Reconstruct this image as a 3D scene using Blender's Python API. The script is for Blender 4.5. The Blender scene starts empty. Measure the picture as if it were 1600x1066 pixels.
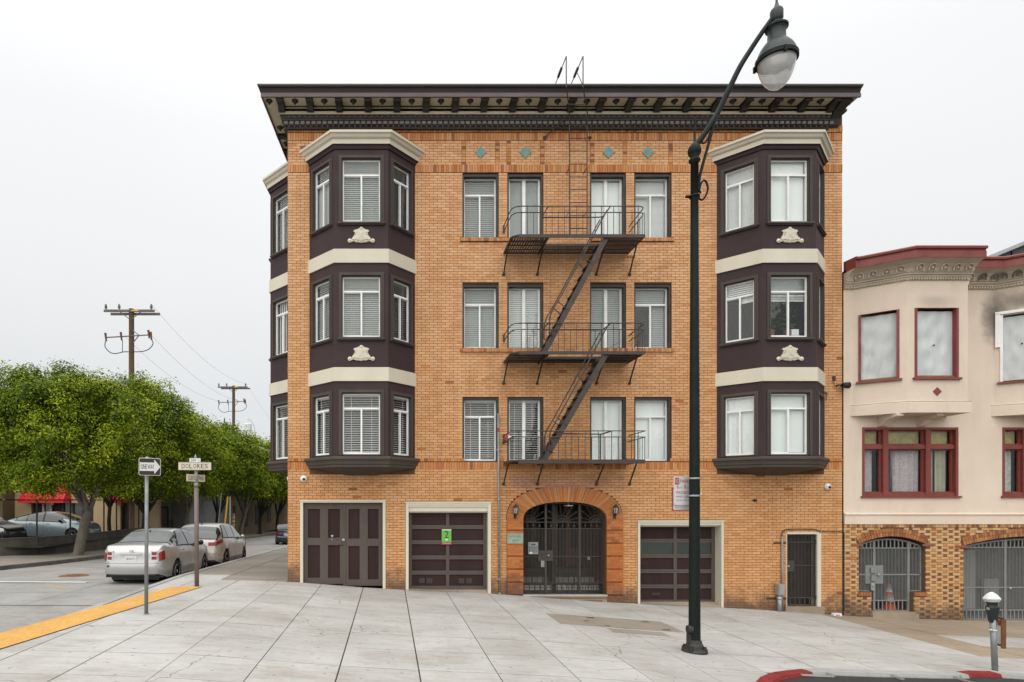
import bpy, bmesh, math, random
import numpy as np
from mathutils import Vector, Matrix

SC = bpy.context.scene
COL = SC.collection
R = math.radians
rnd = random.Random(7)

# ------------------------------------------------------------------ camera
F = 958.0           # focal length in pixels of the 1600 px wide photograph
CU, CV, CZ = 608.0, 782.0, 2.4
cd = bpy.data.cameras.new('camera')
cam = bpy.data.objects.new('camera', cd); COL.objects.link(cam)
cam.location = (0, 0, CZ); cam.rotation_euler = (R(90), 0, 0)
cd.sensor_width = 36.0; cd.lens = 36.0 * F / 1600.0
cd.shift_x = (800 - CU) / 1600.0
cd.shift_y = (CV - 533) / 1600.0
cd.clip_start = 0.1; cd.clip_end = 2000
SC.camera = cam

# ------------------------------------------------------------------ sky: even overcast, brighter towards the zenith
wd = bpy.data.worlds.new('World'); SC.world = wd; wd.use_nodes = True
nt = wd.node_tree; nt.nodes.clear()
out = nt.nodes.new('ShaderNodeOutputWorld')
tc = nt.nodes.new('ShaderNodeTexCoord')
sep = nt.nodes.new('ShaderNodeSeparateXYZ'); nt.links.new(tc.outputs['Generated'], sep.inputs[0])
cr = nt.nodes.new('ShaderNodeValToRGB'); nt.links.new(sep.outputs['Z'], cr.inputs[0])
els = cr.color_ramp.elements
els[0].position = 0.0; els[0].color = (.262, .269, .276, 1)
els[1].position = 1.0; els[1].color = (1.0, 1.0, 1.0, 1)
for p_, c_ in ((.14, (.284, .288, .291)), (.3, (.322, .324, .325)), (.5, (.352, .355, .356)), (.64, (.42, .422, .422)), (.8, (.80, .80, .80))):
    e = els.new(p_); e.color = (*c_, 1)
nz = nt.nodes.new('ShaderNodeTexNoise'); nz.inputs['Scale'].default_value = 1.6; nz.inputs['Detail'].default_value = 3
nt.links.new(tc.outputs['Generated'], nz.inputs['Vector'])
mr = nt.nodes.new('ShaderNodeMapRange'); nt.links.new(nz.outputs[0], mr.inputs[0])
mr.inputs[3].default_value = .94; mr.inputs[4].default_value = 1.06
mul = nt.nodes.new('ShaderNodeVectorMath'); mul.operation = 'SCALE'
nt.links.new(cr.outputs[0], mul.inputs[0]); nt.links.new(mr.outputs[0], mul.inputs['Scale'])
bg1 = nt.nodes.new('ShaderNodeBackground'); bg1.inputs['Strength'].default_value = 2.25
nt.links.new(mul.outputs[0], bg1.inputs[0])
sk = nt.nodes.new('ShaderNodeTexSky'); sk.sky_type = 'NISHITA'; sk.sun_disc = False
sk.sun_elevation = R(38); sk.sun_rotation = R(198)
bg2 = nt.nodes.new('ShaderNodeBackground'); bg2.inputs['Strength'].default_value = .006
nt.links.new(sk.outputs[0], bg2.inputs[0])
ad = nt.nodes.new('ShaderNodeAddShader')
nt.links.new(bg1.outputs[0], ad.inputs[0]); nt.links.new(bg2.outputs[0], ad.inputs[1])
nt.links.new(ad.outputs[0], out.inputs[0])

# ------------------------------------------------------------------ sun: wide and weak behind the cloud
sl = bpy.data.lights.new('sun', 'SUN'); sl.energy = 2.0; sl.angle = R(100); sl.color = (1, .97, .92)
so = bpy.data.objects.new('sun', sl); COL.objects.link(so)
so.rotation_euler = (R(52), 0, R(-18)); so.location = (-5, -10, 30)

SC.view_settings.view_transform = 'Standard'
SC.view_settings.look = 'None'
SC.view_settings.exposure = 0.22
SC.view_settings.gamma = 1.0
SC.render.engine = 'CYCLES'
SC.cycles.max_bounces = 6
SC.cycles.transparent_max_bounces = 12
SC.cycles.caustics_reflective = False; SC.cycles.caustics_refractive = False

# ------------------------------------------------------------------ helpers
def PX(u, v, Y):
    return Vector(((u - CU) * Y / F, Y, CZ + (CV - v) * Y / F))
def WX(u, Y=15.7): return (u - CU) * Y / F
def WZ(v, Y=15.7): return CZ + (CV - v) * Y / F

_gx = np.array([-30, -12, -5.5, -5.0, -2.6, -.9, -.13, 2.65, 5.52, 8.56, 9.95, 11.6, 13.5, 16.3, 22, 40])
_gz = np.array([.42, .42, .40, .385, .335, .19, .14, .02, -.2, -.34, -.42, -.55, -.63, -.71, -.9, -1.3])
_xs = np.linspace(-30, 40, 1401); _zs = np.interp(_xs, _gx, _gz)
_k = np.exp(-.5 * (np.arange(-24, 25) * .05 / .45) ** 2); _k /= _k.sum()
_zs = np.convolve(np.pad(_zs, 24, mode='edge'), _k, mode='valid')
def hY(Y): return -.03 * max(0, Y - 16.5)
def g(X, Y=10):
    return float(np.interp(X, _xs, _zs)) + hY(Y)
def groad(X, Y=10):
    if X < -4: return .2 - .05 * min(1, max(0, (Y - 12) / 4)) + hY(Y) - .004 * abs(X + 8.8)
    return float(np.interp(X, _xs, _zs)) - .05

def unproj(u, v, fn=g, dz=0.0):
    Y = 10.0
    for _ in range(60):
        X = (u - CU) * Y / F
        z = fn(X, Y) + dz
        Yn = F * (CZ - z) / (v - CV)
        Y = .5 * Y + .5 * Yn
    return Vector(((u - CU) * Y / F, Y, fn((u - CU) * Y / F, Y) + dz))

class NB:
    """small node builder"""
    def __init__(s, name):
        s.m = bpy.data.materials.new(name); s.m.use_nodes = True
        s.t = s.m.node_tree; s.t.nodes.clear()
        s.o = s.t.nodes.new('ShaderNodeOutputMaterial')
    def n(s, k, **kw):
        x = s.t.nodes.new(k)
        for a, b in kw.items(): setattr(x, a, b)
        return x
    def l(s, a, b): s.t.links.new(a, b)
    def val(s, x, sock):
        if hasattr(x, 'is_output') or hasattr(x, 'links'): s.l(x, sock)
        else: sock.default_value = x
    def coords(s, kind='pos', scale=(1, 1, 1)):
        if kind == 'pos': o = s.n('ShaderNodeNewGeometry').outputs['Position']
        else: o = s.n('ShaderNodeTexCoord').outputs['Object']
        mp = s.n('ShaderNodeMapping'); mp.inputs['Scale'].default_value = scale
        s.l(o, mp.inputs[0]); return mp.outputs[0]
    def noise(s, vec, scale=5, detail=4, rough=.55, lo=0, hi=1, a=.3, b=.7):
        x = s.n('ShaderNodeTexNoise'); x.inputs['Scale'].default_value = scale
        x.inputs['Detail'].default_value = detail; x.inputs['Roughness'].default_value = rough
        s.l(vec, x.inputs['Vector'])
        m = s.n('ShaderNodeMapRange'); s.l(x.outputs[0], m.inputs[0])
        m.inputs[1].default_value = a; m.inputs[2].default_value = b
        m.inputs[3].default_value = lo; m.inputs[4].default_value = hi
        return m.outputs[0]
    def mix(s, f, a, b, mode='MIX'):
        x = s.n('ShaderNodeMix', data_type='RGBA', blend_type=mode)
        s.val(f, x.inputs[0])
        for v, k in ((a, 6), (b, 7)):
            if isinstance(v, tuple): x.inputs[k].default_value = (*v[:3], 1)
            else: s.l(v, x.inputs[k])
        return x.outputs[2]
    def math(s, op, a, b=None):
        x = s.n('ShaderNodeMath', operation=op); s.val(a, x.inputs[0])
        if b is not None: s.val(b, x.inputs[1])
        return x.outputs[0]
    def mr(s, v, a, b, c=0, d=1, smooth=False):
        m = s.n('ShaderNodeMapRange'); s.l(v, m.inputs[0])
        if smooth: m.interpolation_type = 'SMOOTHSTEP'
        for i, q in enumerate((a, b, c, d)): m.inputs[i + 1].default_value = q
        return m.outputs[0]
    def bsdf(s, color, rough=.7, metal=0., bump=None, bs=.3, bd=.01, spec=.5, coat=0, alpha=None):
        b = s.n('ShaderNodeBsdfPrincipled')
        if isinstance(color, tuple): b.inputs['Base Color'].default_value = (*color[:3], 1)
        else: s.l(color, b.inputs['Base Color'])
        s.val(rough, b.inputs['Roughness']); b.inputs['Metallic'].default_value = metal
        b.inputs['Specular IOR Level'].default_value = spec
        b.inputs['Coat Weight'].default_value = coat
        if bump is not None:
            u = s.n('ShaderNodeBump'); u.inputs['Strength'].default_value = bs; u.inputs['Distance'].default_value = bd
            s.l(bump, u.inputs['Height']); s.l(u.outputs[0], b.inputs['Normal'])
        s.l(b.outputs[0], s.o.inputs[0]); return b

def simple(name, c, rough=.6, metal=0., var=.12, vs=3., fine=.06, fs=60., kind='pos', bump=.15, bd=.004, spec=.4, coat=0, dirt=None, streak=False):
    """painted / plain surface: base colour with large-scale weathering, fine grain and a slight relief"""
    b = NB(name)
    sc = (1, 1, .25) if streak else (1, 1, 1)
    v = b.coords(kind, sc); v2 = b.coords(kind)
    n1 = b.noise(v, vs, 5, .6); n2 = b.noise(v2, fs, 3, .6)
    dk = tuple(x * (1 - 2.2 * var) for x in c) if dirt is None else dirt
    col = b.mix(n1, dk, c)
    col = b.mix(b.mr(n2, 0, 1, 0, fine * 4), col, tuple(x * .55 for x in c))
    rg = b.mr(n1, 0, 1, min(1, rough + .1), max(0, rough - .05))
    b.bsdf(col, rg, metal, n2, bump, bd, spec, coat)
    return b.m

M = {}
def attr_tone(b, name='tone'):
    a = b.n('ShaderNodeAttribute'); a.attribute_name = name
    return a.outputs['Fac']

def ramp(b, fac, stops):
    r = b.n('ShaderNodeValToRGB'); e = r.color_ramp.elements
    e[0].position, e[0].color = stops[0][0], (*stops[0][1], 1)
    e[1].position, e[1].color = stops[-1][0], (*stops[-1][1], 1)
    for p, c in stops[1:-1]:
        x = e.new(p); x.color = (*c, 1)
    b.val(fac, r.inputs[0]); return r.outputs[0]

def brick_mat(name, stops, base_dirt=True, stain=False):
    b = NB(name); v = b.coords('pos')
    t = attr_tone(b)
    n1 = b.noise(v, 26, 5, .6); n2 = b.noise(v, 130, 3, .7); n3 = b.noise(v, .55, 5, .6)
    tt = b.math('ADD', t, b.mr(n1, 0, 1, -.045, .045))
    col = ramp(b, tt, stops)
    col = b.mix(b.mr(n2, .5, 1, 0, .22), col, (.16, .09, .05))
    col = b.mix(b.mr(n3, .35, .8, 0, .12), col, (.30, .13, .045))
    st_ = b.noise(b.coords('pos', (3.2, 1, .28)), 1.6, 5, .6, 0, 1, .5, .8)
    col = b.mix(b.math('MULTIPLY', st_, .32), col, (.20, .105, .055))
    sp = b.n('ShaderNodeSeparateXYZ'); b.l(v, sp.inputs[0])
    # facade lighting gradient painted into the colour: lower storeys ochre, with uneven grime
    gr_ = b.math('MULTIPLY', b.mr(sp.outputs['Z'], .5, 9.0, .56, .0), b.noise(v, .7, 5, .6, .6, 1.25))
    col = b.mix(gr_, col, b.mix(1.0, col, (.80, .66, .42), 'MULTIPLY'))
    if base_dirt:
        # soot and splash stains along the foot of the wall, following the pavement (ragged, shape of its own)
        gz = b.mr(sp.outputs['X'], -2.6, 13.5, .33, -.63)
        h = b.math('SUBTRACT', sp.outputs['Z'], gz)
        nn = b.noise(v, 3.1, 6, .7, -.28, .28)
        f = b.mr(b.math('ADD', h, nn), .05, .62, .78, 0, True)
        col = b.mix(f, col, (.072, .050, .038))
    if stain:
        # faded pink patch left where paint was scrubbed off above the entrance
        fx = b.math('MULTIPLY', b.mr(sp.outputs['X'], 3.0, 3.25, 0, 1, True), b.mr(sp.outputs['X'], 5.95, 6.1, 1, 0, True))
        fz = b.math('MULTIPLY', b.mr(sp.outputs['Z'], 2.66, 2.74, 0, 1, True), b.mr(sp.outputs['Z'], 2.98, 3.10, 1, 0, True))
        nn = b.noise(v, 3, 4, .6, .1, .75)
        f = b.math('MULTIPLY', b.math('MULTIPLY', fx, fz), nn)
        col = b.mix(f, col, (.27, .135, .12))
        # soot streaks below the iron balconies, run down by rain
        vs_ = b.coords('pos', (9, 1, .55))
        ns = b.noise(vs_, 1, 3, .5, 0, 1, .45, .75)
    b.bsdf(col, .72, 0, n1, .35, .003, .3)
    return b.m

TAN = [(0, (.50, .235, .093)), (.12, (.54, .27, .118)), (.3, (.59, .318, .152)), (.5, (.64, .375, .20)), (.6, (.58, .30, .138)),
       (.68, (.50, .215, .075)), (.8, (.43, .155, .048)), (.9, (.33, .11, .045)), (1, (.17, .085, .06))]
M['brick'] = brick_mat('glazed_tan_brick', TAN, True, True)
NBR = [(0, (.52, .33, .17)), (.25, (.60, .42, .25)), (.5, (.50, .28, .13)), (.7, (.36, .15, .06)), (.85, (.22, .095, .055)), (1, (.10, .065, .055))]
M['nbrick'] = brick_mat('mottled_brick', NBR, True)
M['mortar'] = simple('dark_mortar', (.135, .07, .034), .9, var=.15, fine=.15, fs=90)
M['nmortar'] = simple('brown_mortar', (.17, .10, .06), .9, var=.15, fine=.15, fs=90)
M['archmortar'] = simple('pale_mortar', (.42, .30, .17), .9, var=.15, fine=.15, fs=60)
M['egg'] = simple('aubergine_paint', (.051, .032, .035), .6, spec=.18, var=.08, vs=1.5, fine=.05, bump=.1)
M['casing'] = simple('taupe_paint', (.078, .064, .056), .6, spec=.2, var=.1, vs=2, fine=.05, streak=True)
M['taupedoor'] = simple('taupe_door_paint', (.100, .081, .069), .6, spec=.2, var=.1, vs=2.5, fine=.05, streak=True)
M['plum'] = simple('plum_panel_paint', (.040, .021, .020), .6, spec=.15, var=.12, vs=2.5, fine=.06, streak=True)
M['cream'] = simple('cream_paint', (.62, .57, .455), .55, var=.05, vs=1.4, fine=.05, streak=True)
M['creamold'] = simple('weathered_cream_paint', (.76, .69, .52), .6, var=.12, vs=1.2, fine=.08, streak=True)
M['cornice'] = simple('dark_cornice_paint', (.046, .038, .036), .5, var=.12, vs=2, fine=.06, streak=True)
M['cornicetop'] = simple('purple_grey_paint', (.115, .088, .092), .45, var=.1, vs=1.5, fine=.05)
M['dentil'] = simple('grey_dentil_paint', (.16, .152, .145), .6, var=.12)
M['white'] = simple('white_window_paint', (.82, .82, .80), .45, var=.05, vs=4, fine=.04)
M['teal'] = simple('teal_tile', (.16, .30, .26), .35, var=.15, vs=8, fine=.15, fs=30)
M['plaque'] = simple('green_copper_plaque', (.30, .38, .29), .5, .2, var=.12, vs=9)
M['letter'] = simple('dark_lettering', (.10, .13, .10), .6)
M['iron'] = simple('brown_iron', (.058, .043, .035), .5, var=.15, vs=6, fine=.1)
M['irondk'] = simple('black_iron', (.028, .027, .026), .5, var=.15, vs=6)
M['gate'] = simple('gate_iron_paint', (.052, .045, .038), .5, var=.12, vs=5)
M['ggate'] = simple('grey_gate_paint', (.21, .215, .21), .5, var=.1, vs=5)
M['galv'] = simple('galvanised_steel', (.42, .44, .44), .42, .55, var=.12, vs=9, fine=.08)
M['pipe'] = simple('grey_pipe', (.26, .28, .28), .5, .3, var=.15, vs=7)
M['lamp'] = simple('dark_green_lamp_paint', (.011, .015, .013), .5, var=.15, vs=5, spec=.14)
M['lampgrey'] = simple('grey_green_lamp_head', (.028, .038, .036), .45, var=.12, vs=8, spec=.3)
M['stucco'] = None
M['red'] = simple('oxblood_paint', (.225, .050, .040), .5, var=.13, vs=3, fine=.06)
M['redbright'] = simple('red_kerb_paint', (.30, .042, .04), .8, var=.22, vs=9, fine=.4, fs=22, spec=.15)
M['black'] = simple('black_plastic', (.012, .012, .013), .45)
M['rubber'] = simple('tyre_rubber', (.022, .022, .022), .8, kind='obj')
M['rim'] = simple('alloy_rim', (.50, .51, .52), .35, .2, var=.05, kind='obj')
M['whitep'] = simple('white_plastic', (.75, .75, .74), .35)
M['blind_w'] = simple('white_blind_slats', (.74, .74, .72), .6, var=.03)
M['blind_g'] = simple('grey_blind_slats', (.38, .395, .38), .6, var=.05)
M['shade'] = simple('white_roller_shade', (.80, .81, .80), .8, var=.03, vs=1.2, fine=.02)
M['curtain'] = simple('lilac_curtain', (.62, .54, .56), .85, var=.12, vs=9, fine=.2, fs=24)
M['curtain_o'] = simple('olive_curtain', (.46, .44, .33), .85, var=.1, vs=5)
M['lace'] = simple('lace_curtain', (.70, .74, .68), .85, var=.25, vs=14, fine=.2, fs=24)
M['gold'] = simple('gold_brocade', (.62, .50, .16), .7, var=.3, vs=9, fine=.3, fs=25)
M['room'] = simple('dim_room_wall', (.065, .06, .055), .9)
M['wood'] = simple('varnished_wood', (.22, .11, .05), .4, var=.15, vs=5)
M['sheet'] = None
M['rust'] = simple('rusty_steel', (.20, .085, .035), .8, var=.2, vs=14, fine=.2, fs=50)
M['signwhite'] = simple('sign_white', (.66, .67, .66), .5, var=.06, vs=5)
M['signcream'] = simple('street_sign_cream', (.60, .55, .44), .5, var=.07, vs=6)
M['signbrown'] = simple('sign_dark_brown', (.045, .022, .018), .5, var=.1)
M['signred'] = simple('sign_red', (.42, .03, .04), .5, var=.08)
M['ink'] = simple('sign_ink', (.03, .028, .026), .6)
M['green'] = simple('notice_green', (.13, .42, .06), .5, var=.06)
M['polebrown'] = simple('painted_post', (.17, .135, .115), .6, var=.12, vs=6)
M['timber'] = simple('weathered_timber', (.30, .20, .145), .85, var=.2, vs=4, fine=.2, fs=20, streak=True)
M['timberg'] = simple('grey_timber', (.16, .15, .135), .85, var=.15, vs=4)
M['yellowtag'] = simple('yellow_tag', (.70, .40, .02), .5)
M['bark'] = simple('ficus_bark', (.21, .185, .15), .9, var=.22, vs=3, fine=.25, fs=18, bump=.6, bd=.02)
M['barkdk'] = simple('dark_bark', (.07, .058, .045), .9, var=.22, vs=3, fine=.25, fs=18, bump=.6, bd=.02)
M['awning'] = simple('red_awning_canvas', (.72, .022, .035), .7, var=.06)
M['beige'] = simple('beige_block_wall', (.66, .49, .285), .8, var=.07, vs=1)
M['brownwall'] = simple('brown_block_wall', (.17, .12, .07), .85, var=.1, vs=1)
M['shopdark'] = simple('dark_shop_wall', (.045, .04, .036), .8, var=.1, vs=1)
M['greywall'] = simple('grey_wall', (.23, .235, .24), .8, var=.1, vs=1)
M['farwhite'] = simple('far_white_wall', (.62, .62, .60), .8, var=.08, vs=.8)
M['lowwall'] = simple('low_concrete_wall', (.13, .12, .105), .9, var=.2, vs=2, fine=.15, fs=25, bump=.5)
M['asphalt'] = simple('asphalt', (.034, .033, .033), .9, var=.12, vs=1, fine=.3, fs=60, bump=.5)
M['line'] = simple('white_road_paint', (.62, .62, .60), .7, var=.15, vs=5, fine=.2, fs=25)
M['terracotta'] = simple('terracotta', (.32, .11, .05), .8)
M['rooflead'] = simple('grey_roof_sheet', (.075, .085, .085), .6, var=.1, vs=1)
M['cone'] = simple('orange_cone', (.62, .10, .03), .6)
M['conewhite'] = simple('cone_reflective', (.6, .6, .6), .5)
M['pink'] = simple('pink_ribbon', (.50, .04, .12), .6)

def stucco():
    b = NB('peach_stucco'); v = b.coords('pos')
    n1 = b.noise(v, .9, 5, .6); n2 = b.noise(v, 45, 4, .6); ns = b.noise(b.coords('pos', (3, 3, .4)), 1.3, 5, .6)
    col = b.mix(n1, (.60, .50, .405), (.66, .56, .46))
    col = b.mix(b.mr(ns, .5, 1, 0, .14), col, (.36, .29, .235))
    # scorch marks left by a fire round the burnt window and a faint one over its neighbour
    sp = b.n('ShaderNodeSeparateXYZ'); b.l(v, sp.inputs[0])
    def blob(cx, cz, rx, rz, k):
        dx = b.math('DIVIDE', b.math('SUBTRACT', sp.outputs['X'], cx), rx)
        dz = b.math('DIVIDE', b.math('SUBTRACT', sp.outputs['Z'], cz), rz)
        d = b.math('SQRT', b.math('ADD', b.math('MULTIPLY', dx, dx), b.math('MULTIPLY', dz, dz)))
        d = b.math('ADD', d, b.noise(v, 2.6, 6, .7, -.18, .18))
        return b.mr(d, .15, 1.1, k, 0, True)
    f = b.math('MAXIMUM', blob(15.50, 7.05, .42, .85, .78), blob(16.1, 7.42, .9, .40, .70))
    f = b.math('MAXIMUM', f, blob(13.4, 7.28, .6, .2, .28))
    col = b.mix(f, col, (.065, .06, .055))
    b.bsdf(col, .85, 0, b.math('ADD', n2, n1), .5, .006, .2)
    return b.m
M['stucco'] = stucco()
M['stuccotrim'] = simple('stucco_trim', (.54, .46, .365), .8, var=.12, vs=2, fine=.08)
M['stuccosoot'] = simple('sooty_stucco_trim', (.22, .19, .16), .85, var=.3, vs=2, fine=.1)

def sheetmat():
    b = NB('translucent_plastic_sheet')
    n = b.noise(b.coords('pos', (1.5, 1.5, .9)), 2.2, 3, .5); n2 = b.noise(b.coords('pos', (6, 6, 1.0)), 1.8, 3, .5)
    col = b.mix(n, (.43, .45, .45), (.52, .54, .535))
    b.bsdf(col, .4, 0, b.math('ADD', n, n2), .3, .02, .5)
    return b.m
M['sheet'] = sheetmat()

def concrete(name, c1, c2, dark, streaky=True, tonevar=.25):
    b = NB(name); v = b.coords('pos')
    n1 = b.noise(v, .8, 6, .62); n2 = b.noise(v, 70, 3, .7); n3 = b.noise(b.coords('pos', (.9, 5.5, 1)), 1.5, 5, .65, 0, 1, .5, .78)
    n4 = b.noise(v, 9, 4, .7)
    t = attr_tone(b)
    col = b.mix(n1, c1, c2)
    col = b.mix(b.mr(t, 0, 1, 0, tonevar), col, dark)
    col = b.mix(b.math('MULTIPLY', n3, .42), col, dark)
    n6 = b.noise(b.coords('pos', (1.0, 1.6, 1)), .55, 6, .7, 0, 1, .5, .72)
    col = b.mix(b.math('MULTIPLY', n6, .52), col, tuple(x * y for x, y in zip(dark, (1.15, 1.0, .8))))
    col = b.mix(b.mr(n4, .55, 1, 0, .22), col, dark)
    col = b.mix(b.mr(n2, .5, 1, 0, .25), col, tuple(x * .5 for x in c1))
    # small black gum spots
    w = b.n('ShaderNodeTexVoronoi', voronoi_dimensions='2D'); w.inputs['Scale'].default_value = 1.9; b.l(v, w.inputs['Vector'])
    col = b.mix(b.mr(w.outputs['Distance'], .028, .048, .55, 0), col, (.1, .095, .09))
    nv = b.n('ShaderNodeTexNoise'); nv.inputs['Scale'].default_value = 2.5; nv.inputs['Detail'].default_value = 5; b.l(v, nv.inputs['Vector'])
    vv = b.n('ShaderNodeVectorMath', operation='MULTIPLY_ADD'); b.l(nv.outputs['Color'], vv.inputs[0]); vv.inputs[1].default_value = (.45, .45, 0); b.l(v, vv.inputs[2])
    ce = b.n('ShaderNodeTexVoronoi', voronoi_dimensions='2D', feature='DISTANCE_TO_EDGE'); ce.inputs['Scale'].default_value = .42; b.l(vv.outputs[0], ce.inputs['Vector'])
    crk = b.math('MULTIPLY', b.mr(ce.outputs['Distance'], .0012, .0035, .8, 0), b.noise(v, .35, 2, .5, 0, 1, .52, .56))
    col = b.mix(crk, col, (.07, .062, .052))
    b.bsdf(col, .88, 0, n2, .35, .004, .2)
    return b.m
M['slab'] = concrete('pavement_concrete', (.345, .338, .315), (.445, .44, .42), (.175, .16, .135))
M['slabtan'] = concrete('tan_concrete', (.27, .215, .155), (.33, .27, .20), (.155, .13, .10))
M['vault'] = concrete('vault_lid_concrete', (.235, .205, .165), (.29, .26, .215), (.15, .13, .105))
M['riser'] = simple('glazed_riser_tile', (.42, .41, .38), .3, var=.2, vs=9)
M['lining'] = simple('dark_window_lining', (.052, .044, .039), .55, var=.1)
M['slabside'] = concrete('grimy_concrete', (.20, .18, .15), (.27, .245, .21), (.11, .10, .085))
M['joint'] = simple('dirt_in_joints', (.075, .068, .05), .95, var=.2, vs=2)
M['roadconc'] = concrete('road_concrete', (.23, .23, .215), (.31, .31, .295), (.135, .13, .12), tonevar=.3)
M['roadmix'] = concrete('worn_asphalt', (.22, .21, .195), (.30, .29, .27), (.10, .096, .09))
M['kerb'] = concrete('kerb_concrete', (.26, .26, .245), (.36, .355, .34), (.15, .145, .13))
M['yellow'] = simple('yellow_tactile_paint', (.66, .36, .085), .75, var=.12, vs=2.0, fine=.2, fs=25)

def glass(name, tint=(.97, .985, .98), r=.03, base=-.014, body=0.):
    """thin pane: clear transmission, Schlick reflection that is the same from both sides"""
    b = NB(name)
    tr = b.n('ShaderNodeBsdfTransparent'); tr.inputs[0].default_value = (*tint, 1)
    gl = b.n('ShaderNodeBsdfGlossy'); gl.inputs['Roughness'].default_value = r; gl.inputs[0].default_value = (1, 1, 1, 1)
    v = b.coords('pos'); n = b.noise(v, 1.3, 3, .5)
    u = b.n('ShaderNodeBump'); u.inputs['Strength'].default_value = .12; u.inputs['Distance'].default_value = .02
    b.l(n, u.inputs['Height']); b.l(u.outputs[0], gl.inputs['Normal'])
    ge = b.n('ShaderNodeNewGeometry'); dt = b.n('ShaderNodeVectorMath', operation='DOT_PRODUCT')
    b.l(ge.outputs['Incoming'], dt.inputs[0]); b.l(ge.outputs['Normal'], dt.inputs[1])
    c = b.math('ABSOLUTE', dt.outputs['Value']); k = b.math('POWER', b.math('SUBTRACT', 1.0, c), 5.0)
    f = b.math('ADD', b.math('MULTIPLY', k, .9), .04 + base)
    back = tr.outputs[0]
    if body > 0:
        df = b.n('ShaderNodeBsdfDiffuse'); df.inputs[0].default_value = (.8, .8, .79, 1); tl = b.n('ShaderNodeBsdfTranslucent'); tl.inputs[0].default_value = (.8, .8, .79, 1)
        ad_ = b.n('ShaderNodeMixShader'); ad_.inputs[0].default_value = .5; b.l(df.outputs[0], ad_.inputs[1]); b.l(tl.outputs[0], ad_.inputs[2])
        mb = b.n('ShaderNodeMixShader'); mb.inputs[0].default_value = body; b.l(tr.outputs[0], mb.inputs[1]); b.l(ad_.outputs[0], mb.inputs[2]); back = mb.outputs[0]
    mx = b.n('ShaderNodeMixShader'); b.l(f, mx.inputs[0]); b.l(back, mx.inputs[1]); b.l(gl.outputs[0], mx.inputs[2])
    b.l(mx.outputs[0], b.o.inputs[0]); return b.m
M['glass'] = glass('window_glass')
M['lampglass'] = glass('frosted_lamp_glass', (.92, .92, .90), .18, .04, .55)
def solidglass(name, c, rough=.15):
    b = NB(name); b.bsdf(c, rough, 0, None, spec=.7, coat=.3); return b.m
M['taillight'] = solidglass('red_lens', (.22, .006, .012))
M['carglass'] = solidglass('tinted_car_glass', (.022, .027, .026), .06)
M['greenglass'] = solidglass('green_frosted_glass', (.016, .026, .021), .35)
M['clearlens'] = solidglass('clear_lens', (.55, .55, .55))

def carpaint(name, c, metal=.5):
    b = NB(name); v = b.coords('obj'); n = b.noise(v, 3, 4, .6)
    col = b.mix(n, tuple(x * .9 for x in c), c)
    b.bsdf(col, b.mr(n, 0, 1, .34, .26), metal, None, spec=.5, coat=.6); return b.m
M['silver'] = carpaint('silver_car_paint', (.42, .42, .415), .45)
M['pearl'] = carpaint('pale_champagne_car_paint', (.50, .465, .43), .35)
M['navy'] = carpaint('navy_car_paint', (.018, .026, .055), .3)
M['sage'] = carpaint('blue_grey_car_paint', (.26, .32, .34), .45)
M['blackcar'] = carpaint('black_car_paint', (.012, .012, .014), .2)

def leafmat(name, stops):
    b = NB(name); t = attr_tone(b)
    col = ramp(b, t, stops)
    d = b.n('ShaderNodeBsdfPrincipled'); b.l(col, d.inputs['Base Color']); d.inputs['Roughness'].default_value = .6
    d.inputs['Specular IOR Level'].default_value = .12
    tl = b.n('ShaderNodeBsdfTranslucent'); b.l(col, tl.inputs[0])
    mx = b.n('ShaderNodeMixShader'); mx.inputs[0].default_value = .10
    b.l(d.outputs[0], mx.inputs[1]); b.l(tl.outputs[0], mx.inputs[2]); b.l(mx.outputs[0], b.o.inputs[0]); return b.m
LEAF = [(0, (.015, .032, .003)), (.3, (.065, .108, .005)), (.6, (.19, .25, .009)), (.82, (.36, .40, .014)), (1, (.48, .47, .02))]
M['leaf'] = leafmat('ficus_leaves', LEAF)
M['leafpot'] = leafmat('house_plant_leaves', [(0, (.02, .05, .015)), (1, (.10, .17, .05))])

def W(o):
    p = Vector((0, 0, 0))
    while o is not None:
        p += Vector(o.location); o = o.parent
    return p

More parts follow.
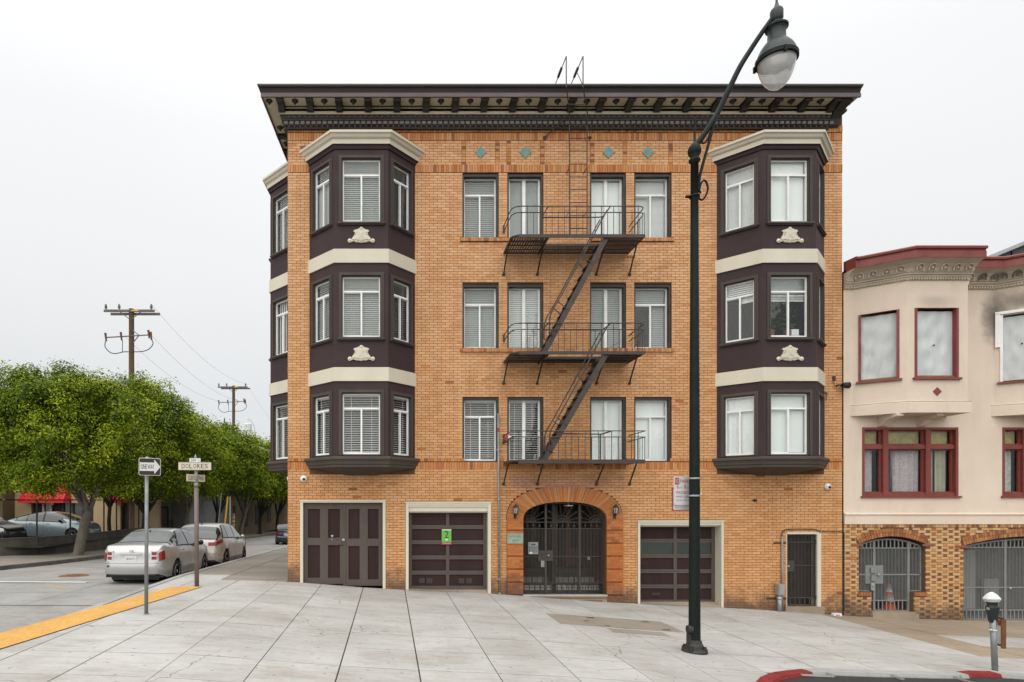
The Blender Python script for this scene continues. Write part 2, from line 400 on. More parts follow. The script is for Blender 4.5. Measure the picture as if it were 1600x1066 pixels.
class MB:
    def __init__(s, T=None):
        s.v = []; s.f = []; s.t = []; s.T = T
    def add(s, vs, fs, tone=0.):
        n = len(s.v); s.v += [tuple(p) for p in vs]
        for q in fs: s.f.append(tuple(i + n for i in q)); s.t.append(tone)
    def quad(s, a, b, c, d, tone=0.): s.add([a, b, c, d], [(0, 1, 2, 3)], tone)
    def box(s, x0, x1, y0, y1, z0, z1, tone=0., skip=''):
        vs = [(x0, y0, z0), (x1, y0, z0), (x1, y1, z0), (x0, y1, z0), (x0, y0, z1), (x1, y0, z1), (x1, y1, z1), (x0, y1, z1)]
        fd = {'b': (0, 3, 2, 1), 't': (4, 5, 6, 7), 'f': (0, 1, 5, 4), 'r': (1, 2, 6, 5), 'k': (2, 3, 7, 6), 'l': (3, 0, 4, 7)}
        s.add(vs, [fd[k] for k in fd if k not in skip], tone)
    def obox(s, c, ax, ay, az, hx, hy, hz, tone=0.):
        c = Vector(c); ax, ay, az = Vector(ax).normalized() * hx, Vector(ay).normalized() * hy, Vector(az).normalized() * hz
        vs = [c + i * ax + j * ay + k * az for k in (-1, 1) for i, j in ((-1, -1), (1, -1), (1, 1), (-1, 1))]
        s.add(vs, [(0, 3, 2, 1), (4, 5, 6, 7), (0, 1, 5, 4), (1, 2, 6, 5), (2, 3, 7, 6), (3, 0, 4, 7)], tone)
    def beam(s, a, b, w, h, up=(0, 0, 1), tone=0.):
        a, b = Vector(a), Vector(b); d = (b - a); L = d.length; d.normalize()
        u = Vector(up); side = d.cross(u)
        if side.length < 1e-4: side = d.cross(Vector((0, 1, 0)))
        side.normalize(); u2 = side.cross(d)
        s.obox((a + b) / 2, d, side, u2, L / 2, w / 2, h / 2, tone)
    def tube(s, pts, r, n=6, closed=False, cap=True, tone=0.):
        P = [Vector(p) for p in pts]; N = len(P); rr = r if isinstance(r, (list, tuple)) else [r] * N
        prev = None; base = len(s.v); vs = []
        for i, p in enumerate(P):
            if closed: d = P[(i + 1) % N] - P[i - 1]
            else: d = P[min(i + 1, N - 1)] - P[max(i - 1, 0)]
            if d.length < 1e-9: d = Vector((0, 0, 1))
            d.normalize()
            if prev is None:
                prev = Vector((0, 0, 1)) if abs(d.z) < .9 else Vector((1, 0, 0))
            a = (prev - d * prev.dot(d))
            if a.length < 1e-5: a = d.orthogonal()
            a.normalize(); prev = a; b = d.cross(a)
            for k in range(n):
                t = 2 * math.pi * (k + .5) / n
                vs.append(p + (a * math.cos(t) + b * math.sin(t)) * rr[i])
        fs = []
        for i in range(N if closed else N - 1):
            j = (i + 1) % N
            for k in range(n):
                fs.append((i * n + k, i * n + (k + 1) % n, j * n + (k + 1) % n, j * n + k))
        if cap and not closed:
            fs.append(tuple(range(n - 1, -1, -1))); fs.append(tuple((N - 1) * n + k for k in range(n)))
        s.add(vs, fs, tone)
    def lathe(s, c, prof, n=20, axis='z', tone=0.):
        c = Vector(c); vs = []
        for r_, z_ in prof:
            for k in range(n):
                t = 2 * math.pi * k / n
                if axis == 'z': q = Vector((r_ * math.cos(t), r_ * math.sin(t), z_))
                elif axis == 'y': q = Vector((r_ * math.cos(t), z_, r_ * math.sin(t)))
                else: q = Vector((z_, r_ * math.cos(t), r_ * math.sin(t)))
                vs.append(c + q)
        fs = []
        for i in range(len(prof) - 1):
            for k in range(n):
                fs.append((i * n + k, i * n + (k + 1) % n, (i + 1) * n + (k + 1) % n, (i + 1) * n + k))
        if prof[0][0] > 1e-6: fs.append(tuple(range(n)))
        if prof[-1][0] > 1e-6: fs.append(tuple((len(prof) - 1) * n + k for k in range(n - 1, -1, -1)))
        s.add(vs, fs, tone)
    def sweep(s, path, prof, endcaps=True, tone=0.):
        """path: list of ((x,y),(mx,my)); prof: list of (proud,z), open strip"""
        m = len(prof); vs = []
        for (x, y), (mx, my) in path:
            for p, z in prof: vs.append((x + p * mx, y + p * my, z))
        fs = []
        for i in range(len(path) - 1):
            for j in range(m - 1):
                fs.append((i * m + j, (i + 1) * m + j, (i + 1) * m + j + 1, i * m + j + 1))
        if endcaps:
            fs.append(tuple(range(m))); fs.append(tuple((len(path) - 1) * m + k for k in range(m - 1, -1, -1)))
        s.add(vs, fs, tone)
    def extrude(s, pts, y0, y1, axis='y', tone=0.):
        """polygon pts (a,b): axis y -> (a, y, b); axis x -> (y, a, b); axis z -> (a, b, y)"""
        def mk(a, b, d): return {'y': (a, d, b), 'x': (d, a, b), 'z': (a, b, d)}[axis]
        n = len(pts); vs = [mk(a, b, y0) for a, b in pts] + [mk(a, b, y1) for a, b in pts]
        fs = [tuple(range(n)), tuple(range(2 * n - 1, n - 1, -1))] + [(i, (i + 1) % n, n + (i + 1) % n, n + i) for i in range(n)]
        s.add(vs, fs, tone)
    def text(s, body, size, pos, right=(1, 0, 0), up=(0, 0, 1), align='CENTER', w=None, h=None, out=(0, -1, 0), thick=.0):
        vs, fs = text_mesh(body, align)
        if not vs: return
        xs = [p[0] for p in vs]; ys = [p[1] for p in vs]
        x0, x1, y0, y1 = min(xs), max(xs), min(ys), max(ys)
        kx = size if w is None else w / (x1 - x0); ky = size if h is None else h / (y1 - y0)
        cx, cy = (x0 + x1) / 2, (y0 + y1) / 2
        r_, u_, o_, p0 = Vector(right).normalized(), Vector(up).normalized(), Vector(out).normalized(), Vector(pos)
        s.add([p0 + r_ * (x - cx) * kx + u_ * (y - cy) * ky + o_ * thick for x, y in vs], fs)
    def build(s, name, mat, parent=None, smooth=False, local=False, kind=None, label=None, group=None, loc=None):
        me = bpy.data.meshes.new(name)
        off = Vector((0, 0, 0)) if (local or parent is None) else W(parent)
        if parent is None and loc is not None: off = Vector(loc)
        vs = s.v
        if s.T is not None: vs = [s.T(*p) for p in vs]
        if off.length > 0: vs = [(p[0] - off[0], p[1] - off[1], p[2] - off[2]) for p in vs]
        me.from_pydata(vs, [], s.f)
        if any(t != 0. for t in s.t):
            a = me.attributes.new('tone', 'FLOAT', 'FACE'); a.data.foreach_set('value', s.t)
        me.materials.append(M[mat] if isinstance(mat, str) else mat)
        if smooth: me.polygons.foreach_set('use_smooth', [True] * len(me.polygons))
        me.update()
        o = bpy.data.objects.new(name, me); COL.objects.link(o)
        if parent is not None: o.parent = parent
        elif loc is not None: o.location = loc
        if kind: o['kind'] = kind
        if label: o['label'] = label
        if group: o['group'] = group
        return o

_tc = {}
def text_mesh(body, align='CENTER'):
    if body in _tc: return _tc[body]
    cu = bpy.data.curves.new('t', 'FONT'); cu.body = body; cu.size = 1; cu.resolution_u = 2
    ob = bpy.data.objects.new('t', cu); COL.objects.link(ob)
    bpy.context.view_layer.update()
    dg = bpy.context.evaluated_depsgraph_get()
    me = bpy.data.meshes.new_from_object(ob.evaluated_get(dg))
    r_ = ([(v.co.x, v.co.y) for v in me.vertices], [tuple(p.vertices) for p in me.polygons])
    bpy.data.objects.remove(ob); bpy.data.curves.remove(cu); bpy.data.meshes.remove(me)
    _tc[body] = r_; return r_

def thing(name, loc, label, cat, group=None, rz=0.):
    o = bpy.data.objects.new(name, None); COL.objects.link(o); o.empty_display_size = .2
    o.location = loc; o.rotation_euler = (0, 0, rz)
    o['label'] = label; o['category'] = cat
    if group: o['group'] = group
    return o
def tag(o, label, cat, group=None):
    o['label'] = label; o['category'] = cat
    if group: o['group'] = group
    return o
def copy_tree(o, parent=None, name=None):
    c = o.copy(); COL.objects.link(c); c.parent = parent
    for ch in [x for x in bpy.data.objects if x.parent == o]: copy_tree(ch, c)
    return c
def inst(me, name, loc, parent, rot=None):
    o = bpy.data.objects.new(name, me); COL.objects.link(o); o.parent = parent
    o.location = Vector(loc) - W(parent)
    if rot: o.rotation_euler = rot
    return o

# =================================================================== GROUND
def sheet(name, xs, ys, zf, mat, kind='structure', inside=None, parent=None, dz=0.):
    b = MB(); idx = {}
    for i, x in enumerate(xs):
        for j, y in enumerate(ys):
            idx[i, j] = len(b.v); b.v.append((x, y, zf(x, y) + dz))
    for i in range(len(xs) - 1):
        for j in range(len(ys) - 1):
            if inside and not inside((xs[i] + xs[i + 1]) / 2, (ys[j] + ys[j + 1]) / 2): continue
            b.f.append((idx[i, j], idx[i + 1, j], idx[i + 1, j + 1], idx[i, j + 1])); b.t.append(0.)
    return b.build(name, mat, parent, kind=kind)
def lin(a, b, n): return [a + (b - a) * i / n for i in range(n + 1)]

def ground_far(x, y):
    return -2.6 if y > 18 or x > -4 else -1.2
sheet('ground', lin(-900, 900, 12), lin(-300, 1500, 12), lambda x, y: -4.2, 'joint')
# side street and the crossing, worn asphalt running up to the building line
sheet('road', lin(-60, -5.5, 40), lin(-20, 140, 120), lambda x, y: groad(x, y), 'roadmix')
# dark asphalt of the wide street the camera stands in
sheet('street', lin(-5.5, 40, 90), lin(-20, 10.6, 30), lambda x, y: groad(x, y) if x > -4 else .2 + (groad(-4, 0) - .2) * (x + 5.5) / 1.5, 'asphalt')

KX = -5.62
# crossing of pale concrete in the mouth of the side street
cw = MB()
def rquad(b, pts, fn, dz, n=8, tone=0.):
    (a, b_, c, d) = [Vector((*p, 0)) for p in pts]
    for i in range(n):
        for j in range(n):
            q = []
            for s_, t_ in ((i, j), (i + 1, j), (i + 1, j + 1), (i, j + 1)):
                u, v = s_ / n, t_ / n
                p = a * (1 - u) * (1 - v) + b_ * u * (1 - v) + c * u * v + d * (1 - u) * v
                q.append((p.x, p.y, fn(p.x, p.y) + dz))
            b.quad(*q, tone)
bands = [(12.9, 14.75), (14.76, 16.7)]
xs_ = [-18.0, -15.3, -12.6, -9.9, -7.75, KX - .02]
for i in range(5):
    for j, (y0, y1) in enumerate(bands):
        rquad(cw, [(xs_[i] + .008, y0 + .008), (xs_[i + 1] - .008, y0 + .008), (xs_[i + 1] - .008, y1), (xs_[i] + .008, y1)], groad, .010, 5, rnd.random())
cw.build('crosswalk', 'roadconc', None, kind='structure')
jl = MB()
rquad(jl, [(-18, 17.35), (-8.3, 16.72), (-8.3, 17.0), (-18, 17.7)], groad, .014, 6)
jl.build('road_marking', 'line', None, kind='structure')
ym = MB()
for (u, v, w_) in ((80, 918, .5), (96, 920, .3)):
    p = unproj(u, v, groad)
    rquad(ym, [(p.x - w_ / 2, p.y - .05), (p.x + w_ / 2, p.y - .02), (p.x + w_ / 2, p.y + .07), (p.x - w_ / 2, p.y + .05)], groad, .016, 2)
ym.build('utility_mark', 'yellowtag', None, kind='structure')
# manhole cover
p = unproj(115, 900, groad)
mh = MB(); mh.lathe((p.x, p.y, p.z), [(0, .018), (.30, .018), (.33, .014), (.42, .012), (.44, .0)], 24)
for k in range(9):
    a_ = k / 9 * 6.283
    mh.box(p.x + .16 * math.cos(a_) - .03, p.x + .16 * math.cos(a_) + .03, p.y + .16 * math.sin(a_) - .03, p.y + .16 * math.sin(a_) + .03, p.z + .018, p.z + .024)
tag(mh.build('manhole_cover', 'rust', None, loc=(p.x, p.y, p.z)), 'round rust brown manhole cover in the side street left of the silver car', 'manhole cover')

# kerb outline of the pavement, from the side street round to the wide street
kerb_path = [(KX, 60.), (KX, 40.), (KX, 30.), (KX, 24.), (KX, 19.), (KX, 16.2), (KX - .02, 14.8), (KX, 12), (KX, 10), (KX, 8), (KX + .05, 6.5), (KX + .4, 5.2)]
bulb = [(KX + .4, 5.2), (-3.9, 4.3), (0, 4.0), (2.2, 4.3), (3.6, 5.5), (4.3, 6.85), (4.82, 7.75), (5.17, 8.38), (5.55, 8.84), (5.9, 9.14), (6.22, 9.30), (6.5, 9.42), (6.8, 9.50), (7.5, 9.53), (8.35, 9.6), (8.9, 9.66), (9.2, 9.74), (9.5, 9.86), (9.9, 9.92), (12, 9.95), (16, 9.95), (26, 9.95)]
outline = kerb_path + bulb[1:]
def in_pave(x, y):
    # even-odd test against the outline closed along the building side
    poly = outline + [(26, 15.72), (-2.6, 15.72), (-2.6, 60)]
    c = False; n = len(poly); j = n - 1
    for i in range(n):
        xi, yi = poly[i]; xj, yj = poly[j]
        if (yi > y) != (yj > y) and x < (xj - xi) * (y - yi) / (yj - yi) + xi: c = not c
        j = i
    return c
def edge_dist(x, y):
    d = 9.
    for (ax, ay), (bx_, by) in zip(outline[:-1], outline[1:]):
        if min(ax, bx_) - .6 > x or max(ax, bx_) + .6 < x: continue
        if min(ay, by) - .6 > y or max(ay, by) + .6 < y: continue
        vx, vy = bx_ - ax, by - ay; t = max(0, min(1, ((x - ax) * vx + (y - ay) * vy) / (vx * vx + vy * vy)))
        d = min(d, math.hypot(x - ax - vx * t, y - ay - vy * t))
    return d
def in_slab(x, y): return in_pave(x, y) and edge_dist(x, y) > .11
# base sheet below the slabs, following the outline through fine cells
sheet_x = lin(-5.62, 26, 210); sheet_y = lin(4, 15.9, 119)
sw_base = sheet('pavement', sheet_x, sheet_y, g, 'joint', inside=in_slab, dz=-.014)
sheet('side_pavement', lin(KX, -1.5, 6), lin(15.9, 61, 60), g, 'joint', dz=-.012)

PS = 1.06
jr = random.Random(3)
jw = {}
def slab_mesh(x0, x1, y0, y1, nx, ny, tone, b=None, dz=0.):
    """one slab; top follows the slope, thin sides"""
    b = b or MB()
    def J(q, ax):
        k = (ax, round(q, 2))
        if k not in jw: jw[k] = jr.choice([.004, .005, .006, .007, .010]) * (1.0 if ax == 'x' else .7)
        return jw[k]
    x0, x1, y0, y1 = x0 + J(x0, 'x'), x1 - J(x1, 'x'), y0 + J(y0, 'y'), y1 - J(y1, 'y')
    for i in range(nx):
        for k in range(ny):
            xa, xb = x0 + (x1 - x0) * i / nx, x0 + (x1 - x0) * (i + 1) / nx
            ya, yb = y0 + (y1 - y0) * k / ny, y0 + (y1 - y0) * (k + 1) / ny
            if nx > 2 and ya < 15.6 and not in_slab((xa + xb) / 2, (ya + yb) / 2): continue
            b.quad((xa, ya, g(xa, ya) + dz), (xb, ya, g(xb, ya) + dz), (xb, yb, g(xb, yb) + dz), (xa, yb, g(xa, yb) + dz), tone)
    for (xa, ya, xb, yb) in ((x0, y0, x1, y0), (x1, y0, x1, y1), (x1, y1, x0, y1), (x0, y1, x0, y0)):
        if in_pave((xa + xb) / 2, (ya + yb) / 2) or ya > 15.6:
            b.quad((xa, ya, g(xa, ya) + dz), (xb, yb, g(xb, yb) + dz), (xb, yb, g(xb, yb) - .03), (xa, ya, g(xa, ya) - .03), tone)
    return b
xj = [.40 + PS * k for k in range(-6, 25)]
xj = [KX + .14] + [x for x in xj if x > KX + .5]
yj = [15.66 - PS * k for k in range(11, -1, -1)]
def is_tan(x, y):
    if x < 11.0: return False
    edge = 11.05 + (13.6 - y) * .28
    if x < edge: return False
    if 12.9 < y < 13.55 and x > 11.9: return False
    return True
for i in range(len(xj) - 1):
    for k in range(len(yj) - 1):
        x0, x1, y0, y1 = xj[i], xj[i + 1], yj[k], yj[k + 1]
        if x0 > 21: continue
        cnt = sum(in_slab(x, y) for x in lin(x0 + .02, x1 - .02, 4) for y in lin(y0 + .02, y1 - .02, 4))
        if cnt < 3: continue
        whole = cnt == 25
        n = 2 if whole else 16
        tn = rnd.random() ** 1.6
        if abs((x0 + x1) / 2 - 4.6) < 1.4 and abs((y0 + y1) / 2 - 12.6) < .7: tn = min(1, tn + .2)
        xm, ym_ = (x0 + x1) / 2, (y0 + y1) / 2
        m_ = 'slabtan' if is_tan(xm, ym_) else 'slab'
        slab_mesh(x0, x1, y0, y1, n, n, tn).build('slab', m_, sw_base)
# grimy side-street pavement
for k in range(26):
    y0 = 15.66 + PS * k
    for (x0, x1) in ((KX + .14, -4.3), (-4.3, -2.62 + max(0, (k - 1)) * .05)):
        b = MB()
        slab_mesh(x0, x1, y0, y0 + PS, 2, 2, rnd.random(), b)
        b.build('slab', 'slab' if (k < 1 and x0 < -5) else 'slabside', bpy.data.objects['side_pavement'])
# tan access-vault lid set in the pavement
b = MB(); slab_mesh(3.37, 5.86, 12.12, 13.2, 8, 3, .35, b, .005)
b.build('vault_lid', 'vault', sw_base)
b = MB()
for (x, y, w_, d_) in ((4.2, 13.02, .16, .04), (5.35, 13.0, .16, .04), (4.3, 12.2, .10, .03), (5.45, 12.22, .16, .04), (4.0, 12.6, .10, .02)):
    b.box(x, x + w_, y, y + d_, g(x, y) + .004, g(x, y) + .009)
b.build('lid_slot', 'irondk', sw_base)
b = MB(); slab_mesh(4.25, 5.35, 11.62, 12.0, 6, 2, .2, b, .005); b.build('vault_lid', 'vault', sw_base)
# yellow tactile strip along the crossing, domes and all
tp = [unproj(-60, 1007), unproj(-60, 1034), unproj(316, 917.5), unproj(268, 918)]
b = MB()
A_, B_, C_, D_ = [(q.x, q.y) for q in tp]
rquad(b, [A_, B_, C_, D_], g, .015, 24)
strip = b.build('tactile_strip', 'yellow', sw_base)
b = MB()
for i in range(150):
    for j in range(11):
        u, v = (i + .5) / 150, (j + .5) / 11
        A, B, C, D = Vector(A_), Vector(B_), Vector(C_), Vector(D_)
        p = (A * (1 - v) + B * v) * (1 - u) + (D * (1 - v) + C * v) * u
        z = g(p.x, p.y) + .015
        r_ = .013
        b.add([(p.x - r_, p.y - r_, z), (p.x + r_, p.y - r_, z), (p.x + r_, p.y + r_, z), (p.x - r_, p.y + r_, z), (p.x, p.y, z + .006)], [(0, 1, 4), (1, 2, 4), (2, 3, 4), (3, 0, 4)])
b.build('dome', 'yellow', strip, kind='stuff')

# kerb stones along the outline
def kerb_seg(pts, mat, parent, name='kerb_stone', w=.17, h=.13, lift=.012):
    b = MB(); n = len(pts)
    def nrm(i):
        a = Vector(pts[max(i - 1, 0)]); c = Vector(pts[min(i + 1, n - 1)]); d = (c - a).normalized()
        return Vector((-d.y, d.x))          # towards the pavement
    for i in range(n - 1):
        p0, p1 = Vector(pts[i]), Vector(pts[i + 1]); n0, n1 = nrm(i) * w, nrm(i + 1) * w
        q0, q1 = p0 + n0, p1 + n1
        z = lambda q, d=0.: g(q.x, q.y) + lift + d
        b.quad((p0.x, p0.y, z(p0, -.003)), (p1.x, p1.y, z(p1, -.003)), (q1.x, q1.y, z(q1)), (q0.x, q0.y, z(q0)))
        o0, o1 = p0 - n0 * .12, p1 - n1 * .12
        b.quad((o0.x, o0.y, z(o0, -.05)), (o1.x, o1.y, z(o1, -.05)), (p1.x, p1.y, z(p1, -.003)), (p0.x, p0.y, z(p0, -.003)))
        b.quad((o0.x, o0.y, z(o0, -h - .1)), (o1.x, o1.y, z(o1, -h - .1)), (o1.x, o1.y, z(o1, -.05)), (o0.x, o0.y, z(o0, -.05)))
        for o, p_, q in ((o0, p0, q0), (o1, p1, q1)):
            b.quad((o.x, o.y, z(o, -h - .1)), (p_.x, p_.y, z(p_, -.02)), (q.x, q.y, z(q)), (q.x, q.y, z(q, -h)))
    return b.build(name, mat, parent)
def resample(path, step):
    out_ = [Vector(path[0])]; acc = 0
    for a, c in zip(path[:-1], path[1:]):
        a, c = Vector(a), Vector(c); L = (c - a).length; k = max(1, int(round(L / step)))
        for i in range(1, k + 1): out_.append(a + (c - a) * i / k)
    return out_
kerbo = bpy.data.objects.new('kerb', None); COL.objects.link(kerbo); kerbo['kind'] = 'structure'
pts = resample(outline, .5)
i = 0
while i < len(pts) - 1:
    j = min(i + 2, len(pts) - 1)
    seg = [tuple(q) for q in pts[i:j + 1]]
    mx_, my_ = seg[len(seg) // 2]
    redk = (mx_ > 2.6 and my_ > 4 and mx_ < 6.5) or (9.0 < mx_ < 9.75)
    kerb_seg(seg, 'redbright' if redk else 'kerb', kerbo)
    i = j
# gutter strip of pale concrete along the side street kerb
b = MB()
for k in range(40):
    y0, y1 = 5.2 + k * 1.2, 5.2 + (k + 1) * 1.2
    rquad(b, [(KX - .42, y0 + .005), (KX - .005, y0 + .005), (KX - .005, y1 - .005), (KX - .42, y1 - .005)], groad, .006, 2, rnd.random())
b.build('gutter', 'roadconc', None, kind='structure')

# far side of the side street: kerbed pavement, low wall line is built later
farp = [(-13.35, 21.5), (-13.0, 23.2), (-12.8, 25.5), (-12.7, 30), (-12.7, 140)]
def farx(y): return float(np.interp(y, [p[1] for p in farp], [p[0] for p in farp]))
def gfar(x, y): return groad(x, y) + .14
b = MB()
ys2 = [21.0, 21.6, 22.4, 23.4, 25, 27, 30, 34, 38, 44, 52, 62, 75, 95, 140]
for y0, y1 in zip(ys2[:-1], ys2[1:]):
    a0, a1 = farx(y0), farx(y1)
    xs3 = [0, .16, .17, 1.2, 2.6, 30]
    for c0, c1 in zip(xs3[:-1], xs3[1:]):
        b.quad((a0 - c0, y0, gfar(a0, y0)), (a0 - c1, y0, gfar(a0, y0)), (a1 - c1, y1, gfar(a1, y1)), (a1 - c0, y1, gfar(a1, y1)), 0.)
b.build('far_pavement', 'slabside', None, kind='structure')
b = MB()
for y0, y1 in zip(ys2[:-1], ys2[1:]):
    a0, a1 = farx(y0), farx(y1)
    b.quad((a0 + .02, y0, gfar(a0, y0) - .3), (a1 + .02, y1, gfar(a1, y1) - .3), (a1 + .02, y1, gfar(a1, y1) + .004), (a0 + .02, y0, gfar(a0, y0) + .004))
    b.quad((a0 + .02, y0, gfar(a0, y0) + .004), (a1 + .02, y1, gfar(a1, y1) + .004), (a1 - .16, y1, gfar(a1, y1) + .004), (a0 - .16, y0, gfar(a0, y0) + .004))
a0 = farx(21.0)
b.quad((a0, 20.98, gfar(a0, 21) - .3), (a0 - 30, 20.98, gfar(a0, 21) - .3), (a0 - 30, 20.98, gfar(a0, 21) + .004), (a0, 20.98, gfar(a0, 21) + .004))
b.build('far_kerb', 'lowwall', None, kind='structure')

# =================================================================== THE BRICK APARTMENT BUILDING
YW = 15.7
XL, XR = -2.59, 11.6
ZB = -1.2
apt = thing('apartment_building', (4.5, YW, 0), 'four storey orange brick corner apartment building with dark bay windows and a bracketed cornice', 'apartment building')
def TF(x, b_, z): return (x, YW - b_, z)                 # front wall frame: a = world x, b = proud, z
lw = Vector((.058, 1, 0)).normalized(); lo = Vector((-lw.y, lw.x, 0))
def TL(a, b_, z):                                        # left wall frame: a = metres back from the corner
    p = Vector((XL, YW, 0)) + lw * a + lo * b_
    return (p.x, p.y, z)

def bx(T, mb, a0, a1, b0, b1, z0, z1, tone=0., skip=''):
    """box in a wall frame"""
    vs = [(a0, b0, z0), (a1, b0, z0), (a1, b1, z0), (a0, b1, z0), (a0, b0, z1), (a1, b0, z1), (a1, b1, z1), (a0, b1, z1)]
    fd = {'b': (0, 3, 2, 1), 't': (4, 5, 6, 7), 'k': (0, 1, 5, 4), 'r': (1, 2, 6, 5), 'f': (2, 3, 7, 6), 'l': (3, 0, 4, 7)}
    mb.add([T(*p) for p in vs], [fd[k] for k in fd if k not in skip], tone)

def holed(T, mb, a0, a1, z0, z1, holes, b_, depth):
    xs = sorted({a0, a1, *[min(max(q, a0), a1) for h in holes for q in h[:2]]})
    zs = sorted({z0, z1, *[min(max(q, z0), z1) for h in holes for q in h[2:4]]})
    for x_, x2 in zip(xs[:-1], xs[1:]):
        if x2 - x_ < 1e-6: continue
        run = None
        for zA, zB in zip(zs[:-1], zs[1:]):
            cx, cz = (x_ + x2) / 2, (zA + zB) / 2
            if any(h[0] < cx < h[1] and h[2] < cz < h[3] for h in holes): continue
            mb.add([T(x_, b_, zA), T(x2, b_, zA), T(x2, b_, zB), T(x_, b_, zB)], [(0, 1, 2, 3)])
    for h in holes:
        d = h[4] if len(h) > 4 else depth
        A = [(h[0], h[2]), (h[1], h[2]), (h[1], h[3]), (h[0], h[3])]
        for i in range(4):
            p, q = A[i], A[(i + 1) % 4]
            mb.add([T(p[0], b_, p[1]), T(q[0], b_, q[1]), T(q[0], b_ - d, q[1]), T(p[0], b_ - d, p[1])], [(0, 1, 2, 3)])

